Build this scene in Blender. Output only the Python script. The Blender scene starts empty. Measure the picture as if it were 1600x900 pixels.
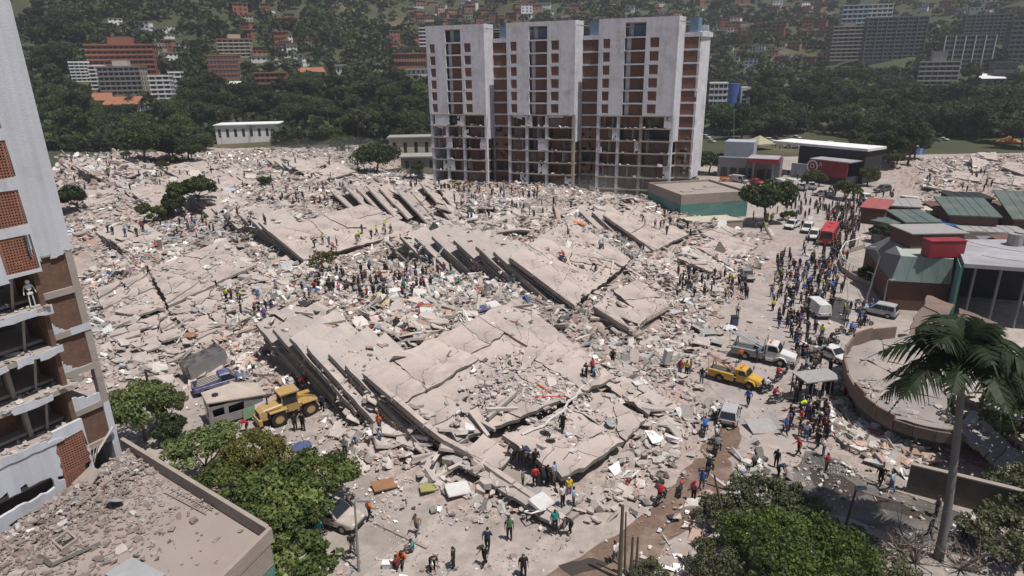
import bpy, math, random
import numpy as np
from mathutils import Matrix, Vector, noise as mnoise
SC = bpy.context.scene
COL = SC.collection
rad = math.radians
# ------------------------------------------------------------------ camera
FPX, PITCH, ROLL, CAMH = 993.0, rad(18.9), rad(0.9), 32.0
CP, SP = math.cos(PITCH), math.sin(PITCH)
FW = Vector((0, CP, -SP)); R0 = Vector((1, 0, 0)); U0 = Vector((0, SP, CP))
RT = R0*math.cos(ROLL) - U0*math.sin(ROLL); UP = R0*math.sin(ROLL) + U0*math.cos(ROLL)
CAM = Vector((0, 0, CAMH))
cd = bpy.data.cameras.new('camera'); cam = bpy.data.objects.new('camera', cd); COL.objects.link(cam)
cd.sensor_width = 36; cd.lens = 36*FPX/1600; cd.clip_start = .5; cd.clip_end = 6000
cam.matrix_world = Matrix(((RT.x, UP.x, -FW.x, 0), (RT.y, UP.y, -FW.y, 0), (RT.z, UP.z, -FW.z, CAMH), (0, 0, 0, 1)))
SC.camera = cam
# ------------------------------------------------------------------ light
SUN_EL, SUN_AZ = rad(69), math.atan2(.82, -.58)      # azimuth clockwise from +Y: right and a little behind the camera
wd = bpy.data.worlds.new('World'); SC.world = wd; wd.use_nodes = True
nt = wd.node_tree; bg = nt.nodes['Background']
sk = nt.nodes.new('ShaderNodeTexSky'); sk.sky_type = 'NISHITA'; sk.sun_disc = False
sk.sun_elevation = SUN_EL; sk.sun_rotation = SUN_AZ; sk.altitude = 50; sk.dust_density = 1.5
nt.links.new(sk.outputs[0], bg.inputs[0]); bg.inputs[1].default_value = .05
sl = bpy.data.lights.new('sun', 'SUN'); sl.energy = 5.0; sl.angle = rad(.55); sl.color = (1, .945, .885)
so = bpy.data.objects.new('sun', sl); COL.objects.link(so); so.location = (60, -60, 200)
SUND = Vector((math.sin(SUN_AZ)*math.cos(SUN_EL), math.cos(SUN_AZ)*math.cos(SUN_EL), math.sin(SUN_EL)))
so.rotation_euler = SUND.to_track_quat('Z', 'Y').to_euler()
vs = SC.view_settings; vs.view_transform = 'Standard'; vs.look = 'None'; vs.exposure = 0.04; vs.gamma = 1.0
try: vs.use_curve_mapping = False
except Exception: pass
cy = SC.cycles
cy.max_bounces = 5; cy.diffuse_bounces = 3; cy.glossy_bounces = 2; cy.transmission_bounces = 3; cy.transparent_max_bounces = 8; cy.volume_bounces = 0
cy.caustics_reflective = False; cy.caustics_refractive = False
try:
    cy.use_denoising = True
except Exception: pass
# ------------------------------------------------------------------ maths helpers
def ray(x, y):
    return (FW + RT*((x-800)/FPX) + UP*((450-y)/FPX))
def at(x, y, z=0.0):
    """world point on the level z seen at photograph pixel x, y"""
    d = ray(x, y); t = (z-CAMH)/d.z
    return CAM + d*t
def atY(x, y, Y):
    d = ray(x, y); return CAM + d*(Y/d.y)
def proj(p):
    q = Vector(p)-CAM; w = q.dot(FW)
    return 800+FPX*q.dot(RT)/w, 450-FPX*q.dot(UP)/w
def fnoise(x, y, s=1.0, seed=0.0):
    return mnoise.noise(Vector((x*s+seed*17.3, y*s-seed*9.1, seed*3.7)))
def vnoise(x, y, seed=0):
    """vectorised value noise"""
    x = np.asarray(x, float); y = np.asarray(y, float)
    xi = np.floor(x); yi = np.floor(y); fx = x-xi; fy = y-yi
    fx = fx*fx*(3-2*fx); fy = fy*fy*(3-2*fy)
    def h(a, b):
        s = np.sin(a*127.1+b*311.7+seed*74.7)*43758.5453
        return s-np.floor(s)
    return ((h(xi, yi)*(1-fx)+h(xi+1, yi)*fx)*(1-fy)+(h(xi, yi+1)*(1-fx)+h(xi+1, yi+1)*fx)*fy)*2-1
def smooth(t):
    t = np.clip(t, 0, 1); return t*t*(3-2*t)
# ------------------------------------------------------------------ materials
MATS = {}
def mat(name, col, rough=.9, var=.18, scale=1.2, bump=0.0, bscale=8.0, col2=None, mix=.5, metal=0.0, objvar=0.0, spec=.3, attr=False, detail=5.0, patch=None, streak=0.0, crack=0.0):
    """procedural surface: base colour broken up by two noises, optional second tone in patches, optional relief"""
    if name in MATS: return MATS[name]
    m = bpy.data.materials.new(name); m.use_nodes = True; n = m.node_tree.nodes; L = m.node_tree.links
    b = n['Principled BSDF']; b.inputs['Roughness'].default_value = rough; b.inputs['Metallic'].default_value = metal
    b.inputs['Specular IOR Level'].default_value = spec
    tc = n.new('ShaderNodeTexCoord')
    if attr:
        at_ = n.new('ShaderNodeAttribute'); at_.attribute_name = 'col'; base = at_.outputs['Color']
    else:
        rg = n.new('ShaderNodeRGB'); rg.outputs[0].default_value = (*col, 1); base = rg.outputs[0]
    if col2 is not None:
        nz = n.new('ShaderNodeTexNoise'); nz.inputs['Scale'].default_value = patch or scale*.3; nz.inputs['Detail'].default_value = 6; nz.inputs['Roughness'].default_value = .65
        L.new(tc.outputs['Object'], nz.inputs['Vector'])
        rp = n.new('ShaderNodeValToRGB'); rp.color_ramp.elements[0].position = mix-.09; rp.color_ramp.elements[1].position = mix+.09
        L.new(nz.outputs['Fac'], rp.inputs[0])
        mx = n.new('ShaderNodeMix'); mx.data_type = 'RGBA'; L.new(rp.outputs[0], mx.inputs[0]); L.new(base, mx.inputs[6]); mx.inputs[7].default_value = (*col2, 1)
        base = mx.outputs[2]
    if var > 0:
        n1 = n.new('ShaderNodeTexNoise'); n1.inputs['Scale'].default_value = scale; n1.inputs['Detail'].default_value = detail; n1.inputs['Roughness'].default_value = .6
        L.new(tc.outputs['Object'], n1.inputs['Vector'])
        mr = n.new('ShaderNodeMapRange'); mr.inputs[1].default_value = .25; mr.inputs[2].default_value = .75; mr.inputs[3].default_value = 1-var; mr.inputs[4].default_value = 1+var
        L.new(n1.outputs['Fac'], mr.inputs[0]); f = mr.outputs[0]
        if objvar > 0:
            oi = n.new('ShaderNodeObjectInfo'); m2 = n.new('ShaderNodeMapRange'); m2.inputs[3].default_value = 1-objvar; m2.inputs[4].default_value = 1+objvar
            L.new(oi.outputs['Random'], m2.inputs[0]); mu = n.new('ShaderNodeMath'); mu.operation = 'MULTIPLY'; L.new(f, mu.inputs[0]); L.new(m2.outputs[0], mu.inputs[1]); f = mu.outputs[0]
        vm = n.new('ShaderNodeVectorMath'); vm.operation = 'SCALE'; L.new(base, vm.inputs[0]); L.new(f, vm.inputs['Scale']); base = vm.outputs[0]
    if crack > 0:                        # hairline cracks wandering over the surface
        nd = n.new('ShaderNodeTexNoise'); nd.inputs['Scale'].default_value = .35; nd.inputs['Detail'].default_value = 5; L.new(tc.outputs['Object'], nd.inputs['Vector']); va = n.new('ShaderNodeVectorMath'); va.operation = 'SCALE'; va.inputs['Scale'].default_value = 3.4; L.new(nd.outputs['Color'], va.inputs[0]); vb = n.new('ShaderNodeVectorMath'); vb.operation = 'ADD'; L.new(tc.outputs['Object'], vb.inputs[0]); L.new(va.outputs[0], vb.inputs[1])
        vo = n.new('ShaderNodeTexVoronoi'); vo.feature = 'DISTANCE_TO_EDGE'; vo.inputs['Scale'].default_value = crack; L.new(vb.outputs[0], vo.inputs['Vector']); mc = n.new('ShaderNodeMapRange'); mc.inputs[1].default_value = .002; mc.inputs[2].default_value = .009; mc.inputs[3].default_value = .62; mc.inputs[4].default_value = 1.0; L.new(vo.outputs['Distance'], mc.inputs[0]); v3 = n.new('ShaderNodeVectorMath'); v3.operation = 'SCALE'; L.new(base, v3.inputs[0]); L.new(mc.outputs[0], v3.inputs['Scale']); base = v3.outputs[0]
    if streak > 0:                       # rain streaks running down the wall
        mp = n.new('ShaderNodeMapping'); mp.inputs['Scale'].default_value = (1.6, 1.6, .07); L.new(tc.outputs['Object'], mp.inputs[0]); ns = n.new('ShaderNodeTexNoise'); ns.inputs['Scale'].default_value = 1.0; ns.inputs['Detail'].default_value = 7; L.new(mp.outputs[0], ns.inputs['Vector'])
        ms = n.new('ShaderNodeMapRange'); ms.inputs[1].default_value = .42; ms.inputs[2].default_value = .68; ms.inputs[3].default_value = 1.0; ms.inputs[4].default_value = 1-streak; L.new(ns.outputs['Fac'], ms.inputs[0]); v2 = n.new('ShaderNodeVectorMath'); v2.operation = 'SCALE'; L.new(base, v2.inputs[0]); L.new(ms.outputs[0], v2.inputs['Scale']); base = v2.outputs[0]
    L.new(base, b.inputs['Base Color'])
    if bump > 0:
        n3 = n.new('ShaderNodeTexNoise'); n3.inputs['Scale'].default_value = bscale; n3.inputs['Detail'].default_value = 6
        L.new(tc.outputs['Object'], n3.inputs['Vector'])
        bp = n.new('ShaderNodeBump'); bp.inputs['Strength'].default_value = bump; bp.inputs['Distance'].default_value = .1
        L.new(n3.outputs['Fac'], bp.inputs['Height']); L.new(bp.outputs[0], b.inputs['Normal'])
    MATS[name] = m
    return m
# ------------------------------------------------------------------ mesh helpers
def link(o, parent=None):
    COL.objects.link(o)
    if parent is not None: o.parent = parent
    return o
def tag(o, label=None, cat=None, group=None, kind=None):
    if label: o['label'] = label
    if cat: o['category'] = cat
    if group: o['group'] = group
    if kind: o['kind'] = kind
    return o
def empty(name, loc=(0, 0, 0), rz=0.0, label=None, cat=None, group=None):
    o = bpy.data.objects.new(name, None); o.empty_display_size = .3
    o.location = loc; o.rotation_euler = (0, 0, rz); COL.objects.link(o)
    return tag(o, label, cat, group)
class MB:
    """collects shapes, then links them as ONE mesh object"""
    def __init__(s): s.v = []; s.f = []; s.m = []
    def quad(s, a, b, c, d, mi=0):
        k = len(s.v); s.v += [tuple(a), tuple(b), tuple(c), tuple(d)]; s.f.append((k, k+1, k+2, k+3)); s.m.append(mi); return s
    def obox(s, o, x, y, z, mi=0):
        """box from corner o spanned by three vectors"""
        o, x, y, z = Vector(o), Vector(x), Vector(y), Vector(z); k = len(s.v)
        s.v += [tuple(p) for p in (o, o+x, o+x+y, o+y, o+z, o+x+z, o+x+y+z, o+y+z)]
        s.f += [(k+3, k+2, k+1, k), (k+4, k+5, k+6, k+7), (k, k+1, k+5, k+4), (k+1, k+2, k+6, k+5), (k+2, k+3, k+7, k+6), (k+3, k, k+4, k+7)]
        s.m += [mi]*6; return s
    def box(s, x0, x1, y0, y1, z0, z1, mi=0):
        return s.obox((x0, y0, z0), (x1-x0, 0, 0), (0, y1-y0, 0), (0, 0, z1-z0), mi)
    def prism(s, top, bot, mi=0, cap=True):
        """two loops of the same length joined by walls (top counter-clockwise)"""
        k = len(s.v); n = len(top); s.v += [tuple(p) for p in top]+[tuple(p) for p in bot]
        if cap: s.f.append(tuple(range(k, k+n))); s.f.append(tuple(range(k+2*n-1, k+n-1, -1))); s.m += [mi, mi]
        for i in range(n):
            j = (i+1) % n; s.f.append((k+i, k+n+i, k+n+j, k+j)); s.m.append(mi)
        return s
    def tube(s, pts, r, n=6, mi=0, cap=True):
        pts = [Vector(p) for p in pts]; k = len(s.v)
        rr = r if isinstance(r, (list, tuple)) else [r]*len(pts)
        for i, p in enumerate(pts):
            d = (pts[min(i+1, len(pts)-1)]-pts[max(i-1, 0)]); d = d.normalized() if d.length > 1e-9 else Vector((0, 0, 1))
            a = d.cross(Vector((0, 0, 1)) if abs(d.z) < .9 else Vector((1, 0, 0))).normalized(); b = d.cross(a)
            for j in range(n):
                t = 2*math.pi*j/n; s.v.append(tuple(p+a*(rr[i]*math.cos(t))+b*(rr[i]*math.sin(t))))
        for i in range(len(pts)-1):
            for j in range(n):
                q = (j+1) % n; s.f.append((k+i*n+j, k+i*n+q, k+(i+1)*n+q, k+(i+1)*n+j)); s.m.append(mi)
        if cap:
            s.f.append(tuple(range(k+n-1, k-1, -1))); s.m.append(mi)
            e = k+(len(pts)-1)*n; s.f.append(tuple(range(e, e+n))); s.m.append(mi)
        return s
    def ring(s, c, r0, r1, h, ax='x', n=14, mi=0):
        """wheel-like ring / disc with axis ax through c: r0 inner (0 = disc)"""
        c = Vector(c); A = {'x': ((0, 1, 0), (0, 0, 1), (1, 0, 0)), 'y': ((1, 0, 0), (0, 0, 1), (0, 1, 0)), 'z': ((1, 0, 0), (0, 1, 0), (0, 0, 1))}[ax]
        u, v, w = map(Vector, A); k = len(s.v)
        for sg in (-.5, .5):
            for r in (r1, max(r0, 1e-4)):
                for j in range(n):
                    t = 2*math.pi*j/n; s.v.append(tuple(c+u*(r*math.cos(t))+v*(r*math.sin(t))+w*(h*sg)))
        for j in range(n):
            q = (j+1) % n
            s.f += [(k+j, k+q, k+2*n+q, k+2*n+j), (k+n+q, k+n+j, k+3*n+j, k+3*n+q), (k+q, k+j, k+n+j, k+n+q), (k+2*n+j, k+2*n+q, k+3*n+q, k+3*n+j)]
            s.m += [mi]*4
        return s
    def mesh(s, name, mats, smooth=False):
        me = bpy.data.meshes.new(name); me.from_pydata(s.v, [], s.f)
        for m in (mats if isinstance(mats, (list, tuple)) else [mats]): me.materials.append(m)
        if any(s.m): me.polygons.foreach_set('material_index', s.m)
        if smooth: me.polygons.foreach_set('use_smooth', [True]*len(s.f))
        me.update(); return me
    def build(s, name, mats, parent=None, loc=None, rz=0.0, smooth=False):
        o = bpy.data.objects.new(name, s.mesh(name, mats, smooth))
        if loc is not None: o.location = loc
        if rz: o.rotation_euler = (0, 0, rz)
        return link(o, parent)
def npmesh(name, V, F, mats, cols=None, smooth=False):
    """big mesh from arrays; F (n,3|4); cols per-face rgb stored as the colour attribute 'col'"""
    me = bpy.data.meshes.new(name); V = np.asarray(V, np.float32); F = np.asarray(F, np.int32); n, k = F.shape
    me.vertices.add(len(V)); me.vertices.foreach_set('co', V.ravel())
    me.loops.add(n*k); me.loops.foreach_set('vertex_index', F.ravel())
    me.polygons.add(n); me.polygons.foreach_set('loop_start', np.arange(0, n*k, k, dtype=np.int32))
    me.polygons.foreach_set('use_smooth', np.full(n, bool(smooth)))
    for m in (mats if isinstance(mats, (list, tuple)) else [mats]): me.materials.append(m)
    me.update(calc_edges=True)
    if cols is not None:
        a = me.attributes.new('col', 'FLOAT_COLOR', 'FACE'); c = np.ones((n, 4), np.float32); c[:, :3] = cols; a.data.foreach_set('color', c.ravel())
    me.validate()
    return me
def npobj(name, V, F, mats, cols=None, parent=None, smooth=False):
    return link(bpy.data.objects.new(name, npmesh(name, V, F, mats, cols, smooth)), parent)
def cellwall(mb, xs, zs, solid, o, u, w, jit=0.0, seed=0, mi=0, miside=None, zax=(0, 0, 1), jrows=9999):
    """one connected wall with openings: cells xs by zs, solid(i, j) -> bool, spanned by u (along) and z from o, thickness vector w behind the face"""
    o, u, w, zax = Vector(o), Vector(u), Vector(w), Vector(zax); nx, nz = len(xs)-1, len(zs)-1; S = [[bool(solid(i, j)) for j in range(nz)] for i in range(nx)]
    rng = random.Random(seed); idx = {}; miside = mi if miside is None else miside
    def vid(i, j, b):
        k = (i, j, b)
        if k not in idx:
            full = all(0 <= a < nx and 0 <= c < nz and S[a][c] for a in (i-1, i) for c in (j-1, j)); e = 0 if (full or not jit or j > jrows) else jit
            r_ = random.Random(seed*7919+i*131+j); a, c = r_.uniform(-e, e), r_.uniform(-e, e)
            if i in (0, nx): a = 0
            idx[k] = len(mb.v); mb.v.append(tuple(o+u*(xs[i]+a)+zax*(zs[j]+c)+(w if b else Vector((0, 0, 0)))))
        return idx[k]
    for i in range(nx):
        for j in range(nz):
            if not S[i][j]: continue
            mb.f.append((vid(i, j, 0), vid(i+1, j, 0), vid(i+1, j+1, 0), vid(i, j+1, 0))); mb.m.append(mi)
            mb.f.append((vid(i, j+1, 1), vid(i+1, j+1, 1), vid(i+1, j, 1), vid(i, j, 1))); mb.m.append(miside)
            for di, dj, a, b in ((-1, 0, (i, j+1), (i, j)), (1, 0, (i+1, j), (i+1, j+1)), (0, -1, (i, j), (i+1, j)), (0, 1, (i+1, j+1), (i, j+1))):
                p, q = i+di, j+dj
                if not (0 <= p < nx and 0 <= q < nz and S[p][q]):
                    mb.f.append((vid(*b, 0), vid(*a, 0), vid(*a, 1), vid(*b, 1))); mb.m.append(miside)
    return mb
def copy_tree(o, parent=None):
    c = o.copy(); COL.objects.link(c); c.parent = parent
    for ch in o.children: copy_tree(ch, c)
    return c
def in_poly(x, y, P):
    x = np.asarray(x); y = np.asarray(y); r = np.zeros(x.shape, bool); n = len(P)
    for i in range(n):
        x1, y1 = P[i][0], P[i][1]; x2, y2 = P[i-1][0], P[i-1][1]
        if y1 == y2: continue
        r ^= ((y1 > y) != (y2 > y)) & (x < (x2-x1)*(y-y1)/(y2-y1)+x1)
    return r
def gpoly(pts, z=0.0):
    """ground polygon (world x, y) of photograph pixels"""
    return [tuple(at(x, y, z)[:2]) for x, y in pts]
# ------------------------------------------------------------------ terrain
def hill(x, y):
    x = np.asarray(x, float); y = np.asarray(y, float)
    r = np.hypot(x*.75, y)
    lf = smooth((-x/np.maximum(y, 60)-.05)/.35)
    st = 305-10*lf+18*vnoise(x*.012, y*.012, 3)
    d = np.maximum(r-st, 0)
    amp = .0088+.0052*lf
    z = amp*d**1.5
    z = np.minimum(z, 60+.42*d)
    rough = smooth((d-40)/250)
    z = z+rough*(18*vnoise(x*.006, y*.004, 1)+9*vnoise(x*.016, y*.012, 2)+4*vnoise(x*.04, y*.035, 5))
    return np.maximum(z, 0)
# heights of the rubble, given at places of the photograph: (pixel x, pixel y, metres)
CTRL = [(650,430,2.6),(560,440,3.2),(750,452,3.0),(480,460,2.8),(420,440,2.2),(600,470,3.9),(690,475,4.4),(520,485,3.8),(450,480,3.2),(620,410,2.2),
 (700,418,2.0),(770,440,2.4),(830,470,2.9),(640,500,4.4),(560,510,4.0),
 (610,560,2.6),(700,560,3.3),(800,520,4.0),(850,560,2.6),(760,620,1.7),(700,665,1.2),(900,600,1.5),(950,640,.8),(1000,660,.5),(850,690,1.0),(790,740,.5),(740,690,1.0),
 (480,580,.9),(440,560,1.2),(540,625,.6),(600,660,.5),(660,710,.5),(720,750,.6),(800,790,.3),(560,690,.3),(620,740,.2),
 (850,420,4.6),(900,400,4.2),(940,440,1.6),(870,360,5.0),(990,480,.9),(1050,500,.5),(890,470,1.3),(820,380,5.4),(760,360,5.0),(700,350,4.6),(840,340,4.8),(780,330,4.4),
 (880,520,1.8),(930,545,1.2),(980,580,.8),(1040,560,.5),(1080,520,.4),(900,560,2.0),(1000,420,2.2),(1050,440,1.4),(1000,350,1.8),(960,370,1.9),(1060,390,1.0),(1100,390,.6),(1140,400,.6),(1120,440,.4),(1180,380,.3),
 (930,310,2.8),(980,300,2.0),(880,320,3.2),(820,300,3.0),(760,300,2.8),(700,300,2.8),(1040,340,1.4),
 (500,370,3.0),(560,350,3.4),(600,360,3.0),(460,390,1.2),(520,395,1.6),(640,350,2.8),(570,300,3.4),(630,300,3.4),(680,310,3.0),(600,270,2.6),(540,270,2.6),
 (400,380,1.8),(360,370,1.8),(330,340,2.2),(440,330,4.2),(480,300,4.0),(400,300,2.6),(520,240,4.0),(470,250,3.4),
 (250,450,.5),(350,420,.9),(300,500,.4),(400,480,.9),(200,520,.5),(330,555,.6),(160,470,.4),(440,430,1.6),(180,420,1.2),(230,390,1.4),(300,370,1.6),(150,560,.3),(230,560,.4),(390,530,1.0),
 (200,310,2.0),(270,300,1.8),(350,290,2.0),(430,275,3.6),(150,300,1.8),(120,260,3.4),(170,250,4.8),(220,255,3.4),(280,260,1.8),(340,255,1.6),(400,245,1.6),(140,350,1.2),(250,340,1.6),(180,370,1.2),
 (420,225,0.6),(300,232,.6),(250,235,1.2),(150,232,2.6),(110,240,2.6),
 (1480,285,2.0),(1550,270,2.6),(1600,260,2.4),(1450,265,1.6),(1520,300,1.2),(1580,300,1.6),(1430,300,.6),(1650,280,2.0),
 (1040,690,.5),(1000,710,.4),(960,760,.4),(900,800,.3),(1080,600,.3),(1100,640,.3),(1100,560,.3),
 (1290,640,.5),(1330,670,.8),(1390,690,.9),(1310,600,.6)]
ZERO = [(450,655),(440,700),(500,690),(300,640),(240,620),(260,700),(380,690),(560,760),(600,800),(680,830),(800,830),(700,790),(1120,600),(1130,640),(1180,560),(1200,480),(1180,440),(1210,400),(1230,350),(1180,500),
 (1090,700),(1050,760),(980,830),(900,870),(1140,680),(1150,530),(1240,300),(1150,330),(1170,340),(1110,320),(1200,620),(1250,560),(1250,700),(1200,680),(1300,330),(1330,300),(1350,400),(1400,440),(1300,440),(1300,720),(1400,760),(1480,760),(1340,460),(1380,480),
 (1000,860),(1120,760),(640,890),(520,780),(600,850),(760,870),(1390,320),(1500,330),(1560,335),(1640,340),(1420,240),(1500,228),(1580,226),(1650,228),(1360,280),(220,215),(350,222),(460,222),(90,225),(640,275),(700,275),(820,282),(940,290),(1020,305)]
_C = np.array([(*at(x, y, z)[:2], z) for x, y, z in CTRL]+[(*at(x, y, 0)[:2], 0.0) for x, y in ZERO])
def mound(x, y):
    x = np.asarray(x, float); y = np.asarray(y, float)
    w0 = np.full(x.shape, 3e-4); s = np.zeros(x.shape)
    for cx, cy_, cz in _C:
        sg = 2.6+.018*cy_
        w = np.exp(-((x-cx)**2+(y-cy_)**2)/(2*sg*sg)); w0 = w0+w; s = s+w*cz
    return s/w0
NX0, NX1, NY0, NY1, NST = -150., 200., 36., 310., .8
_gx = np.arange(NX0, NX1, NST); _gy = np.arange(NY0, NY1, NST)
_GX, _GY = np.meshgrid(_gx, _gy)
_GM = mound(_GX, _GY)
_GM = np.maximum(_GM+smooth((_GM-.35)/1.0)*(.55*vnoise(_GX*.22, _GY*.22, 61)+.4*vnoise(_GX*.55, _GY*.55, 62)), 0)
def msample(x, y):
    """rubble height (metres) at world x, y"""
    x = np.asarray(x, float); y = np.asarray(y, float)
    i = np.clip((x-NX0)/NST, 0, len(_gx)-1.001); j = np.clip((y-NY0)/NST, 0, len(_gy)-1.001)
    a = i.astype(int); b = j.astype(int); fx = i-a; fy = j-b
    z = (_GM[b, a]*(1-fx)+_GM[b, a+1]*fx)*(1-fy)+(_GM[b+1, a]*(1-fx)+_GM[b+1, a+1]*fx)*fy
    return np.where((x < NX0) | (x > NX1-NST) | (y < NY0) | (y > NY1-NST), 0, z)
def gzv(x, y): return np.maximum(msample(x, y), hill(x, y))
def gz(x, y): return float(gzv(x, y))
_TT = 20*1.004**np.arange(1260)
def hit(x, y, zoff=0.0):
    """where the line of sight through a photograph pixel meets the terrain"""
    d = ray(x, y); X, Y, Zr = d.x*_TT, d.y*_TT, CAMH+d.z*_TT
    g = gzv(X, Y); k = np.nonzero(Zr-zoff <= g)[0]; i = int(k[0]) if len(k) else len(_TT)-1
    if i > 0:
        e0, e1 = Zr[i-1]-zoff-g[i-1], Zr[i]-zoff-g[i]; f = e0/(e0-e1) if e0 != e1 else 1
    else: f = 1
    t = _TT[max(i-1, 0)]*(1-f)+_TT[i]*f; p = CAM+d*float(t); return Vector((p.x, p.y, gz(p.x, p.y)))
M_GROUND = mat('ground_dust', (.36, .31, .285), .95, .24, .9, .5, 3.0, col2=(.27, .235, .215), mix=.53, patch=.12, detail=10)
M_HILL = mat('hill_soil', (.050, .056, .027), .95, .35, .02, 0, col2=(.12, .095, .06), mix=.63, patch=.012)
# ground sheet: fine near the camera, coarse towards the hills
def ground_sheet():
    ys = np.concatenate([np.arange(-60, 300, 10.), np.arange(300, 700, 8.), np.arange(700, 1420, 16.)])
    us = np.linspace(-1, 1, 150)
    V = []; F = []
    for y in ys:
        w = 320+1.25*max(y, 0)
        V.append(np.stack([us*w, np.full_like(us, y), np.zeros_like(us)], 1))
    V = np.concatenate(V); V[:, 2] = hill(V[:, 0], V[:, 1])
    n = len(us); r, c = np.meshgrid(np.arange(len(ys)-1), np.arange(n-1), indexing='ij'); a = (r*n+c).ravel()
    F = np.stack([a, a+1, a+n+1, a+n], 1)
    me = npmesh('ground', V, F, [M_GROUND, M_HILL], smooth=True)
    cz = V[F].mean(1); me.polygons.foreach_set('material_index', ((cz[:, 1] > 205) & ((cz[:, 0] < 30) | (cz[:, 1] > 236))).astype(np.int32))
    tag(link(bpy.data.objects.new('ground', me)), kind='structure')
ground_sheet()
# the rubble underlay (dust, plaster, crushed brick between the pieces)
M_RUB = mat('crushed_rubble', (.34, .285, .26), .95, .34, 1.6, .9, 5.0, col2=(.33, .235, .205), mix=.58, patch=.16, detail=9)
def rubble_bed():
    st = 1
    X, Y = _GX[::st, ::st], _GY[::st, ::st]
    Z = _GM[::st, ::st]-.22*(1-smooth(_GM[::st, ::st]/.4))+np.minimum(_GM[::st, ::st]/.8, 1)*(.28*vnoise(X*.9, Y*.9, 7)+.2*vnoise(X*2.1, Y*2.1, 8))
    keep = _GM[::st, ::st] > .10
    n = X.shape[1]; V = np.stack([X.ravel(), Y.ravel(), Z.ravel()-.06], 1)
    r, c = np.meshgrid(np.arange(X.shape[0]-1), np.arange(n-1), indexing='ij'); r = r.ravel(); c = c.ravel()
    k = keep[r, c] | keep[r+1, c] | keep[r, c+1] | keep[r+1, c+1]; a = (r*n+c)[k]
    F = np.stack([a, a+1, a+n+1, a+n], 1)
    u, inv = np.unique(F, return_inverse=True)
    o = npobj('rubble_bed', V[u], inv.reshape(F.shape), M_RUB, smooth=False)
    tag(o, 'crushed concrete and dust bed under the collapsed blocks', 'rubble', kind='stuff')
rubble_bed()
# ------------------------------------------------------------------ ways and wet places (sheets just above the ground)
M_MUD = mat('wet_mud', (.150, .100, .072), .55, .3, 1.2, .6, 4.0, col2=(.23, .17, .135), mix=.56, patch=.35, spec=.5, detail=9)
M_ASPH = mat('damp_asphalt', (.085, .08, .075), .6, .3, .8, .3, 6.0, col2=(.17, .15, .135), mix=.52, patch=.22, spec=.4, detail=9)
M_PAVE = mat('pavement', (.30, .265, .24), .9, .15, .7, .25, 6.0, col2=(.23, .2, .18), mix=.55, patch=.4)
M_WATER = mat('puddle_water', (.06, .05, .042), .06, .1, 1.0, spec=.5)
M_STREET = mat('dusty_street', (.29, .26, .25), .9, .22, .5, .3, 5.0, col2=(.36, .31, .285), mix=.5, patch=.16, detail=9)
def sheet(name, pts, z, m, step=1.2, amp=.45, seed=1, kind='structure', parent=None):
    P = [at(x, y, 0) for x, y in pts]; out = []
    for i in range(len(P)):
        a, b = P[i], P[(i+1) % len(P)]; k = max(1, int((b-a).length/step))
        for j in range(k):
            p = a+(b-a)*(j/k); out.append((p.x+amp*fnoise(p.x, p.y, .5, seed)+amp*.5*fnoise(p.x, p.y, 1.7, seed), p.y+amp*fnoise(p.x, p.y, .5, seed+4)+amp*.5*fnoise(p.x, p.y, 1.7, seed+5), z))
    me = bpy.data.meshes.new(name); me.from_pydata(out, [], [tuple(range(len(out)))]); me.materials.append(m); me.update()
    if me.polygons[0].normal.z < 0: me.flip_normals()
    o = link(bpy.data.objects.new(name, me), parent)
    if parent is None: tag(o, kind=kind)
    return o
sheet('dusty_street', [(1110,640),(1105,590),(1165,520),(1190,440),(1208,380),(1215,305),(1290,285),(1345,300),(1420,318),(1345,345),(1325,390),(1305,410),(1318,440),(1400,470),(1340,505),(1318,530),(1310,640),(1260,720),(1180,690)], .004, M_STREET, 2.0, .8, 3)
sheet('mud_track', [(835,905),(905,868),(960,840),(1010,800),(1060,750),(1085,715),(1105,690),(1118,664),(1156,664),(1154,690),(1146,718),(1142,748),(1098,806),(1042,852),(1000,905)], .008, M_MUD, .7, .5, 5)
sheet('lane', [(1215,760),(1262,705),(1310,708),(1350,745),(1420,768),(1500,800),(1620,840),(1620,900),(1480,862),(1400,838),(1330,810),(1270,800)], .008, M_ASPH, 1.0, .35, 7)
sheet('pavement', [(1288,688),(1330,700),(1385,742),(1450,768),(1560,800),(1620,815),(1620,838),(1500,802),(1400,768),(1330,738)], .06, M_PAVE, 1.5, .05, 8)
sheet('puddle', [(1278,478),(1300,462),(1330,470),(1322,492),(1318,508),(1295,498)], .012, M_WATER, .8, .5, 9)
sheet('puddle', [(1262,730),(1320,745),(1350,770),(1330,782),(1280,770)], .014, M_WATER, .8, .5, 10)
sheet('puddle', [(1360,770),(1450,800),(1440,812),(1370,790)], .014, M_WATER, .8, .4, 11)
sheet('puddle', [(870,885),(930,868),(950,880),(890,902)], .014, M_WATER, .6, .4, 12)
sheet('paved_yard', [(480,745),(560,735),(690,790),(650,830),(560,905),(400,905),(470,830)], .006, mat('worn_concrete', (.33, .295, .275), .9, .16, .8, .3, 6, col2=(.26, .23, .21), mix=.5, patch=.3, detail=9), 1.5, .2, 13)
# kerb stones of the yard, one by one
KB = MB().box(-.48, .48, -.11, .11, 0, .14).mesh('kerb_stone', M_PAVE)
kr = tag(empty('kerb_line', at(600, 838), 0), kind='structure')
ka, kb_ = at(522, 786), at(668, 858); nk = int((kb_-ka).length/1.0)
for i in range(nk):
    p = ka+(kb_-ka)*((i+.5)/nk); o = link(bpy.data.objects.new('kerb_stone', KB), kr); o.location = p-kr.location; d_ = kb_-ka; o.rotation_euler = (0, 0, math.atan2(d_.y, d_.x)+.02*math.sin(i*9))
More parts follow.
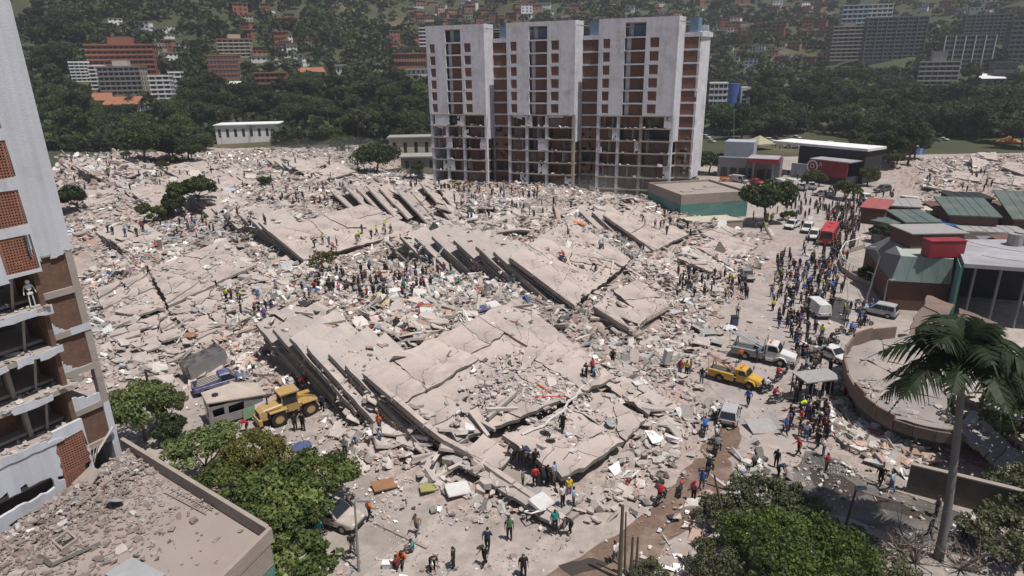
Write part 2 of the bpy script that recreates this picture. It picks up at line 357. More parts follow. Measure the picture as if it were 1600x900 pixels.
# ------------------------------------------------------------------ collapsed blocks
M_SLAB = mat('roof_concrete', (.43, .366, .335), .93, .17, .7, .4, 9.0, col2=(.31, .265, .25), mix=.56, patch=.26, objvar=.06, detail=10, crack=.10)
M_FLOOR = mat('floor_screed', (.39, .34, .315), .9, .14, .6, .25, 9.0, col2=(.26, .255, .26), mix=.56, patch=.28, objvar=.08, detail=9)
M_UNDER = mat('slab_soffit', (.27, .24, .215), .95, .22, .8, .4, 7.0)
M_CHUNK = mat('broken_concrete', (.43, .385, .355), .95, .16, 1.5, .5, 7.0, objvar=.16, col2=(.36, .25, .21), mix=.66, patch=.5)
M_DEBRIS = mat('debris', (.4, .4, .4), .95, .16, 3.0, 0, attr=True)
RNG = random.Random(11)
NPR = np.random.default_rng(5)
_GT = _GM.copy()
def stamp(q):
    """raise the walkable-surface grid to the top of a slab (plane through its corners)"""
    P = np.array([tuple(p) for p in q]); A = np.c_[P[:, :2], np.ones(len(P))]; co = np.linalg.lstsq(A, P[:, 2], rcond=None)[0]
    i0 = max(int((P[:, 0].min()-NX0)/NST), 0); i1 = int((P[:, 0].max()-NX0)/NST)+2; j0 = max(int((P[:, 1].min()-NY0)/NST), 0); j1 = int((P[:, 1].max()-NY0)/NST)+2
    X = _GX[j0:j1, i0:i1]; Y = _GY[j0:j1, i0:i1]; Z = co[0]*X+co[1]*Y+co[2]; k = in_poly(X, Y, P)
    sub = _GT[j0:j1, i0:i1]; sub[k] = np.maximum(sub[k], Z[k])
def tsample(x, y):
    x = np.asarray(x, float); y = np.asarray(y, float)
    i = np.clip((x-NX0)/NST, 0, len(_gx)-1.001); j = np.clip((y-NY0)/NST, 0, len(_gy)-1.001)
    a = i.astype(int); b = j.astype(int); fx = i-a; fy = j-b
    z = (_GT[b, a]*(1-fx)+_GT[b, a+1]*fx)*(1-fy)+(_GT[b+1, a]*(1-fx)+_GT[b+1, a+1]*fx)*fy
    return np.where((x < NX0) | (x > NX1-NST) | (y < NY0) | (y > NY1-NST), 0, z)
def gzv(x, y): return np.maximum(tsample(x, y), hill(x, y))
def area2(P): return .5*sum(P[i-1][0]*P[i][1]-P[i][0]*P[i-1][1] for i in range(len(P)))
def cut(P, o, d):
    """split a convex 2-D polygon by the line through o along d"""
    L, R = [], []; n = len(P); sd = [(p[0]-o[0])*d[1]-(p[1]-o[1])*d[0] for p in P]
    for i in range(n):
        j = (i+1) % n
        (L if sd[i] >= 0 else R).append(P[i])
        if sd[i]*sd[j] < 0:
            t = sd[i]/(sd[i]-sd[j]); q = (P[i][0]+(P[j][0]-P[i][0])*t, P[i][1]+(P[j][1]-P[i][1])*t); L.append(q); R.append(q)
    return L, R
def shatter(P, n, rng):
    Q = [P]
    tries = 0
    while len(Q) < n and tries < n*4:
        tries += 1
        Q.sort(key=lambda p: abs(area2(p))*rng.uniform(.35, 1)); p = Q.pop()
        c = (sum(a[0] for a in p)/len(p), sum(a[1] for a in p)/len(p)); e = max(range(len(p)), key=lambda i: math.hypot(p[i][0]-p[i-1][0], p[i][1]-p[i-1][1]))
        a = math.atan2(p[e][1]-p[e-1][1], p[e][0]-p[e-1][0])+math.pi/2+rng.gauss(0, .38)
        s = math.sqrt(abs(area2(p)))*.16
        L, R = cut(p, (c[0]+rng.gauss(0, s), c[1]+rng.gauss(0, s)), (math.cos(a), math.sin(a)))
        if len(L) < 3 or len(R) < 3 or abs(area2(L)) < .4 or abs(area2(R)) < .4: Q.append(p); continue
        Q += [L, R]
    return Q
def rough_edge(P, step, amp, seed):
    """subdivide the outline and push it about with a position-only noise, so neighbours keep matching"""
    out = []
    for i in range(len(P)):
        a, b = P[i], P[(i+1) % len(P)]; k = max(1, int(math.hypot(b[0]-a[0], b[1]-a[1])/step))
        for j in range(k):
            t = j/k; x = a[0]+(b[0]-a[0])*t; y = a[1]+(b[1]-a[1])*t
            out.append((x+amp*fnoise(x, y, .9, seed)+amp*.5*fnoise(x, y, 2.6, seed+3), y+amp*fnoise(x, y, .9, seed+5)+amp*.5*fnoise(x, y, 2.6, seed+8)))
    return out
def broken_slab(parent, name, q, n=14, thick=.35, seed=1, gap=.03, jog=.045, mats=None, amp=.34, holes=0, sag=.25):
    """a large cast slab over the corners q, cracked into n pieces that have settled unevenly"""
    rng = random.Random(seed); q = [Vector(p) for p in q]
    lu = ((q[1]-q[0]).length+(q[2]-q[3]).length)/2; lv = ((q[3]-q[0]).length+(q[2]-q[1]).length)/2
    nrm = (q[3]-q[0]).cross(q[1]-q[0]).normalized()
    if nrm.z < 0: nrm = -nrm
    def pos(u, v): a, b = u/lu, v/lv; return (q[0]*(1-a)+q[1]*a)*(1-b)+(q[3]*(1-a)+q[2]*a)*b
    c3 = (q[0]+q[1]+q[2]+q[3])/4
    out = []
    for i, p in enumerate(shatter([(0, 0), (lu, 0), (lu, lv), (0, lv)], n, rng)):
        c = (sum(a[0] for a in p)/len(p), sum(a[1] for a in p)/len(p))
        if holes and rng.random() < holes: continue
        g = gap*rng.choice((.4, .6, 1, 1, 2.2)); r = math.sqrt(abs(area2(p)))
        p = [(c[0]+(a[0]-c[0])*(1-g/r*1.6), c[1]+(a[1]-c[1])*(1-g/r*1.6)) for a in p]
        p = rough_edge(p, .55, amp, seed); o = pos(*c)
        dz = rng.gauss(0, jog)+sag*fnoise(c[0], c[1], .12, seed+2); tx, ty = rng.gauss(0, jog*.16), rng.gauss(0, jog*.16)
        top = []; bot = []
        for a in p:
            w = pos(*a); h = dz+tx*(a[0]-c[0])+ty*(a[1]-c[1]); w = w+nrm*h; top.append(w); bot.append(w-nrm*thick)
        mb = MB(); mb.prism([w-o for w in top], [w-o for w in bot])
        if (top[1]-top[0]).cross(top[2]-top[1]).dot(nrm) < 0: pass
        mb.m = [0, 1]+[1]*(len(mb.f)-2)
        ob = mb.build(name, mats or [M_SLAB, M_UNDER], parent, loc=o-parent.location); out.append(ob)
    stamp(q)
    return out
def plain_slab(parent, name, o, s, t, thick, seed, mats=None, amp=.15):
    """one cast floor plate spanned by s and t from corner o, with a ragged outline"""
    o, s, t = Vector(o), Vector(s), Vector(t); nrm = t.cross(s).normalized()
    if nrm.z < 0: nrm = -nrm
    ls, lt = s.length, t.length; su, tu = s.normalized(), t.normalized()
    p = rough_edge([(0, 0), (ls, 0), (ls, lt), (0, lt)], 1.1, amp, seed)
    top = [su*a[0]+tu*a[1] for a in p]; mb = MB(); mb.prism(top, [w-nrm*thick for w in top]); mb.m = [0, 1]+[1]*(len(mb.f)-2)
    # downstand beam along the exposed edge and cross ribs seen from the side
    for k in range(3):
        mb.obox(su*(.25+k*ls*.32)-nrm*(thick+.28), su*.3, tu*lt*.96, nrm*.29, 1)
    ob = mb.build(name, mats or [M_FLOOR, M_UNDER], parent, loc=o-parent.location)
    stamp([o, o+s, o+s+t, o+t]); return ob
def chunk_mesh(seed, flat=.3, n=6):
    rng = random.Random(seed); P = []
    for i in range(n):
        a = 2*math.pi*(i+rng.uniform(-.32, .32))/n; r = rng.uniform(.32, .62); P.append((r*math.cos(a)*1.15, r*math.sin(a)*.85))
    top = [Vector((x*rng.uniform(.86, 1), y*rng.uniform(.86, 1), flat/2+rng.uniform(-.05, .05)*flat*3)) for x, y in P]
    bot = [Vector((x, y, -flat/2)) for x, y in P]
    return MB().prism(top, bot).mesh('concrete_chunk', M_CHUNK)
CHUNKS = [chunk_mesh(i, f) for i, f in enumerate((.12, .14, .18, .2, .25, .3, .4, .5, .6, .1, .16, .22))]
def chunk(parent, p, size, rng, name='concrete_chunk', mesh=None, tilt=.35):
    o = bpy.data.objects.new(name, mesh or rng.choice(CHUNKS)); link(o, parent)
    o.location = Vector(p)-parent.location; o.rotation_euler = (rng.gauss(0, tilt), rng.gauss(0, tilt), rng.uniform(0, 6.28)); o.scale = (size*rng.uniform(.8, 1.35), size*rng.uniform(.7, 1.1), size*rng.uniform(.7, 1.1))
    return o
def beam_mesh(L, w, h): return MB().box(-L/2, L/2, -w/2, w/2, -h/2, h/2).mesh('concrete_beam', M_CHUNK)
BEAMS = [beam_mesh(3.2, .28, .3), beam_mesh(2.2, .25, .3), beam_mesh(4.4, .3, .35)]
M_REBAR = mat('rusty_rebar', (.16, .10, .075), .85, .2, 6)
def block(name, label, px, cat='collapsed building'):
    p = at(*px); return empty(name, (p.x, p.y, 0), 0, label, cat)
def W(l): return [at(*p) for p in l]
def stack(parent, roof, steps, n=20, seed=1, lfac=1.0, wfac=.6, gap=.05, thick=.42, rows=1, sd=(.35, .94), sl=8.0, dip=.08):
    """pancaked storeys: the cracked roof plus the floor plates that slid out from under it like cards"""
    R = W(roof); s = (R[1]-R[0]); t = (R[3]-R[0])
    broken_slab(parent, 'roof_slab', R, n, .4, seed, gap)
    tn = t.normalized(); sn = s.normalized(); t = t+Vector((0, 0, -dip*t.xy.length))
    rng = random.Random(seed+50); s = Vector((sd[0], sd[1], .04)).normalized()*sl; sn = s.normalized()
    for i, (x, y, z) in enumerate(steps):
        o = at(x, y, z); f = rng.uniform(.85, 1.1)
        plain_slab(parent, 'floor_slab', o, s*f, t*lfac*rng.uniform(.86, 1.02), thick, seed+i)
        # a further plate deeper in the gap, its edge showing below the upper one
        dn = Vector((0, 0, -.66-.1*rng.random()))
        for r in range(rows):
            plain_slab(parent, 'floor_slab', o+dn*(r+1)+tn*(.6+.4*r)+sn*.12*(r+1), s*.6, t*lfac*.9, .22, seed+i+20*r+7, amp=.1)
        # crushed walls between the plates
        for k in range(7):
            a = rng.uniform(.05, .95); p = o+t*a*lfac+sn*rng.uniform(.1, 1.2)+Vector((0, 0, -.45-rng.random()*.6)); chunk(parent, p, rng.uniform(.5, 1.1), rng)
        # bent reinforcement sticking out of the edge
        for k in range(4):
            p = o+t*rng.uniform(.05, .9)*lfac-Vector((0, 0, .15)); e = p-sn*rng.uniform(.3, .9)+Vector((rng.gauss(0, .2), rng.gauss(0, .2), rng.uniform(-.5, .25)))
            MB().tube([Vector((0, 0, 0)), (e-p)/2+Vector((0, 0, .12)), e-p], .022, 4).build('reinforcement_bar', M_REBAR, parent, loc=p-parent.location)

A = block('collapsed_block', 'nearest collapsed apartment block with large cracked tilted roof beside the loader', (640, 600))
stack(A, [(569,582,5.2),(806,466,6.4),(965,592,2.9),(700,692,2.5)], [(539,570,5.4),(514,553,5.7),(479,543,6.0),(453,528,6.2),(426,514,6.2),(400,506,5.6)], 17, 3, 1.0, .34, .035, rows=4, sl=7.5, dip=.15)
broken_slab(A, 'roof_slab', W([(728,704,2.3),(756,676,2.5),(800,708,2.1),(778,734,1.7)]), 2, .35, 31)
broken_slab(A, 'floor_slab', W([(778,738,.95),(800,712,1.1),(905,778,.8),(880,806,.7)]), 4, .4, 32, mats=[M_FLOOR, M_UNDER])
broken_slab(A, 'roof_slab', W([(787,682,3.3),(884,634,2.7),(975,690,1.6),(882,748,2.0)]), 7, .45, 33, .05)
broken_slab(A, 'roof_slab', W([(886,632,2.4),(930,603,2.2),(1010,655,1.2),(978,688,1.3)]), 5, .4, 34, .05)
broken_slab(A, 'roof_slab', W([(940,598,1.9),(985,585,1.6),(1048,630,.9),(1012,652,.9)]), 5, .35, 35, .06)
broken_slab(A, 'floor_slab', W([(662,655,3.1),(735,640,2.6),(775,690,1.9),(728,702,1.7)]), 8, .3, 36, .16, .16, mats=[M_FLOOR, M_UNDER], holes=.2)
broken_slab(A, 'floor_slab', W([(690,712,1.5),(724,708,1.5),(885,812,.9),(872,822,.7)]), 5, .3, 37, .05, mats=[M_FLOOR, M_UNDER])
def edge_run(parent, pts, seed, layers=3):
    rng = random.Random(seed); P = W(pts)
    for i in range(len(P)-1):
        a, b = P[i], P[i+1]; d = b-a; inn = Vector((-d.y, d.x, 0)).normalized(); k = max(1, int(d.length/4.5))
        for l_ in range(layers):
            for j in range(k):
                p, q = a+d*(j/k), a+d*((j+.97)/k); off = inn*(.18*l_+rng.uniform(0, .12))-Vector((0, 0, .62*l_+rng.uniform(0, .08))); h_ = (.5, .26, .24, .22)[l_]
                if p.z+off.z < .1: continue
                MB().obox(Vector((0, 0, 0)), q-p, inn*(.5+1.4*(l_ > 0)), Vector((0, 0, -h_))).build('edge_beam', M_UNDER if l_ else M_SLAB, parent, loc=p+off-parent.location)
edge_run(A, [(566,583,5.28),(612,622,4.5),(661,664,3.35),(694,689,2.75),(728,707,2.3),(800,757,1.5),(880,813,.95)], 4, 4)
B = block('collapsed_block', 'middle collapsed block of dark stacked floor slabs with motorcycle on its roof', (800, 420))
stack(B, [(797,400,7.2),(893,338,7.8),(985,408,3.4),(897,478,2.6)], [(771,393,7.4),(744,385,7.6),(709,375,7.6),(675,369,7.4),(648,371,7.0),(625,369,6.8),(604,377,5.4)], 12, 5, 1.02, .5, .03, rows=4, sd=(.5, .87), sl=8)
broken_slab(B, 'roof_slab', W([(928,477,3.4),(950,458,3.6),(1012,495,2.5),(990,517,2.3)]), 2, .45, 41, .03)
broken_slab(B, 'roof_slab', W([(958,456,3.4),(996,438,3.0),(1049,476,1.7),(1010,496,2.3)]), 3, .45, 42, .05)
edge_run(B, [(926,478,3.4),(990,518,2.3),(1012,497,2.3),(1048,477,1.7)], 9, 3)
broken_slab(B, 'floor_slab', W([(905,482,1.0),(930,480,1.0),(990,524,.5),(960,532,.5)]), 3, .3, 43, mats=[M_FLOOR, M_UNDER])
broken_slab(B, 'floor_slab', W([(995,522,.7),(1040,500,.7),(1070,515,.4),(1040,540,.4)]), 5, .25, 44, .1, mats=[M_FLOOR, M_UNDER])
edge_run(B, [(795,401,7.3),(832,428,5.6),(868,455,4.0),(899,478,2.65)], 6, 4)
Cb = block('collapsed_block', 'collapsed block with leaning slabs at its left, below the tree shaded people', (470, 380))
Cb['label'] = 'collapsed block behind, its pale roof carrying rescuers in yellow vests'
stack(Cb, [(421,360,6.0),(572,318,6.2),(657,358,3.4),(476,406,2.2)], [(404,347,6.1),(390,341,6.1),(372,334,6.0),(348,334,5.2),(330,325,4.8),(316,328,4.0)], 11, 7, 1.0, .3, .03, rows=3, sd=(.45, .9), sl=8)
edge_run(Cb, [(420,361,6.1),(446,382,4.2),(475,406,2.3)], 7, 4)
Db = block('collapsed_block', 'row of steeply leaning long floor slabs below the damaged tower', (600, 310))
rd = random.Random(15)
for i in range(9):
    x = 512+i*21+rd.uniform(-5, 5); dz = rd.uniform(-.9, .5); e = rd.uniform(-14, 6); wd = rd.uniform(12, 19)
    broken_slab(Db, 'floor_slab', W([(x,294-i*1.0+rd.uniform(-3, 3),7.3-.1*i+dz),(x+wd,288-i,5.9-.1*i+dz),(x+74+e,335+i+e*.7,2.4),(x+52+e,345+i+e*.7,4.0+dz*.5)]), rd.choice((1, 2, 3)), .35, 60+i, .05, .1, amp=.3, mats=[rd.choice((M_FLOOR, M_SLAB)), M_UNDER])
E = block('collapsed_block', 'right hand collapsed block with smooth pale roof slabs near the street', (1000, 380))
stack(E, [(943,334,4.6),(998,319,4.4),(1075,366,2.2),(1022,391,1.9)], [(925,331,4.5),(905,330,4.3),(886,331,4.0)], 9, 9, 1.0, .5, .04, rows=2, sd=(.55, .85), sl=9)
edge_run(E, [(942,335,4.7),(980,361,3.4),(1022,391,2.0)], 8, 3)
for k, (q, n) in enumerate(([[(1027,433,2.4),(1053,420,2.0),(1090,446,1.1),(1080,464,1.0)], 3], [[(1060,403,1.9),(1090,389,1.9),(1129,417,1.0),(1120,431,.9)], 3], [[(1090,387,1.7),(1133,365,1.5),(1184,383,.6),(1140,414,.7)], 6], [[(985,415,2.6),(1020,400,2.4),(1050,425,1.6),(1022,438,1.6)], 3], [[(1095,363,1.4),(1135,352,1.2),(1160,362,.7),(1120,374,.8)], 3])):
    broken_slab(E, 'roof_slab', W(q), n, .4, 70+k, .04)
Fb = block('collapsed_block', 'flattened roof criss-crossed by cracks beside the near tower', (280, 470))
broken_slab(Fb, 'roof_slab', W([(234,420,2.2),(352,373,2.9),(402,414,2.4),(262,476,1.6)]), 16, .35, 81, .07, .05)
broken_slab(Fb, 'roof_slab', W([(150,452,1.4),(226,424,1.9),(258,478,1.5),(168,512,.9)]), 12, .3, 82, .12, .09)
broken_slab(Fb, 'roof_slab', W([(262,482,1.5),(404,418,2.2),(468,470,2.0),(318,545,.9)]), 34, .3, 83, .16, .12, holes=.08)
broken_slab(Fb, 'roof_slab', W([(170,520,.9),(256,486,1.4),(312,548,.8),(205,590,.4)]), 20, .28, 84, .18, .12, holes=.15)
G = block('collapsed_block', 'far left collapsed block half hidden by bushes', (230, 300))
stack(G, [(205,301,3.6),(262,279,3.8),(330,300,2.6),(243,330,1.8)], [(193,296,3.6),(180,292,3.6),(166,287,3.4),(152,286,3.0)], 8, 12, 1.0, .5, .05)
for k, q in enumerate(([(262,283,3.6),(330,262,3.8),(384,285,2.8),(318,306,2.5)], [(440,263,3.8),(520,249,3.8),(566,274,2.8),(500,292,2.5)], [(118,302,2.9),(166,285,3.2),(204,308,2.3),(146,332,1.8)], [(250,262,3.2),(310,248,3.2),(345,262,2.4),(280,278,2.3)])): broken_slab(G, 'roof_slab', W(q), 6, .4, 140+k, .04)
stack(G, [(369,275,3.6),(445,258,3.6),(510,285,2.4),(398,296,2.2)], [(358,270,3.6),(347,266,3.4)], 8, 13, .9, .5, .04)
stack(G, [(128,262,6.4),(186,246,6.6),(232,268,3.6),(168,286,3.0)], [(116,258,6.4),(104,254,6.2),(92,252,5.6)], 6, 16, 1.0, .5, .04, rows=3, sd=(.5, .87), sl=8)
stack(G, [(298,312,4.8),(352,296,5.0),(392,316,3.2),(336,334,2.6)], [(288,308,4.8),(277,304,4.6),(266,302,4.2)], 5, 17, 1.0, .5, .04, rows=3, sd=(.5, .87), sl=7)
stack(Db, [(452,258,6.2),(500,244,6.4),(556,268,3.8),(498,284,3.2)], [(440,255,6.2),(428,251,6.0),(417,249,5.4)], 6, 18, 1.0, .5, .04, rows=3, sd=(.5, .87), sl=8)
stack(Fb, [(168,372,3.6),(228,350,3.8),(268,374,2.4),(206,398,2.0)], [(158,367,3.6),(149,362,3.2)], 6, 19, 1.0, .5, .05, rows=2, sd=(.5, .87), sl=6)
I_ = block('collapsed_block', 'collapsed white concrete building beyond the green roofs at far right', (1520, 290))
for k, q in enumerate(([(1440,290,2.2),(1475,262,2.4),(1540,268,2.2),(1520,306,1.6)], [(1516,240,5.2),(1556,238,5.2),(1562,262,3.6),(1520,266,3.4)], [(1545,285,2.6),(1590,262,3.0),(1640,275,2.4),(1600,302,1.6)], [(1560,258,4.0),(1610,244,4.4),(1650,262,3.2),(1600,276,2.8)], [(1450,262,3.0),(1490,250,3.2),(1520,262,2.6),(1480,272,2.4)])):
    broken_slab(I_, 'roof_slab', W(q), 5, .4, 90+k, .1, .2)
# leaning wall plates around the far rubble, behind
for k, q in enumerate(([(515,216,6.0),(552,236,3.4),(556,252,1.2),(518,243,2.4)], [(488,232,3.4),(500,228,3.6),(560,262,1.6),(545,268,1.4)], [(470,240,3.0),(482,236,3.2),(535,266,1.4),(520,271,1.2)])):
    broken_slab(Db, 'wall_plate', W(q), 2, .4, 100+k, .02, amp=.1)
for b, pts in ((A, [(640,505),(660,520),(700,480),(600,500),(560,490),(520,500),(470,490),(760,660),(790,640),(700,700),(640,690),(670,720),(720,730)]), (B, [(920,500),(870,490),(860,500),(1000,430),(950,420),(1000,410),(760,470),(820,480)]), (Cb, [(360,350),(400,400),(440,420),(520,420)]), (E, [(900,350),(960,400),(1040,395),(1080,440)])):
    rng = random.Random(len(pts)*7)
    for x, y in pts:
        for k in range(2):
            p = hit(x+rng.uniform(-16, 16), y+rng.uniform(-8, 8)); o = chunk(b, p+Vector((0, 0, .25)), 1, rng, 'concrete_beam', rng.choice(BEAMS), .2); o.scale = (1, 1, 1)

# long loose plates thrown about between the blocks
def plates(b, poly, n, s0, s1, seed, z=2.5, tilt=.26):
    rng = random.Random(seed); gp = gpoly(poly, z); P = np.array(gp); k = t = 0
    while k < n and t < n*30:
        t += 1; x = rng.uniform(P[:, 0].min(), P[:, 0].max()); y = rng.uniform(P[:, 1].min(), P[:, 1].max())
        if not bool(in_poly(np.array([x]), np.array([y]), gp)[0]): continue
        s = s0*(s1/s0)**(rng.random()**1.4); o = chunk(b, (x, y, float(tsample(x, y))+.12+.07*s), s, rng, 'slab_piece', rng.choice(PLATES), tilt); o.rotation_euler.z = rng.gauss(-.7, .45); k += 1
PLATES = [chunk_mesh(100+i, f, n) for i, (f, n) in enumerate(((.08, 5), (.1, 4), (.07, 4), (.09, 6), (.06, 5), (.11, 4)))]
plates(B, [(690,330),(890,320),(880,345),(800,390),(700,365),(640,345)], 70, 1.8, 5.0, 1, 4.4)
plates(Db, [(530,295),(690,300),(720,350),(600,345)], 26, 1.0, 3.0, 22, 4.5)
plates(Db, [(430,250),(700,285),(700,330),(540,300),(430,290)], 60, 1.8, 5.0, 2, 3)
plates(G, [(100,245),(330,245),(420,270),(330,330),(130,310)], 70, 1.6, 5.0, 3, 2)
plates(Cb, [(300,320),(420,290),(520,300),(430,350),(330,345)], 40, 1.6, 4.5, 4, 3)
plates(Cb, [(330,390),(480,410),(560,420),(480,480),(400,460)], 36, 1.2, 3.2, 5, 2)
plates(A, [(400,500),(640,470),(760,470),(640,540),(560,520),(430,515)], 60, 1.4, 3.6, 6, 4)
plates(A, [(880,560),(960,560),(1060,620),(1060,680),(960,640)], 40, 1.0, 2.6, 7, 1)
plates(A, [(520,650),(660,680),(760,745),(650,735),(530,690)], 34, 1.2, 3.2, 8, .5)
plates(E, [(880,310),(1060,310),(1120,350),(1020,350),(900,340)], 34, 1.6, 4.0, 9, 2.4)
plates(E, [(960,390),(1060,395),(1160,420),(1120,470),(1020,440)], 40, 1.2, 3.2, 10, 1)
plates(B, [(900,480),(1000,530),(1100,520),(1100,600),(980,580)], 40, 1.0, 2.6, 11, .8)
plates(Fb, [(150,440),(240,410),(350,365),(330,340),(180,380)], 40, 1.0, 3.0, 12, 1.4)
plates(Fb, [(160,530),(320,545),(420,540),(420,590),(200,600)], 34, 1.0, 2.6, 13, .6)
plates(Fb, [(390,430),(480,470),(430,520),(330,550)], 24, 1.0, 2.6, 14, 1.2)
# ------------------------------------------------------------------ loose debris
PAL = np.array([(.43,.385,.35),(.37,.33,.30),(.52,.48,.45),(.74,.72,.70),(.42,.29,.24),(.34,.24,.20),(.30,.28,.27),(.16,.14,.125),(.42,.44,.47)])  # darkest tones also imitate shaded gaps between the pieces
PW = np.array([.24,.2,.13,.085,.10,.08,.08,.06,.03]); PW = PW/PW.sum()
VIV = np.array([(.33,.07,.07),(.08,.13,.28),(.6,.58,.56),(.09,.22,.22),(.40,.33,.16),(.36,.2,.25),(.05,.05,.06),(.2,.16,.26),(.12,.2,.12),(.66,.65,.64),(.42,.3,.28),(.07,.06,.055),(.6,.6,.62)])
BOXF = np.array([(3,2,1,0),(4,5,6,7),(0,1,5,4),(1,2,6,5),(2,3,7,6),(3,0,4,7)])
BOXV = np.array([(-1,-1,-1),(1,-1,-1),(1,1,-1),(-1,1,-1),(-1,-1,1),(1,-1,1),(1,1,1),(-1,1,1)])*.5
class Debris:
    def __init__(s): s.V = []; s.F = []; s.C = []; s.n = 0
    def add(s, xyz, size, r, viv=.02, tilt=.4, flat=(.12, .6), longp=.05, lift=.3):
        n = len(xyz)
        if n == 0: return
        b = BOXV[None]+r.uniform(-.26, .26, (n, 8, 3))
        sc = np.stack([size*r.uniform(.7, 1.5, n), size*r.uniform(.5, 1.1, n), size*r.uniform(*flat, n)], 1)
        lg = r.random(n) < longp; sc[lg] = np.stack([size[lg]*r.uniform(2, 4.5, lg.sum()), size[lg]*.22, size[lg]*.2], 1)
        b = b*sc[:, None]
        ax, ay, az = r.normal(0, tilt, n), r.normal(0, tilt, n), r.uniform(0, 6.283, n)
        ca, sa, cb, sb, cc, sc_ = np.cos(ax), np.sin(ax), np.cos(ay), np.sin(ay), np.cos(az), np.sin(az)
        x, y, z = b[..., 0], b[..., 1], b[..., 2]
        y, z = y*ca[:, None]-z*sa[:, None], y*sa[:, None]+z*ca[:, None]
        x, z = x*cb[:, None]+z*sb[:, None], -x*sb[:, None]+z*cb[:, None]
        x, y = x*cc[:, None]-y*sc_[:, None], x*sc_[:, None]+y*cc[:, None]
        b = np.stack([x, y, z], 2)+xyz[:, None]; b[..., 2] += (sc[:, 2]*lift)[:, None]
        c = PAL[r.choice(len(PAL), n, p=PW)]*r.uniform(.82, 1.15, (n, 1)); k = r.random(n) < viv; c[k] = VIV[r.integers(0, len(VIV), k.sum())]*r.uniform(.6, 1.1, (k.sum(), 1))
        c = c*(1+.22*vnoise(xyz[:, 0]*.09, xyz[:, 1]*.09, 71)+.12*vnoise(xyz[:, 0]*.3, xyz[:, 1]*.3, 72))[:, None]; g_ = np.clip(.35*vnoise(xyz[:, 0]*.06+9, xyz[:, 1]*.06, 73)+.2, 0, .5)[:, None]; c = np.where(k[:, None], c, c*(1-g_)+c.mean(1)[:, None]*g_)
        s.V.append(b.reshape(-1, 3)); s.F.append((BOXF[None]+(np.arange(n)*8)[:, None, None]+s.n).reshape(-1, 4)); s.C.append(np.repeat(c, 6, 0)); s.n += n*8
    def build(s, name, label, cat='rubble', parent=None):
        o = npobj(name, np.concatenate(s.V), np.concatenate(s.F), M_DEBRIS, np.concatenate(s.C), parent)
        return tag(o, label, cat, kind='stuff') if parent is None else tag(o, kind='stuff')
def pts_in(poly, n, r, z=None):
    P = np.array(poly); x = r.uniform(P[:, 0].min(), P[:, 0].max(), n); y = r.uniform(P[:, 1].min(), P[:, 1].max(), n)
    k = in_poly(x, y, poly); return x[k], y[k]
CLEAR = [gpoly(p) for p in ([(395,660),(470,625),(510,640),(495,690),(420,700),(390,690)], [(640,745),(500,745),(480,830),(420,900),(760,905),(800,850),(690,770)],
  [(1100,575),(1160,520),(1185,440),(1205,380),(1220,310),(1350,310),(1330,400),(1350,470),(1420,500),(1330,520),(1300,620),(1180,700),(1140,680),(1110,640)],
  [(840,905),(960,850),(1080,720),(1110,700),(1150,700),(1110,790),(1010,905)], [(1250,700),(1330,710),(1450,770),(1600,820),(1600,900),(1300,900),(1220,760)])]
def clear_mask(x, y):
    m = np.zeros(x.shape, bool)
    for p in CLEAR: m |= in_poly(x, y, p)
    return m
def spread(deb, r, n, s0, s1, thr, poly=None, keep_slab=.25, viv=.01, **kw):
    """pieces over the rubble area, thick on the mounds, thin on bare slabs, none on the cleared ways"""
    P = poly or [(NX0, NY0), (NX1, NY0), (NX1, NY1), (NX0, NY1)]
    x, y = pts_in(P, n, r); m = msample(x, y); t = tsample(x, y); onslab = t > m+.25
    p = smooth((m-.05)/.5); cl = vnoise(x*.22, y*.22, 21)*.5+vnoise(x*.6, y*.6, 22)*.5
    p = np.where(onslab, keep_slab*smooth((cl-thr)/.35), p*(.65+.5*cl))
    p = np.where(clear_mask(x, y), p*.03+.012, p)
    k = r.random(x.shape) < p; x, y, z = x[k], y[k], t[k]
    z = z+np.where(t[k] > m[k]+.25, 0, .3*np.abs(vnoise(x*.9, y*.9, 7))*np.minimum(m[k], 1))
    sz = s0*(s1/s0)**(r.random(x.shape)**2.2); deb.add(np.stack([x, y, z], 1), sz, r, viv, **kw)
r = np.random.default_rng(3)
D = Debris()
near = [(-70, 40), (75, 40), (75, 112), (-70, 112)]
far = [(-125, 112), (75, 112), (70, 190), (-60, 300), (-150, 260)]
spread(D, r, 92000, .10, .78, .05, near, keep_slab=.33)
spread(D, r, 60000, .22, 1.2, .05, far, keep_slab=.25, viv=.012)
spread(D, r, 9000, .5, 1.6, .3, near, keep_slab=.2, flat=(.1, .3), tilt=.45)
spread(D, r, 10000, .6, 2.0, .3, far, keep_slab=.2, flat=(.1, .3), tilt=.45)
# laths, bars, pipes and bent steel lying about
o_ = PAL.copy(); PAL[:] = np.array([(.13,.085,.065),(.10,.09,.085),(.20,.13,.09),(.16,.10,.08),(.5,.48,.46),(.3,.26,.23),(.09,.07,.06),(.12,.1,.09),(.24,.2,.17)])
for pl_, n_, s0_ in ((near, 7000, .16), (far, 6000, .26)):
    x, y = pts_in(pl_, n_, r); k = (msample(x, y) > .4) & (tsample(x, y) < msample(x, y)+.25) & ~clear_mask(x, y); x, y = x[k], y[k]; D.add(np.stack([x, y, tsample(x, y)+.12], 1), s0_*2.2**r.random(len(x)), r, .0, .35, (.1, .3), 1.0)
PAL[:] = o_
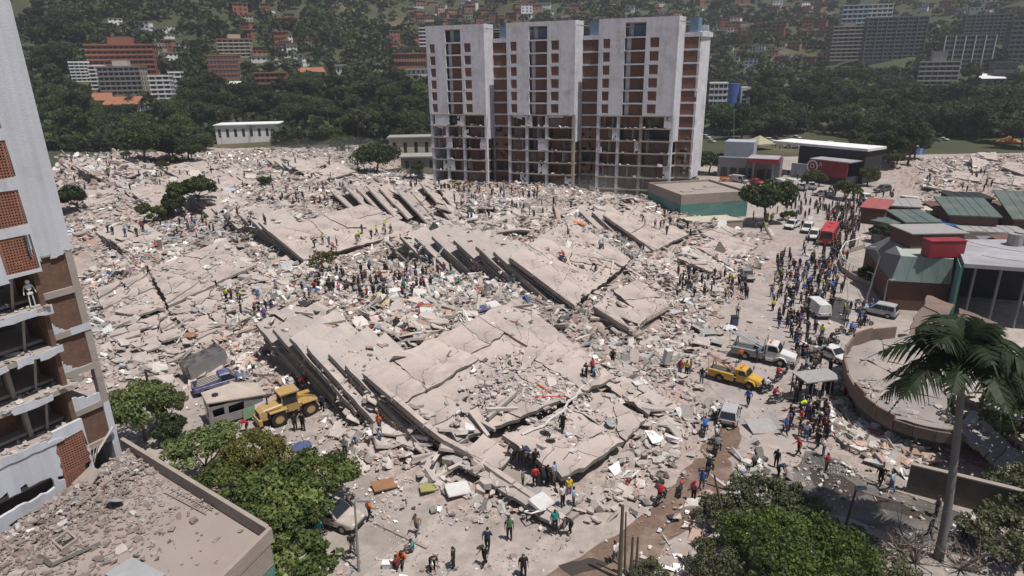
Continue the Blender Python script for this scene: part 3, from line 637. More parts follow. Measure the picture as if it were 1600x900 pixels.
# belongings spilled in the hollow between the blocks
hol = gpoly([(400,440),(520,400),(600,385),(700,420),(800,440),(880,490),(820,475),(740,475),(640,540),(520,500),(420,500)], 3.4)
x, y = pts_in(hol, 9000, r); D.add(np.stack([x, y, tsample(x, y)+.1], 1), .25*4.5**(r.random(len(x))**2), r, .16, tilt=.6)
hol = gpoly([(150,400),(230,390),(340,350),(380,330),(410,380),(350,372),(230,420),(160,440)], 1.6)
x, y = pts_in(hol, 4500, r); D.add(np.stack([x, y, tsample(x, y)+.05], 1), .25*4.5**(r.random(len(x))**2), r, .10, tilt=.5)
fl = gpoly([(85,225),(200,225),(250,270),(240,300),(90,300)], 2.4)
x, y = pts_in(fl, 5000, r); D.add(np.stack([x, y, tsample(x, y)+.1], 1), .5*4.5**(r.random(len(x))**2), r, .07, tilt=.6)
for pl, n, z in (([(1425,240),(1600,232),(1700,250),(1700,310),(1440,312)], 6000, 1.8), ([(1180,690),(1156,730),(1135,780),(1070,870),(1040,905),(1090,905),(1150,850),(1210,770)], 2600, 0), ([(1250,620),(1320,620),(1340,660),(1440,700),(1420,740),(1330,700),(1280,660)], 3500, .6), ([(960,905),(1020,905),(1120,780),(1090,770)], 200, 0)):
    gp = gpoly(pl, z); x, y = pts_in(gp, n, r); D.add(np.stack([x, y, tsample(x, y)+.02], 1), .18*6**(r.random(len(x))**2.2), r, .04, tilt=.35)
# brick crumbs on the big roof, grit over the trodden ground
for pl, n, z, c_ in (([(770,570),(850,550),(930,590),(900,640),(800,650),(750,620)], 2400, 3.6, 1), ([(700,640),(860,600),(990,640),(900,700)], 3500, 2.0, 1), ([(820,330),(930,340),(960,410),(870,440)], 1500, 5, 1)):
    gp = gpoly(pl, z); x, y = pts_in(gp, n, r); k = vnoise(x*.35, y*.35, 41)+.6*vnoise(x*1.1, y*1.1, 42) > -.1; x, y = x[k], y[k]; o_ = PAL.copy(); PAL[:] = np.array((.46,.37,.335))*np.linspace(.8, 1.2, len(PAL))[:, None]; PAL[6:] = (.5, .46, .44); D.add(np.stack([x, y, tsample(x, y)+.03], 1), .07*6**(r.random(len(x))**2.8), r, .01, .4); PAL[:] = o_
for pl, n in (([(380,640),(500,640),(640,745),(800,800),(900,840),(840,905),(420,905)], 11000), ([(1100,575),(1200,420),(1330,330),(1330,470),(1310,620),(1250,720),(1140,700)], 9000), ([(850,905),(1130,690),(1200,740),(1020,905)], 1100), ([(1220,700),(1600,790),(1600,900),(1300,900)], 4200), ([(170,590),(330,600),(400,640),(380,700),(230,690)], 3000)):
    gp = gpoly(pl, 0); x, y = pts_in(gp, n, r); k = r.random(len(x)) < np.clip(.35+.7*vnoise(x*.4, y*.4, 51)+.3*vnoise(x*1.3, y*1.3, 52), .05, 1); x, y = x[k], y[k]; D.add(np.stack([x, y, tsample(x, y)+.005], 1), .05*7**(r.random(len(x))**2.6), r, .03, .3)
D.build('loose_rubble', 'loose broken concrete, brick and plaster spread over the mounds')
# larger pieces, one object each, belonging to the block they lie on
def big_pieces(b, poly, n, s0, s1, seed, z=1.0):
    rng = random.Random(seed); gp = gpoly(poly, z); P = np.array(gp); k = 0; tries = 0
    while k < n and tries < n*30:
        tries += 1
        x = rng.uniform(P[:, 0].min(), P[:, 0].max()); y = rng.uniform(P[:, 1].min(), P[:, 1].max())
        if not bool(in_poly(np.array([x]), np.array([y]), gp)[0]): continue
        s = s0*(s1/s0)**(rng.random()**1.6); chunk(b, (x, y, float(tsample(x, y))+.06+.05*s), s, rng); k += 1
big_pieces(A, [(500,640),(640,675),(740,740),(850,815),(800,805),(640,745),(520,690)], 190, .35, 1.5, 1, .4)
big_pieces(A, [(760,600),(900,590),(980,670),(880,690),(760,680)], 55, .4, 1.4, 2, 2)
big_pieces(A, [(900,800),(1050,640),(1100,610),(1095,680),(1020,760),(930,830)], 140, .4, 1.3, 3, .3)
big_pieces(B, [(600,420),(860,480),(920,560),(760,470),(620,480)], 90, .6, 2.0, 4, 3.4)
big_pieces(B, [(930,540),(1090,500),(1110,580),(1000,600)], 90, .5, 1.4, 5, .6)
big_pieces(B, [(700,340),(880,325),(870,350),(790,390),(700,365)], 110, .8, 2.6, 6, 3.6)
big_pieces(Cb, [(400,400),(500,420),(480,480),(400,470),(360,400)], 80, .5, 1.8, 7, 2)
big_pieces(Cb, [(330,330),(520,290),(600,310),(430,345)], 90, .7, 2.2, 8, 3)
big_pieces(E, [(960,400),(1060,395),(1150,430),(1100,480),(1010,440)], 90, .5, 1.6, 9, 1)
big_pieces(E, [(880,320),(1000,300),(1120,340),(1040,345)], 60, .6, 2.0, 10, 2)
big_pieces(Fb, [(150,440),(400,400),(470,480),(330,570),(200,590)], 120, .4, 1.4, 11, 1.2)
big_pieces(Fb, [(320,560),(420,540),(470,580),(420,600)], 50, .5, 1.6, 12, .8)
big_pieces(G, [(95,230),(240,240),(330,270),(300,300),(100,300)], 120, .8, 2.6, 13, 2.2)
big_pieces(G, [(330,250),(540,235),(560,270),(380,260)], 90, .8, 2.4, 14, 2)
big_pieces(I_, [(1430,250),(1600,240),(1640,300),(1450,310)], 90, .8, 2.2, 15, 1.8)
# ------------------------------------------------------------------ the standing towers
M_WHITE = mat('white_render', (.60, .60, .65), .8, .12, .8, .2, 12, col2=(.46, .455, .48), mix=.60, patch=.25, detail=10, streak=.13)
M_WHITED = mat('white_render_near', (.55, .575, .63), .8, .06, .5, .25, 14, col2=(.47, .48, .51), mix=.62, patch=.3, detail=9, streak=.16)
M_CONC = mat('frame_concrete', (.34, .30, .27), .9, .2, .8, .3, 8, objvar=.06)
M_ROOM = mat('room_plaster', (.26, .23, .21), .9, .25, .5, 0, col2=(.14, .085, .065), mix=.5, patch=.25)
M_GREENP = mat('green_paint', (.10, .24, .21), .75, .12, .6, .1, 6, col2=(.17, .28, .26), mix=.62, patch=.25)
M_BLUEP = mat('blue_panel', (.13, .21, .31), .6, .12, 1.5)
def brick_mat(name, c1, c2, mo, sc, rough=.9):
    m = bpy.data.materials.new(name); m.use_nodes = True; n = m.node_tree.nodes; L = m.node_tree.links; b = n['Principled BSDF']; b.inputs['Roughness'].default_value = rough
    tc = n.new('ShaderNodeTexCoord'); bt = n.new('ShaderNodeTexBrick'); bt.inputs['Scale'].default_value = sc; bt.inputs['Color1'].default_value = (*c1, 1); bt.inputs['Color2'].default_value = (*c2, 1); bt.inputs['Mortar'].default_value = (*mo, 1); bt.inputs['Mortar Size'].default_value = .025; bt.inputs['Brick Width'].default_value = .6; bt.inputs['Row Height'].default_value = .3
    # brick pattern runs along the wall and up it
    sx = n.new('ShaderNodeSeparateXYZ'); cx = n.new('ShaderNodeCombineXYZ'); ad = n.new('ShaderNodeMath'); ad.operation = 'ADD'
    L.new(tc.outputs['Object'], sx.inputs[0]); L.new(sx.outputs[0], ad.inputs[0]); L.new(sx.outputs[1], ad.inputs[1]); L.new(ad.outputs[0], cx.inputs[0]); L.new(sx.outputs[2], cx.inputs[1]); L.new(cx.outputs[0], bt.inputs[0])
    nz = n.new('ShaderNodeTexNoise'); nz.inputs['Scale'].default_value = 1.6; nz.inputs['Detail'].default_value = 6; L.new(tc.outputs['Object'], nz.inputs[0])
    mr = n.new('ShaderNodeMapRange'); mr.inputs[3].default_value = .6; mr.inputs[4].default_value = 1.4; L.new(nz.outputs[0], mr.inputs[0])
    vm = n.new('ShaderNodeVectorMath'); vm.operation = 'SCALE'; L.new(bt.outputs[0], vm.inputs[0]); L.new(mr.outputs[0], vm.inputs['Scale']); L.new(vm.outputs[0], b.inputs['Base Color'])
    bp = n.new('ShaderNodeBump'); bp.inputs['Strength'].default_value = .6; bp.inputs['Distance'].default_value = .03; L.new(bt.outputs['Fac'], bp.inputs['Height']); bp.invert = True; L.new(bp.outputs[0], b.inputs['Normal'])
    MATS[name] = m; return m
M_BRICK = brick_mat('hollow_brick', (.19, .105, .072), (.145, .08, .056), (.10, .075, .06), 3.2)
M_BRICKF = mat('brick_infill', (.165, .085, .06), .9, .22, 1.2, .2, 9, objvar=.18)
M_LAT = mat('clay_lattice', (.27, .125, .085), .85, .2, 2.5)
def make_tower():
    TH = rad(20); u = Vector((math.cos(TH), -math.sin(TH), 0)); w = Vector((math.sin(rad(40)), math.cos(rad(40)), 0)); up = Vector((0, 0, 1))
    RB = at(1043, 318); L = 64.6; O = RB-u*L; h = 3.0; REC = 3.2; T13 = 13*h
    T = empty('apartment_tower', O, 0, 'white thirteen-storey apartment tower with its lower facade torn off, middle background', 'apartment tower')
    def sx(px, z=30):                       # distance along the front for a photograph column
        lo, hi = -5, L+5
        for _ in range(40):
            m = (lo+hi)/2
            if proj(O+u*m+up*z)[0] < px: lo = m
            else: hi = m
        return lo
    blocks = [(0, sx(758)), (sx(792), sx(898)), (sx(934), L)]
    rng = random.Random(4); Z = Vector((0, 0, 0))
    FR = [0, .057, .15, .335, .395, .60, .655, .77, 1]
    for bi, (a, b) in enumerate(blocks):
        wd = b-a; xs = [a+f*wd for f in FR]
        # upper facade with the window columns, and its ragged lower hem
        zs = []; 
        for k in range(7, 13): zs += [k*h+.12, k*h+.62, k*h+2.78]
        zs += [T13+.12, T13+3.2, T13+4.2]
        # fine grid so that the torn hem can step and crumble
        fx = []
        for i in range(8):
            n = max(1, round((xs[i+1]-xs[i])/.55)); fx += [(xs[i]+(xs[i+1]-xs[i])*j/n, i) for j in range(n)]
        X = [p[0] for p in fx]+[b]; ci = [p[1] for p in fx]
        lowz = [5*h+.1+j*.45 for j in range(14) if 5*h+.1+j*.45 < 7*h-.1]; ZS = lowz+zs; nl = len(lowz)
        hem = [7*h-.2+1.6*fnoise(x, bi*9, .22, 3) - (3.4 if (bi == 0 and i < 12 and i > 2) else 0) for i, x in enumerate(X)]
        def solid(i, j, ci=ci, nl=nl, hem=hem, ZS=ZS):
            c = ci[i]
            if j < nl: return c not in (3, 4) and ZS[j] > hem[i]
            j -= nl; r = j % 3 if j < 18 else 99
            if j >= 18: return not (c in (3, 4) and j == 18)      # top storey and parapet, open loggia
            if c in (1, 6): return r != 1
            if c in (3, 4): return r == 2
            return True
        mb = MB(); cellwall(mb, X, ZS, solid, Z, u, w*.3, .14, bi+1, jrows=nl); mb.build('facade', M_WHITE, T)
        # right flank, back wall, roof of the block
        mb = MB(); cellwall(mb, [0, .8, 1.6, 2.4, REC], [5*h-1.2*rng.random()]+[7*h+.1, 10*h, T13+4.2], lambda i, j: True, u*(b-.32)+w*.3, w, u*.32, .1, 9); mb.build('side_wall', M_WHITE, T)
        mb = MB(); cellwall(mb, [0, 2, REC], [7*h+.1, 10*h, T13+4.2], lambda i, j: True, u*a+w*.3, w, u*.3); mb.build('side_wall', M_WHITE, T)
        MB().obox(u*a+w*.35+up*(T13+3.0), u*wd, w*10, up*.2).build('roof_slab', M_CONC, T)
        for k in range(7, 13):
            for c in (1, 6):
                MB().obox(Z, u*(xs[c+1]-xs[c]+.1), w*.1, up*2.3).build('brick_infill', M_BRICKF, T, loc=u*(xs[c]-.05)+w*.22+up*(k*h+.55))
            MB().obox(Z, u*(xs[5]-xs[4]+.05), w*.12, up*2.75).build('brick_infill', M_BRICKF, T, loc=u*(xs[4])+w*1.0+up*(k*h+.14))
            MB().obox(Z, u*(xs[4]-xs[3]), w*.12, up*2.75).build('loggia_wall', M_WHITE, T, loc=u*(xs[3])+w*1.1+up*(k*h+.14))
            MB().obox(Z, u*(xs[5]-xs[3]), w*1.2, up*.2).build('floor_slab', M_WHITE, T, loc=u*xs[3]+w*.02+up*(k*h-.1))
        MB().obox(Z, u*(xs[5]-xs[3]), w*1.4, up*.22).build('floor_slab', M_WHITE, T, loc=u*xs[3]+w*.02+up*(T13-.1))
        MB().obox(Z, u*(xs[5]-xs[4])*.75, w*.1, up*2.6).build('window', M_BLUEP, T, loc=u*(xs[4]+.1)+w*2.2+up*(T13+.2))
        MB().obox(Z, u*(xs[4]-xs[3]), w*.1, up*2.9).build('loggia_wall', M_WHITE, T, loc=u*(xs[3])+w*2.0+up*(T13+.2))
        # torn lower storeys: plates, columns, back rooms
        cols = [a, a+.27*wd, a+.57*wd, b-.62]
        for i, c in enumerate(cols):
            mb = MB(); zz = [0, 3, 6, 9, 12, 15, 18, 21.2]
            cellwall(mb, [0, .31, .62], zz, lambda i, j: True, Z, u, w*.55, .05, int(c)); mb.build('column', [M_WHITE, M_CONC][(i+bi) % 5 == 4], T, loc=u*c+w*.1)
            MB().obox(Z, u*.5, w*.5, up*21).build('column', M_CONC, T, loc=u*(c+.05)+w*3.4)
        for k in range(0, 8):
            n = 18; mb = MB(); t = .28
            P = [(x, -.05-.12*abs(fnoise(x, k*5+bi, 1.3, 2))) for x in [a+.1+(wd-.3)*i/n for i in range(n+1)]]
            top = [u*x+w*y for x, y in P]+[u*(b-.2)+w*10, u*(a+.1)+w*10]; mb.prism([p+up*t for p in top], top); mb.build('floor_slab', M_CONC, T, loc=up*(k*h-.14))
            if k == 7: continue
            for i in range(3):
                x0, x1 = cols[i]+.5, cols[i+1]; dd = rng.uniform(.9, 3.4)
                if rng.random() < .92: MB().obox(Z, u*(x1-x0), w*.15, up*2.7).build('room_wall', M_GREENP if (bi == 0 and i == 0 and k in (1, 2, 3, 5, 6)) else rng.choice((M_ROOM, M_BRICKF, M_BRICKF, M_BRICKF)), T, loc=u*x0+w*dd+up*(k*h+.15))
                for q in range(rng.choice((1, 1, 2))):
                    mb = MB(); cellwall(mb, [0, .7, 1.4, 2.1, 2.8], [0, .7, 1.4, 2.1, 2.7], lambda i, j, z=rng.uniform(-.6, 1.3), s=rng.random(): i*.4+z+s*j > -.2 and j*.6 < 2.2-i*.35+z, Z, w, u*.14, .12, k*9+i+q)
                    if mb.f: mb.build('partition', rng.choice((M_BRICKF, M_ROOM, M_CONC)), T, loc=u*rng.uniform(x0+.5, x1-.8)+w*rng.uniform(.3, 1.0)+up*(k*h+.14))
                for q in range(6): chunk(T, O+u*rng.uniform(x0, x1)+w*rng.uniform(-.1, 1.6)+up*(k*h+.25), rng.uniform(.4, 1.1), rng)
                if rng.random() < .3:      # leftover piece of the outer skin
                    mb = MB(); W_ = rng.uniform(.8, 2.0); cellwall(mb, [0, W_*.3, W_*.6, W_], [0, .6, 1.2, 1.9, 2.7], lambda i, j: rng.random() < .75, Z, u, w*.2, .2, k*5+i)
                    if mb.f: mb.build('facade_remnant', M_WHITE, T, loc=u*rng.choice((x0, x1-W_))+w*.05+up*(k*h+.14))
    # recessed bays between the blocks: stacked brick panels with white slab edges
    bays = [(blocks[0][1], blocks[1][0]), (blocks[1][1], blocks[2][0]), (blocks[2][1]-.3, blocks[2][1]+3.6)]
    for bi, (a, b) in enumerate(bays):
        for k in range(0, 13):
            MB().obox(Z, u*(b-a+(.5 if bi < 2 else -.1)), w*(6 if bi < 2 else 2), up*.42).build('floor_slab', M_WHITE if k > 5 else M_CONC, T, loc=u*a+w*REC+up*(k*h-.2))
            if k > 4 or rng.random() < (.45 if bi < 2 else .8):
                x0, x1 = a+.15, b
                n = max(2, int((x1-x0)/.6)); gone = k < 6
                mb = MB(); cellwall(mb, [(x1-x0)*i/n for i in range(n+1)], [0, .65, 1.3, 1.95, 2.58], lambda i, j: not gone or fnoise(i*.6, j*.6+k, 1, bi) > -.28, Z, u, w*.14, .1, k)
                if mb.f: mb.build('brick_infill', M_BRICKF, T, loc=u*x0+w*(REC+.15)+up*(k*h+.22))
            else:
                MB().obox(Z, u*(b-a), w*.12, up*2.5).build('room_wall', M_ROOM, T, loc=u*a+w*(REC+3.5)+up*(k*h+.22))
        MB().obox(Z, u*(b-a+.4), w*6, up*1.0).build('parapet', M_WHITE, T, loc=u*a+w*(REC-.02)+up*(T13-.2))
        if bi < 2: MB().obox(Z, u*2.2, w*2.5, up*2.9).build('roof_cabin', M_BLUEP, T, loc=u*(a+.9)+w*(REC+1.5)+up*(T13+.8))
        else: MB().obox(Z, u*1.9, w*2, up*3.2).build('roof_cabin', M_BLUEP, T, loc=u*(a+.9)+w*(REC+1.0)+up*(T13+.8))
        for k in range(2):
            MB().tube([u*(a+.3)+w*(REC+.1)+up*(T13+.8+.5*(k+1)), u*(b-.1)+w*(REC+.1)+up*(T13+.8+.5*(k+1))], .04, 5).build('railing', M_REBAR, T)
        # dark rain pipe down the bay
        if bi < 2: MB().tube([u*(b-1.2)+w*(REC-.12)+up*(T13+.6), u*(b-1.2)+w*(REC-.12)+up*(7*h), u*(b-1.1)+w*(REC-.1)+up*(3.5*h)], .09, 6).build('rain_pipe', M_REBAR, T)
    # slanting end wall
    e0 = u*(blocks[2][1]+3.5)+w*REC; e = Vector((math.sin(rad(42)), math.cos(rad(42)), 0)); n = Vector((e.y, -e.x, 0))
    zs = []
    for k in range(2, 14): zs += [k*h-.05, k*h+.05, k*h+1.4]
    zs = zs[:-1]+[T13+1.0]
    mb = MB(); cellwall(mb, [0, .7, 1.5, 2.4, 3.2, 4.0, 4.8, 5.6], zs, lambda i, j: not (j == 0 and i > 3) and not (j < 2 and i > 4) and not (17 < j < 20 and i == 0), e0, e, -n*.3, .16, 3); mb.build('end_wall', M_WHITE, T)
    MB().obox(e0+up*.1, e*5.4, -n*.1-n*2.5, up*(2*h-.6)).build('room_wall', M_ROOM, T)
    for k in range(14): MB().obox(Z, e*5.3, -n*4, up*.3).build('floor_slab', M_CONC, T, loc=e0-n*.32+up*(k*h-.18))
    MB().obox(u*.4+w*10.2, u*(L+2), w*.3, up*(T13+2.6)).build('rear_wall', M_WHITE, T)
    MB().obox(u*.02+w*.4, w*9.8, u*.25, up*(T13+3.1)).build('end_wall', M_WHITE, T)
    return T, O, u, w
TOWER, TO, TU, TW = make_tower()
# ------------------------------------------------------------------ near tower at the left edge of the view
def make_near_tower():
    TH = rad(29); d = Vector((math.sin(TH), math.cos(TH), 0)); n = Vector((d.y, -d.x, 0)); up = Vector((0, 0, 1)); K = at(190, 705, 6); K.z = 0; l = -d; Z = Vector((0, 0, 0))
    T = empty('apartment_tower', K, 0, 'near white apartment tower with clay lattice windows and ripped open rooms, left edge', 'apartment tower')
    lv = [4.7, 7.5, 10.3, 13.2, 16.0, 18.8, 21.5, 24.3, 27.1, 29.9, 32.7, 35.5, 38.3, 41.1]; E = 1.0; rng = random.Random(8)
    # corner column, white below and above, bare concrete between
    MB().obox(Z, l*.45, -n*.5, up*10.2).build('column', M_WHITED, T)
    MB().obox(Z, l*.45, -n*.5, up*11.35).build('column', M_CONC, T, loc=up*10.2)
    # inner column of the brick bay
    MB().obox(Z, l*.35, -n*.5, up*21.5).build('column', M_CONC, T, loc=l*2.35)
    for i, z in enumerate(lv):
        big = z < 21.6
        m = M_CONC if big else M_WHITED
        if big:
            MB().obox(Z, l*2.0, -n*.35, up*.42).build('edge_beam', M_CONC, T, loc=l*.4+n*.02+up*(z-.3))
            MB().obox(Z, l*14, -n*9, up*.2).build('floor_slab', M_CONC, T, loc=l*.42-n*.36+up*(z-.22))
        if i and z-lv[i-1] and z <= 21.6 and i not in (3,):       # brick infill of the narrow bay; one has fallen through
            hgt = z-lv[i-1]-.42
            if i == 1: continue
            nx, nz = 9, 10
            mb = MB(); cellwall(mb, [1.95*q/nx for q in range(nx+1)], [hgt*q/nz for q in range(nz+1)], lambda a, b: True, Z, l, -n*.16, 0, i); ob = mb.build('brick_infill', M_BRICK, T, loc=l*.42-n*.14+up*(lv[i-1]+.12))
            mb = MB(); s_ = i*3   # plaster still clinging near the floor
            cellwall(mb, [1.0+1.0*q/9 for q in range(10)], [hgt*.42*q/8 for q in range(9)], lambda a, b: b/8 < (a/9)**1.3*1.0+.16*fnoise(a*.7, b*.7, 1, s_) and (i in (4, 5, 3)), Z, l, -n*.04, .05, s_)
            if mb.f: mb.build('plaster_remnant', M_WHITED, T, loc=l*.42+n*.0+up*(lv[i-1]+.1))
    mb = MB(); cellwall(mb, [q*.2 for q in range(10)], [q*.16 for q in range(9)], lambda a, b: b < 2.2+2.6*abs(fnoise(a, 3, .35, 2))+a*.25, Z, l, -n*.12, .06, 4); mb.build('plaster_remnant', M_WHITED, T, loc=l*.45-n*.05+up*10.4)
    MB().obox(Z, l*1.3, n*.03, up*.5).build('plaster_remnant', M_WHITED, T, loc=n*.02+up*15.72)
    # upper white skin of the corner bay: flush with the projecting bay, ragged hem
    X = [2.42*q/9 for q in range(10)]; zz = [21.1, 21.35, 21.6, 22, 24.3, 27.1, 29.9, 35, 42]
    mb = MB(); cellwall(mb, X, zz, lambda a, b: not (b == 0 and a in (0, 1, 5, 6)) , Z, l, -n*.25, .1, 5); mb.build('facade', M_WHITED, T, loc=n*.03)
    # projecting bay
    P0 = l*2.4+n*E
    def lattice(z0, z1, s0, w_, ragged=False):
        nx = 11; nz = 13; xs = []; zs = []
        for q in range(nx): xs += [w_*q/nx, w_*q/nx+w_/nx*.42]
        xs.append(w_); hh = z1-z0
        for q in range(nz): zs += [hh*q/nz, hh*q/nz+hh/nz*.42]
        zs.append(hh)
        mb = MB(); cellwall(mb, xs, zs, lambda a, b: (a % 2 == 0 or b % 2 == 0 or a == 2*nx-1 or b == 2*nz-1) and not (ragged and a < 5 and b > 14-a*2.2), Z, l, -n*.16, .0, 1); return mb.build('clay_lattice', M_LAT, T, loc=P0+l*s0-n*.05+up*z0)
    S0, LW = .12, 1.75
    xs = [0, S0, S0+LW]+[S0+LW+.5*q for q in range(1, 22)]
    zs = [19.9, 20.2, 20.5, 20.8]; openz = []
    for z in lv[5:13]: zs += [z+2.2, z+2.75+.15]
    zs = [19.9, 20.15, 20.4, 20.7]
    for z in (20.75, 23.55, 26.35, 29.15, 31.95, 34.75, 37.55): zs += [z+.1, z+2.25]
    zs.append(43)
    def sol(a, b):
        if b < 3: return zs[b] > 20.3+.5*fnoise(xs[a], 7, .8, 2)
        return not (a == 1 and (b-4) % 2 == 0 and b >= 4)
    mb = MB(); cellwall(mb, xs, zs, sol, Z, l, -n*.28, .07, 6); mb.build('facade', M_WHITED, T, loc=P0)
    for q, z in enumerate((20.75, 23.55, 26.35, 29.15, 31.95, 34.75)): lattice(z+.1, z+2.25, S0, LW, ragged=(q == 0))
    # open rooms: projecting slabs with white fascia remnants, brick partitions, columns
    for i, z in enumerate((10.3, 13.2, 16.0, 18.8)):
        z -= .75
        m = 26; P = [(11*q/m, .0-.15*abs(fnoise(q, i, .9, 1))) for q in range(m+1)]
        top = [l*x-n*y*-1 for x, y in P]; top = [l*x+n*y for x, y in P]+[l*11-n*6, -n*6]; mb = MB(); mb.prism([p+up*.35 for p in top][::-1], top[::-1]); mb.build('floor_slab', M_CONC, T, loc=P0+up*z)
        mb = MB(); cellwall(mb, [.45*q for q in range(25)], [0, .18, .36, .52], lambda a, b: fnoise(a*.5, b*.3+i*3, 1, 4) > -.25 and (i > 1 or a > 2), Z, l, -n*.06, .08, i); mb.build('facade_remnant', M_WHITED, T, loc=P0+n*.07+up*(z-.12))
        for q in range(46): chunk(T, K+P0+l*rng.uniform(.1, 9)-n*rng.uniform(-.05, 1.3)+up*(z+.42), rng.uniform(.15, .5), rng)
        MB().obox(Z, l*.3, -n*2.6, up*2.4).build('partition', M_BRICK, T, loc=P0+l*.12-n*.35+up*(z+.36))
        MB().obox(Z, l*.25, -n*.4, up*2.4).build('column', M_CONC, T, loc=P0+l*(2.4+.3*i)-n*1.2+up*(z+.36))
        MB().obox(Z, l*2.3, -n*.2, up*2.4).build('room_wall', [M_BRICK, M_ROOM, M_ROOM, M_BRICK][i], T, loc=P0+l*(2.7)-n*(2.2+.4*i)+up*(z+.36))
        MB().obox(Z, l*11, -n*.2, up*2.4).build('room_wall', M_ROOM, T, loc=P0+l*.2-n*5.2+up*(z+.36))
        mb = MB(); mb.tube([P0+l*1.6-n*1.2+up*(z+.4), P0+l*1.35-n*.9+up*(z+2.5)], .1, 4); mb.build('fallen_post', M_CONC, T)
    # torn white apron around the lower storeys, with a jagged window hole and two lattices
    xs = [0, S0, S0+LW]+[S0+LW+.35*q for q in range(1, 27)]; zs = [4.6, 4.9, 5.2, 5.5, 6.0, 6.35, 6.7, 7.0, 7.3, 7.6, 7.9, 8.25, 8.6, 9.4, 9.75, 9.95, 10.2]
    def ap(a, b):
        x, z = xs[a], zs[b]
        if z > 9.3+.5*fnoise(x, 2, .5, 8) and a > 1 and z > 9.7: return False
        if a == 1 and (7.0 <= z < 9.4 or 5.0 <= z < 6.5): return False
        if z < 4.75+.5*fnoise(x, 5, .6, 9)+.5: return a < 2 and False
        if 2.6+.3*fnoise(z, 1, 1.5, 1) < x < 6.2+.3*fnoise(z, 4, 1.4, 1) and 6.0 < z < 7.25+.4*fnoise(x, 8, .8, 3): return False
        if 6.6 <= z < 7.0 and x < 2.2: return fnoise(x, z, 2, 6) > -.1
        return True
    mb = MB(); cellwall(mb, xs, zs, ap, Z, l, -n*.22, .1, 8); mb.build('facade', M_WHITED, T, loc=P0)
    lattice(7.0, 9.4, S0, LW); lattice(5.2, 7.0, S0, LW, True)
    MB().obox(Z, l*11, -n*6, up*.3).build('floor_slab', M_CONC, T, loc=P0-n*.3+up*7.0)
    MB().obox(Z, l*11, -n*.2, up*2.6).build('room_wall', M_ROOM, T, loc=P0-n*2.6+up*7.3)
    MB().obox(Z, l*11, -n*.2, up*3.4).build('room_wall', M_ROOM, T, loc=P0-n*2.2+up*3.5)
    MB().tube([n*.1+l*1.9+up*6.6, n*.3+l*.3+up*8.3], .11, 4).build('fallen_post', M_CHUNK, T)
    for q in range(3): MB().tube([n*(.6+.2*q)+l*(2.2+.25*q)+up*6.5, n*.2+l*(1.5+.25*q)+up*7.5], .03, 4).build('bent_pipe', M_CONC, T)
    MB().obox(-n*.4+up*21.5, l*16, -n*9, up*21).build('core_wall', M_WHITED, T)
    MB().obox(-n*9+up*.0, l*16, -n*.3, up*42).build('rear_wall', M_WHITED, T)
    MB().obox(-n*.6, -n*8.3, l*.25, up*9).build('side_wall', M_WHITED, T)
    return T, K, l, n
NEAR, NK, NL, NN = make_near_tower()
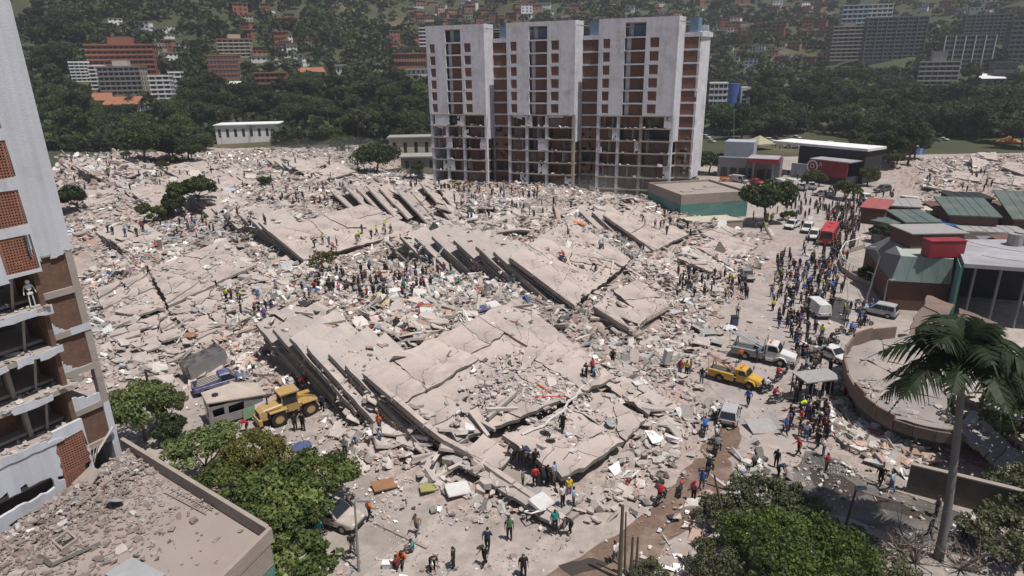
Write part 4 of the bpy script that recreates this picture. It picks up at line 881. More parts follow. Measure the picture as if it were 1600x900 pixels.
# low annex with a parapet roof below the near tower
M_ANROOF = mat('annex_roof', (.31, .265, .24), .95, .12, .6, .3, 9, col2=(.28, .235, .21), mix=.52, patch=.3)
M_PARAP = mat('parapet_render', (.31, .265, .235), .9, .15, 1, .25, 8)
def make_annex():
    ZR = 6.2; up = Vector((0, 0, 1)); Z = Vector((0, 0, 0)); DL = 18
    K_ = Vector((NK.x, NK.y, 7.05)); E_ = at(415, 826, 7.05); F_ = at(338, 902, 7.05); EL = (E_-K_).length; NN = (E_-K_).normalized(); NL = (F_-E_).normalized()
    T = empty('annex_building', NK, 0, 'low annex with rubble strewn flat roof and green side wall, lower left corner', 'building')
    MB().obox(NN*1.2-NL*-.05, NN*(EL-1.22), NL*DL, up*.3).build('roof', M_ANROOF, T, loc=up*(ZR-.3))
    MB().obox(Z, NN*(EL-.2), NL*.28, up*1.0).build('parapet', M_PARAP, T, loc=NN*.2-NL*.28+up*(ZR-.1))
    MB().obox(Z, NN*.28, NL*(DL+.28), up*.9).build('parapet', M_PARAP, T, loc=NN*EL-NL*.28+up*(ZR-.1))
    MB().obox(Z, NN*.2, NL*DL, up*1.5).build('wall_band', M_PARAP, T, loc=NN*(EL+.04)+up*(ZR-1.6))
    MB().obox(Z, NN*.2, NL*DL, up*(ZR-1.7)).build('wall', M_GREENP, T, loc=NN*(EL+.02))
    MB().obox(Z, NN*(EL-.3), NL*.2, up*(ZR-.2)).build('wall', M_GREENP, T, loc=NN*.3-NL*.22)
    # roof hatch with a raised kerb, black plate painted as the shaft's darkness, and its dislodged frame
    def rp(x, y): p = at(x, y, ZR)-NK; return Vector((p.x, p.y, 0))
    c = rp(103, 848); hx, hy = NN*1.3, NL*1.0
    mb = MB(); k = .12
    for o, a, b in ((c-hx*.5-hy*.5, hx, hy*.12), (c-hx*.5+hy*.4, hx, hy*.12), (c-hx*.5-hy*.38, hx*.1, hy*.78), (c+hx*.4-hy*.38, hx*.1, hy*.78)): mb.obox(o+up*ZR, a, b, up*.25)
    mb.build('roof_hatch', M_PARAP, T)
    MB().obox(c-hx*.38-hy*.36+up*(ZR+.01), hx*.76, hy*.72, up*.03).build('shaft_shade_plate', mat('painted_shaft_shade', (.03, .028, .026), .9, .1, 1), T)
    p, q, s_ = rp(62, 872), rp(82, 886), rp(158, 852)
    for a, b in ((p, q), (q, s_)): MB().tube([a+up*(ZR+.15), b+up*(ZR+.15)], .13, 4).build('loose_kerb', mat('tarred_edge', (.12, .11, .1), .9, .2, 2), T)
    a, b, c2, d2 = rp(165, 905), rp(208, 878), rp(260, 905), rp(230, 930)
    MB().prism([v+up*(ZR+.35) for v in (a, d2, c2, b)], [v+up*ZR for v in (a, d2, c2, b)]).build('roof_plinth', mat('grey_roof_paint', (.30, .31, .32), .8, .1, 1), T)
    # rubble of tiles and brick thrown on the roof, thick under the tower
    r_ = np.random.default_rng(12); n = 9500; e = r_.random(n)**1.5*(EL-2)+1.4; s_ = r_.uniform(.1, DL, n); k = r_.random(n) < np.clip(1.25-e/9.5+.25*vnoise(e*.7, s_*.7, 4), .03, 1); e, s_ = e[k], s_[k]
    x = NK.x+NN.x*e+NL.x*s_; y = NK.y+NN.y*e+NL.y*s_; z = ZR+.03+np.clip(1.5-e*.28, 0, 1.5)*.35*np.clip(1.6-s_*.14, .15, 1)
    global PAL, PW
    D2 = Debris(); old = PAL; PAL = np.array([(.26,.2,.175),(.28,.23,.205),(.23,.185,.165),(.31,.265,.24),(.36,.32,.295),(.19,.15,.135),(.29,.215,.18),(.26,.225,.205),(.42,.41,.4)])
    D2.add(np.stack([x, y, z-.0], 1)-np.array(NK), .09*4.2**(r_.random(len(x))**2.2), r_, .004, .3, (.15, .5), .03); PAL = old
    D2.build('roof_rubble', None, None, T)
    for x_, y_, sz in ((192, 862, .75), (240, 849, .4), (300, 872, .2), (338, 878, .2), (175, 787, .6), (48, 818, .7), (30, 900, .6), (140, 742, .8)):
        p = at(x_, y_, ZR); chunk(T, (p.x, p.y, ZR+.12), sz, random.Random(int(x_)))
    p = rp(133, 760); mb = MB(); mb.prism([p+up*(ZR+z)+NN*a+NL*b for a, b, z in ((-.9, .5, .2), (.8, .2, .15), (1.0, -.9, 1.0), (-.3, -.8, 1.0))], [p+up*(ZR+z-.08)+NN*a+NL*b for a, b, z in ((-.9, .5, .2), (.8, .2, .15), (1.0, -.9, 1.0), (-.3, -.8, 1.0))]); mb.build('sheet_panel', M_PARAP, T)
    # aluminium ladder lying along the parapet
    a, b = at(258, 769, ZR+.12), at(322, 803, ZR+.12); 
    l_ = empty('ladder', (a.x, a.y, ZR), 0, 'narrow ladder lying on the annex roof beside the parapet', 'ladder'); dv = b-a; dv.z = 0; sd = Vector((-dv.y, dv.x, 0)).normalized()*.42; me = mat('grey_aluminium', (.30, .26, .23), .6, .15, 3)
    for k in (0, 1): MB().tube([sd*k+up*.12, dv+sd*k+up*.12], .035, 4).build('rail', me, l_)
    for k in range(1, 13): MB().tube([dv*(k/13)+up*.12, dv*(k/13)+sd+up*.12], .025, 4).build('rung', me, l_)
    return T
ANNEX = make_annex()
# ------------------------------------------------------------------ buildings around
UPV = Vector((0, 0, 1)); Z0 = Vector((0, 0, 0))
def cmat(name, c, **k): return mat(name, c, k.pop('rough', .85), k.pop('var', .14), k.pop('scale', .5), **k)
M_TERRA = cmat('terracotta_render', (.29, .125, .085)); M_CREAM = cmat('cream_render', (.46, .42, .35)); M_FWHITE = cmat('far_white_render', (.68, .68, .68)); M_GREYC = cmat('grey_render', (.20, .20, .21)); M_DKGLASS = cmat('dark_window', (.035, .04, .05), rough=.25); M_RTILE = cmat('orange_roof_tile', (.30, .135, .08), bump=.3, bscale=4); M_GRROOF = cmat('green_metal_roof', (.085, .12, .11), rough=.6, col2=(.13, .14, .13), mix=.52, patch=.3); M_GRWALL = cmat('pale_green_panel', (.19, .26, .245), rough=.6, col2=(.24, .27, .25), mix=.55, patch=.3); M_SLATE = cmat('violet_grey_roof', (.17, .17, .19), rough=.7); M_BROWN = cmat('brown_wall', (.14, .075, .06)); M_REDP = cmat('red_paint', (.26, .03, .04), rough=.5); M_WROOF = cmat('pale_sheet_roof', (.34, .34, .37), col2=(.27, .265, .28), mix=.5, patch=.15); M_STEEL = cmat('grey_steel', (.28, .28, .29), rough=.5); M_DARK = cmat('dark_interior', (.03, .03, .032)); M_BLUET = cmat('blue_tank', (.05, .16, .33), rough=.5); M_ZINC = cmat('zinc_sheet', (.30, .295, .29), rough=.6, scale=2)
def frame_at(xl, yl, xr, yr):
    """ground frame from the photographed foot of a front: origin, unit along, unit away, length"""
    a, b = hit(xl, yl), hit(xr, yr); a.z = b.z = min(a.z, b.z); d = b-a; L = d.length; u = d/L; return a, u, Vector((-u.y, u.x, 0)), L
BLD = []
def tower_block(label, xl, xr, yb, ytop, floors, bays, wall, band, name='apartment_block', yaw=None, depth=14, slim=.55, roofm=None, group=None, fins=False, cap=None, win=None, cat='building'):
    """far building: core, floor bands, each window its own pane, roof cabin"""
    c = hit((xl+xr)/2, yb); ppm = FPX/((c-CAM).dot(FW)); Wd = (xr-xl)/ppm; Hh = (yb-ytop)/ppm; yw = yaw if yaw is not None else -math.atan2(c.x, c.y)*.6
    BLD.append((c.x, c.y, Wd/2+1, 26)); T = empty(name, (c.x, c.y, c.z), yw, label, cat, group); sh = Hh/floors
    MB().box(-Wd/2, Wd/2, 0, depth, -8, Hh).build('wall', wall, T)
    bm = MB().box(-Wd/2-.25, Wd/2+.25, -.7, 0.02, 0, sh*.36).mesh('balcony_band', band)
    pw = Wd/bays*.72; pm = MB().box(-pw/2, pw/2, -.06, .04, 0, sh*slim).mesh('window', win or M_DKGLASS)
    for k in range(floors):
        link(bpy.data.objects.new('balcony_band', bm), T).location = (0, 0, k*sh)
        for i in range(bays): link(bpy.data.objects.new('window', pm), T).location = (-Wd/2+Wd*(i+.5)/bays, 0, k*sh+sh*.38)
        for i in range(3):
            o = link(bpy.data.objects.new('window', pm), T)
            o.location = (Wd/2+.0 if c.x < 0 else -Wd/2, depth*(i+.5)/3, k*sh+sh*.38); o.rotation_euler = (0, 0, math.pi/2)
    MB().box(-Wd/2-.3, Wd/2+.3, -.75, depth+.2, 0, .9).build('roof_parapet', roofm or band, T, loc=(0, 0, Hh))
    if cap is not None: MB().box(-Wd*.18, Wd*.18, depth*.3, depth*.7, 0, cap).build('roof_cabin', wall, T, loc=(0, 0, Hh+.9))
    if fins:
        fm = MB().box(-.3, .3, -1.0, .1, 0, Hh+.5).mesh('fin', M_FWHITE if fins == 2 else band)
        for i in range(bays//2+1): link(bpy.data.objects.new('fin', fm), T).location = (-Wd/2+Wd*i/(bays//2), 0, 0)
    return T
tower_block('long brick red apartment block on the slope behind the white flats, upper left', 148, 240, 118, 74, 6, 12, M_TERRA, M_TERRA, depth=18, cap=4, slim=.42)
tower_block('stepped white block with tall blank gable, left of the brick red block', 116, 142, 128, 100, 6, 4, M_FWHITE, M_FWHITE, depth=16, yaw=.5)
tower_block('slim white flats squeezed between gable block and brown fronted flats', 146, 165, 140, 106, 6, 2, M_FWHITE, M_FWHITE, depth=16, yaw=.4)
tower_block('wide pale flats with brown central balconies above orange roofed houses', 164, 222, 150, 108, 6, 8, M_CREAM, M_GREYC, depth=22, cap=3)
tower_block('white balconied flats with curved gables at the wood edge', 241, 270, 162, 122, 6, 3, M_FWHITE, M_FWHITE, depth=12)
tower_block('small white block with rounded towers beside white balconied flats', 270, 287, 150, 116, 5, 2, M_FWHITE, M_FWHITE, depth=9)
tower_block('cream office block with orange roof line high on the left slope', 344, 392, 90, 64, 5, 6, M_CREAM, M_CREAM, roofm=M_RTILE, cap=3)
tower_block('red framed hotel with rows of pale windows on the left slope', 330, 374, 124, 90, 5, 8, M_TERRA, M_TERRA, win=cmat('pale_window', (.38, .4, .44), rough=.3), slim=.5)
tower_block('low orange brick building half sunk in trees left of centre', 402, 447, 140, 116, 3, 6, M_RTILE, M_TERRA, depth=10)
tower_block('long low brick school just left of the white tower top', 615, 666, 108, 86, 2, 12, M_TERRA, M_TERRA, depth=10)
tower_block('narrow dark tower with white balconies left of the white tower top', 657, 669, 90, 48, 8, 2, M_GREYC, M_FWHITE, depth=8)
tower_block('white twin flats with blue tint on the upper right skyline', 1313, 1349, 58, 13, 7, 5, cmat('bluish_render', (.45, .53, .60)), cmat('bluish_render', (1, 1, 1)), depth=16)
tower_block('white flats with dark balconies right of the blue tinted twin', 1352, 1388, 48, 11, 6, 5, M_FWHITE, M_FWHITE, depth=16)
tower_block('dark banded block in front of the blue tinted flats', 1298, 1344, 95, 46, 9, 6, M_GREYC, M_CREAM, cap=3)
tower_block('largest dark grey block with thin vertical fins, upper right', 1352, 1434, 94, 33, 11, 12, M_GREYC, M_GREYC, fins=True)
tower_block('broad dark grid fronted block below the skyline at right', 1508, 1568, 68, 27, 8, 10, M_GREYC, M_GREYC, fins=True)
tower_block('dark block with pale fins under the broad grid fronted block', 1474, 1540, 108, 60, 7, 10, M_GREYC, M_GREYC, fins=2)
tower_block('grey five-storey office with white bands and roof cabin amid trees', 1434, 1488, 142, 100, 6, 6, M_GREYC, M_CREAM, cap=6)
tower_block('dark banded block cut by the right edge', 1576, 1640, 100, 38, 9, 8, M_GREYC, M_GREYC)
tower_block('blank dark hall standing above the white canopy at right', 1552, 1582, 130, 100, 2, 3, M_GREYC, M_GREYC, slim=.1)
# white block with blue stair drum, right of the tower
T = tower_block('white block with round blue stair drum behind the tower', 1106, 1132, 186, 134, 6, 4, M_FWHITE, M_FWHITE, depth=10, yaw=-.25)
c = T.location; MB().ring((7.5, 4, 7), 0, 3.6, 24, 'z', 18).build('stair_drum', cmat('deep_blue_paint', (.06, .12, .36)), T); MB().box(12, 17, 1, 9, -6, 17).build('wall', M_FWHITE, T)
for k in range(6): MB().box(12.8, 15, .9, 1.0, 2.6*k+.8, 2.6*k+2.2).build('window', M_DKGLASS, T)
def house(label, xl, xr, yb, ytop, wall, roof, name='house', depth=9, ridge=0.0, cat='house', floors=1, group=None):
    c = hit((xl+xr)/2, yb); ppm = FPX/((c-CAM).dot(FW)); Wd = (xr-xl)/ppm; Hh = (yb-ytop)/ppm
    BLD.append((c.x, c.y, Wd/2+1, 22)); T = empty(name, tuple(c), -math.atan2(c.x, c.y)*.4, label, cat, group)
    MB().box(-Wd/2, Wd/2, 0, depth, -3, Hh-ridge).build('wall', wall, T)
    o = .5; h0 = Hh-ridge; mb = MB()
    if ridge: mb.prism([(-Wd/2-o, -o, h0), (Wd/2+o, -o, h0), (Wd/2*.8, depth*.5, Hh), (-Wd/2*.8, depth*.5, Hh)], [(-Wd/2-o, -o, h0-.15), (Wd/2+o, -o, h0-.15), (Wd/2*.8, depth*.5, Hh-.15), (-Wd/2*.8, depth*.5, Hh-.15)]); mb.prism([(Wd/2+o, depth+o, h0), (-Wd/2-o, depth+o, h0), (-Wd/2*.8, depth*.5+.02, Hh), (Wd/2*.8, depth*.5+.02, Hh)], [(Wd/2+o, depth+o, h0-.15), (-Wd/2-o, depth+o, h0-.15), (-Wd/2*.8, depth*.5+.02, Hh-.15), (Wd/2*.8, depth*.5+.02, Hh-.15)])
    else: mb.box(-Wd/2-o, Wd/2+o, -o*1.6, depth+o, Hh, Hh+.4)
    mb.build('roof', roof, T)
    n = max(2, int(Wd/3.2)); wm = MB().box(-.6, .6, -.05, .03, 0, h0/floors*.45).mesh('window', M_DKGLASS)
    for f in range(floors):
        for i in range(n): link(bpy.data.objects.new('window', wm), T).location = (-Wd/2+Wd*(i+.5)/n, 0, f*h0/floors+h0/floors*.35)
    return T
house('long white villa with flat roof and porch columns beyond the far rubble', 342, 436, 223, 196, M_FWHITE, M_FWHITE, depth=14)
house('orange tiled low house with white wall below pale flats', 166, 226, 174, 152, M_FWHITE, M_RTILE, ridge=4)
house('smaller orange tiled house left of the long orange roof', 142, 176, 164, 146, M_FWHITE, M_RTILE, ridge=4)
house('white house with wide eaves under the red framed hotel', 357, 386, 145, 128, M_FWHITE, M_FWHITE, ridge=2)
house('tan roofed house left of the damaged tower above the wood', 466, 508, 118, 106, M_CREAM, M_RTILE, ridge=3)
house('white boxy house with dark openings above the wood, centre left', 526, 540, 118, 103, M_FWHITE, M_FWHITE)
house('small white cabin amid tree tops left of the tower', 592, 600, 112, 101, M_FWHITE, M_FWHITE)
house('low white shed roof beside the tower above the trees', 636, 672, 118, 109, M_FWHITE, M_FWHITE)
house('white roofed hall with skylights amid trees at far right', 1530, 1566, 134, 116, M_GREYC, M_FWHITE, ridge=3)
house('long low shed wing between tree and tower foot', 610, 676, 250, 216, M_CREAM, M_ZINC, depth=8)
house('flat garage under the trees left of the tower foot', 628, 684, 272, 246, cmat('olive_render', (.22, .22, .18)), M_ZINC, depth=8)
# hillside dwellings: small, each one its own thing
def hut_mesh(k, wallc, roofc):
    rng = random.Random(k); w, d, h = rng.uniform(5.5, 9), rng.uniform(5, 7), rng.choice((2.8, 3.0, 5.4, 5.6, 8.0)); mb = MB(); mb.box(-w/2, w/2, -d/2, d/2, -4, h, 0); mb.box(-w/2-.4, w/2+.4, -d/2-.5, d/2+.3, h, h+.22, 1)
    for f in range(int(h//2.6)):
        for i in range(3): mb.box(-w/2+w*(i+.3)/3, -w/2+w*(i+.7)/3, -d/2-.06, -d/2+.02, f*2.7+.9, f*2.7+2.1, 2)
    return mb.mesh('hillside_house', [wallc, roofc, M_DKGLASS])
M_RUST = cmat('rusty_sheet', (.22, .12, .085)); M_ADOBE = cmat('adobe_brick', (.30, .165, .115)); M_PINKW = cmat('salmon_render', (.45, .28, .22))
HK = [('bare clay brick', M_ADOBE, M_RUST), ('bare clay brick', M_TERRA, M_ZINC), ('white painted', M_FWHITE, M_ZINC), ('cream painted', M_CREAM, M_RUST), ('salmon painted', M_PINKW, M_ZINC), ('white painted', M_FWHITE, M_RTILE)]
HM = [[hut_mesh(i*10+k, w_, r_) for k in range(3)] for i, (_, w_, r_) in enumerate(HK)]
rngh = random.Random(21)
for (x0, x1, y0, y1, n, wts, where) in ((640,830,4,44,56,(5,5,2,1,1,1),'on the slope above the left half of the tower'), (830,1100,0,34,40,(4,4,3,2,1,1),'on the slope above the right half of the tower'), (1112,1300,4,60,62,(4,4,2,1,2,1),'climbing the slope right of the tower'), (1110,1250,60,118,26,(1,1,5,2,1,2),'above the wood right of the tower'), (1255,1330,92,128,10,(1,1,4,2,1,1),'below the dark banded block'), (398,480,66,108,22,(2,2,4,2,1,1),'left of the wooded ravine'), (370,470,20,62,12,(4,3,1,1,1,1),'high on the left slope'), (600,668,64,92,12,(3,3,1,1,1,0),'by the dark narrow tower'), (160,282,44,102,26,(1,1,5,1,1,1),'above the brick red block'), (1440,1600,2,30,20,(1,1,3,1,0,0),'on the dim slope at far right')):
    for _ in range(n):
        p = hit(rngh.uniform(x0, x1), rngh.uniform(y0, y1)); k = rngh.choices(range(6), wts)[0]; BLD.append((p.x, p.y, 3.5, 9))
        o = bpy.data.objects.new('hillside_house', rngh.choice(HM[k])); link(o); o.location = p; o.rotation_euler = (0, 0, -math.atan2(p.x, p.y)+rngh.gauss(0, .3)); s = rngh.uniform(.8, 1.25); o.scale = (s*rngh.uniform(.8, 1.4), s, s)
        tag(o, f'small {HK[k][0]} house {where}', 'house', f'{HK[k][0]} houses {where}')
# ---- green walled hall right of the tower foot
a, u, v, L = frame_at(1063, 333, 1166, 338)
G1 = empty('low_hall', a, 0, 'flat roofed green hall at the right foot of the tower', 'building')
hh = 5.2; MB().obox(Z0, u*L, v*17, UPV*3.6).build('wall', M_GREENP, G1); MB().obox(UPV*3.6-u*.02-v*.02, u*(L+.04), v*17.04, UPV*1.6).build('wall_band', M_PARAP, G1)
MB().obox(UPV*5.2+u*.3+v*.3, u*(L-.6), v*16.4, UPV*.1).build('roof', M_ANROOF, G1)
for o, x, y in ((Z0, u*L, v*.3), (v*16.7, u*L, v*.3), (v*.3, u*.3, v*16.4), (u*(L-.3)+v*.3, u*.3, v*16.4)): MB().obox(o+UPV*5.2, x, y, UPV*.6).build('parapet', M_PARAP, G1)
for k in range(3): MB().obox(u*(3+4*k)+v*(5+k*2)+UPV*5.3, u*2.5, v*1.5, UPV*.15).build('roof_sheet', M_ZINC, G1)
a, u, v, L = frame_at(1078, 352, 1160, 356)
S1 = empty('garden_wall', a, 0, 'low pale retaining wall in front of the green hall', 'wall'); MB().obox(Z0, u*L, v*5, UPV*1.6).build('platform', M_PARAP, S1); MB().obox(Z0-u*.1-v*.1+UPV*1.6, u*(L+.2), v*5.2, UPV*.18).build('coping', M_CREAM, S1)
# ---- fuel station and shop row with red fascias
a, u, v, L = frame_at(1112, 282, 1212, 288)
P1 = empty('fuel_station', a, 0, 'station with red edged canopy behind the green hall', 'building'); MB().obox(v*8, u*L, v*8, UPV*6).build('shop', M_GREYC, P1); MB().obox(u*L*.52+v*1+UPV*6.6, u*L*.47, v*9, UPV*.3).build('canopy_roof', M_WROOF, P1)
for o, x, y in ((u*L*.52+v*.8, u*L*.47, v*.2), (u*L*.99+v*1, u*.2, v*9)): MB().obox(o+UPV*5.6, x, y, UPV*1.3).build('fascia', M_REDP, P1)
for k in range(2): MB().obox(u*(L*.6+k*L*.3)+v*3, u*.6, v*.6, UPV*6.4).build('pillar', M_STEEL, P1)
for k in range(6): MB().obox(u*(1+k*L*.15)+v*7.9, u*L*.11, v*.1, UPV*3).build('window', M_DKGLASS, P1)
MB().obox(u*1.2+v*10+UPV*6, u*8.5, v*8, UPV*4.5).build('upper_storey', cmat('blue_grey_render', (.33, .36, .43)), P1)
a, u, v, L = frame_at(1216, 279, 1316, 293)
P2 = empty('shop_row', a, 0, 'shop row with slanting red sign front and round logo, right background', 'building')
MB().obox(v*9, u*L*1.02, v*9, UPV*9.2).build('wall', M_DARK, P2); MB().obox(v*8.5-u*9+UPV*9.2, u*(L*1.05+9), v*10, UPV*.7).build('roof', M_FWHITE, P2)
so0 = u*L*.40; 
sg = MB(); cellwall(sg, [0, L*.16, L*.32, L*.58], [0, 2.6, 4.2], lambda i, j: True, so0+v*2+UPV*2.2, u, v*.3); sg.build('sign_board', M_REDP, P2)
MB().obox(so0+v*2.3+UPV*0, u*L*.58, v*6, UPV*2.2).build('shop', M_DKGLASS, P2); MB().obox(so0+v*1.9+UPV*6.42, u*L*.60, v*7, UPV*.25).build('canopy_roof', M_WROOF, P2)
MB().obox(u*0+v*6, u*L*.30, v*.5, UPV*4.2).build('shop', cmat('blue_grey_render', (1, 1, 1)), P2)
lg = MB(); q = so0+u*1.3+v*1.7+UPV*4.6; n_ = 20
for r_ in (1.7,):
    for i in range(n_):
        t0, t1 = 2*math.pi*i/n_, 2*math.pi*(i+1)/n_; c0 = lambda t, r: q+u*(r*math.cos(t))+UPV*(r*math.sin(t)); lg.quad(c0(t0, 1.35), c0(t1, 1.35), c0(t1, 1.75), c0(t0, 1.75))
lg.build('round_logo', M_FWHITE, P2)
def text(body, parent, p, u, size, m, name='lettering', up=UPV, ext=.01):
    cu = bpy.data.curves.new(name, 'FONT'); cu.body = body; cu.size = size; cu.extrude = ext; cu.align_x = 'CENTER'; cu.align_y = 'CENTER'
    tmp = bpy.data.objects.new(name, cu); COL.objects.link(tmp); me = bpy.data.meshes.new_from_object(tmp.evaluated_get(bpy.context.evaluated_depsgraph_get())); bpy.data.objects.remove(tmp)
    me.materials.clear(); me.materials.append(m); o = link(bpy.data.objects.new(name, me), parent); u = Vector(u).normalized(); w_ = Vector(up).normalized(); nn = u.cross(w_)
    o.matrix_local = Matrix(((u.x, w_.x, nn.x, p[0]), (u.y, w_.y, nn.y, p[1]), (u.z, w_.z, nn.z, p[2]), (0, 0, 0, 1))); return o
text('D', P2, q-v*.05, u, 2.0, M_FWHITE); text('LA', P2, so0+u*L*.16+v*1.9+UPV*5.2, u, 1.7, M_FWHITE)
# ---- market quarter with green roofs, right
def shed(label, xl, yl, xr, yr, depth, h, wall, roof, name='market_building', over=.5, slope=0.0, cat='building'):
    a, u, v, L = frame_at(xl, yl, xr, yr); T = empty(name, a, 0, label, cat)
    MB().obox(Z0, u*L, v*depth, UPV*h).build('wall', wall, T); mb = MB()
    k = [(-over, -over, h), (L+over, -over, h), (L+over, depth+over, h+slope), (-over, depth+over, h+slope)]; f = lambda p, dz: u*p[0]+v*p[1]+UPV*(p[2]+dz)
    mb.prism([f(p, .28) for p in k], [f(p, .02) for p in k]); mb.build('roof', roof, T)
    for k_ in range(1, int(L/1.5)):
        x_ = L*k_/int(L/1.5); a_, b_ = f((x_, -over, h), .28), f((x_, depth+over, h+slope), .28); MB().obox(a_, u*.09, b_-a_, UPV*.07).build('roof_seam', roof, T)
    if slope:
        mb = MB(); mb.prism([f(p, -.0) for p in ((L-.02, .0, h), (L-.02, depth, h), (L-.02, depth, h+slope))], [f(p, 0) for p in ((L-.2, .0, h), (L-.2, depth, h), (L-.2, depth, h+slope))]); mb.build('gable', wall, T)
    return T, u, v, L
shed('dark roofed market shed with open front behind the red kiosk', 1390, 347, 1434, 350, 9, 3.4, M_BROWN, M_ZINC)
shed('long green roofed hall with brown wall and white shutter', 1478, 370, 1552, 374, 10, 4.2, M_BROWN, M_GRROOF, slope=1.6)
shed('low black hoarding shed below the far collapsed building', 1484, 338, 1544, 340, 7, 4.0, M_DARK, M_DARK)
shed('small green roof left of the long green hall', 1452, 356, 1480, 360, 8, 2.8, M_BROWN, M_GRROOF, slope=1.2)
shed('green strip roof above the pale green mansard', 1412, 372, 1462, 372, 7, 3.0, M_BROWN, M_GRROOF, slope=.8)
shed('narrow green roofed stall beside the fence bend', 1362, 366, 1390, 372, 12, 2.6, M_BROWN, M_GRROOF)
shed('dark green hipped roof at the far right edge', 1578, 372, 1640, 376, 14, 3.6, M_BROWN, M_GRROOF, slope=3)
shed('grey yard shed with yellow edge under the dark green hip', 1506, 380, 1600, 384, 5, 2.2, M_CREAM, M_ZINC)
T, u, v, L = shed('red roofed kiosk at the corner of the crowded street', 1344, 348, 1378, 352, 7, 3.2, M_BROWN, cmat('faded_red_roof', (.30, .09, .09)), slope=.8)
# mansard hall
zt, ze = 7.6, 4.2; tp = [at(*p, zt) for p in ((1408, 400), (1490, 405), (1500, 376), (1392, 369))]; ev = [at(1392, 439, ze), at(1486, 444, ze), at(1506, 374, ze), at(1350, 387, ze)]
mo = Vector((tp[0].x, tp[0].y, 0)); MH = empty('mansard_hall', mo, 0, 'pale green mansard roofed hall with red tank on top beside the crowd', 'building')
MB().prism([p-mo for p in tp], [p-mo-UPV*.3 for p in tp]).build('roof_deck', cmat('pale_green_deck', (.33, .37, .33)), MH)
fe, ft = ev[1]-ev[0], tp[1]-tp[0]
for k in range(4):
    a0, a1, b0, b1 = ev[0]+fe*(k/4)-mo, ev[0]+fe*((k+.985)/4)-mo, tp[0]+ft*(k/4)-mo, tp[0]+ft*((k+.985)/4)-mo; nn = (a1-a0).cross(b0-a0).normalized()*.12
    MB().prism([b0, a0, a1, b1], [b0-nn, a0-nn, a1-nn, b1-nn]).build('mansard_panel', M_GRWALL, MH)
for (p, q_, r_, s_, m) in ((ev[3], ev[0], tp[0], tp[3], M_SLATE), (ev[1], ev[2], tp[2], tp[1], M_GRROOF)):
    nn = (q_-p).cross(s_-p).normalized()*.15; MB().prism([p-mo, q_-mo, r_-mo, s_-mo], [p-mo-nn, q_-mo-nn, r_-mo-nn, s_-mo-nn]).build('mansard_side', m, MH)
ins = [Vector((p.x, p.y, 0))*.97+Vector(((ev[0]+ev[2])/2).xy.to_3d())*.03 for p in ev]
MB().prism([p-mo+UPV*ze for p in ins], [p-mo for p in ins]).build('wall', M_BROWN, MH)
def on(label, name, x, y, z, build, cat):
    p = at(x, y, z); T = empty(name, p, 0, label, cat); build(T); return T
on('glossy red water tank on the pale green deck', 'water_tank', 1471, 401, zt, lambda T: (MB().box(-2.3, 2.3, -.9, .9, .15, 2.3).build('body', M_REDP, T), [MB().box(x-.15, x+.15, -.8, .8, 0, .15).build('foot', M_STEEL, T) for x in (-1.8, 0, 1.8)], MB().box(-2.38, 2.38, -.98, .98, 2.3, 2.42).build('rim', M_REDP, T)), 'tank')
on('round grey water tank on the rear of the pale deck', 'water_tank', 1433, 374, zt, lambda T: (MB().ring((0, 0, .9), 0, 1.0, 1.8, 'z', 18).build('body', M_STEEL, T), MB().ring((0, 0, 1.9), 0, 1.06, .15, 'z', 18).build('lid', M_DARK, T)), 'tank')
on('rusty tin shack on the deck behind the red tank', 'roof_shack', 1462, 388, zt, lambda T: (MB().box(-3.6, 3.6, 0, 5, 0, 2.1).build('wall', M_BROWN, T), MB().box(-3.9, 4.0, -.4, 5.3, 2.1, 2.25).build('roof', M_ZINC, T)), 'shack')
on('round blue water tank behind the kiosk', 'water_tank', 1407, 349, 0, lambda T: (MB().ring((0, 0, 1.3), 0, 1.4, 2.6, 'z', 18).build('body', M_BLUET, T), MB().ring((0, 0, 2.7), 0, 1.5, .2, 'z', 18).build('lid', M_ZINC, T)), 'tank')
on('crumpled blue tarpaulin on a stall roof behind the deck', 'tarpaulin', 1474, 360, 1.5, lambda T: MB().prism([(-2.6, 0, 1.4), (2.6, 0, 1.1), (2.5, 3, 1.5), (-2.4, 3, 1.7)], [(-2.8, -.2, 0), (2.8, -.2, 0), (2.7, 3.2, 0), (-2.6, 3.2, 0)]).build('sheet', M_BLUET, T), 'tarpaulin')
# open fronted hall with pale sheet roof
zt = 8.2; q4 = [at(*p, zt) for p in ((1507, 412), (1680, 424), (1660, 374), (1492, 374))]; mo = Vector((q4[0].x, q4[0].y, 0)); OH = empty('open_hall', mo, 0, 'dark open fronted hall under wide pale flat roof, right edge', 'building')
MB().prism([p-mo for p in q4], [p-mo-UPV*.5 for p in q4]).build('roof', M_WROOF, OH)
d0 = Vector((q4[3].x-q4[0].x, q4[3].y-q4[0].y, 0)); d1 = Vector((q4[1].x-q4[0].x, q4[1].y-q4[0].y, 0))
MB().obox(Z0, d0, d0.cross(UPV).normalized()*-.3 if d0.cross(UPV).x > 0 else d0.cross(UPV).normalized()*.3, UPV*(zt-.55)).build('wall', M_GREENP, OH); MB().obox(d0*.98, d1, -d0.normalized()*.3, UPV*(zt-.55)).build('wall', M_DARK, OH)  # rear wall near-black: the hall's inner shade is put into its colour
for k in (.12, .36, .6): MB().obox(d1*k+d0*.05, Vector((.22, 0, 0)), Vector((0, .22, 0)), UPV*(zt-.55)).build('pillar', M_GREYC, OH)
for k in range(3): MB().obox(d1*.05+d0*(.3+.2*k)+UPV*(zt-1.2), d1*.9, Vector((0, .25, 0)), UPV*.5).build('roof_girder', M_DARK, OH)
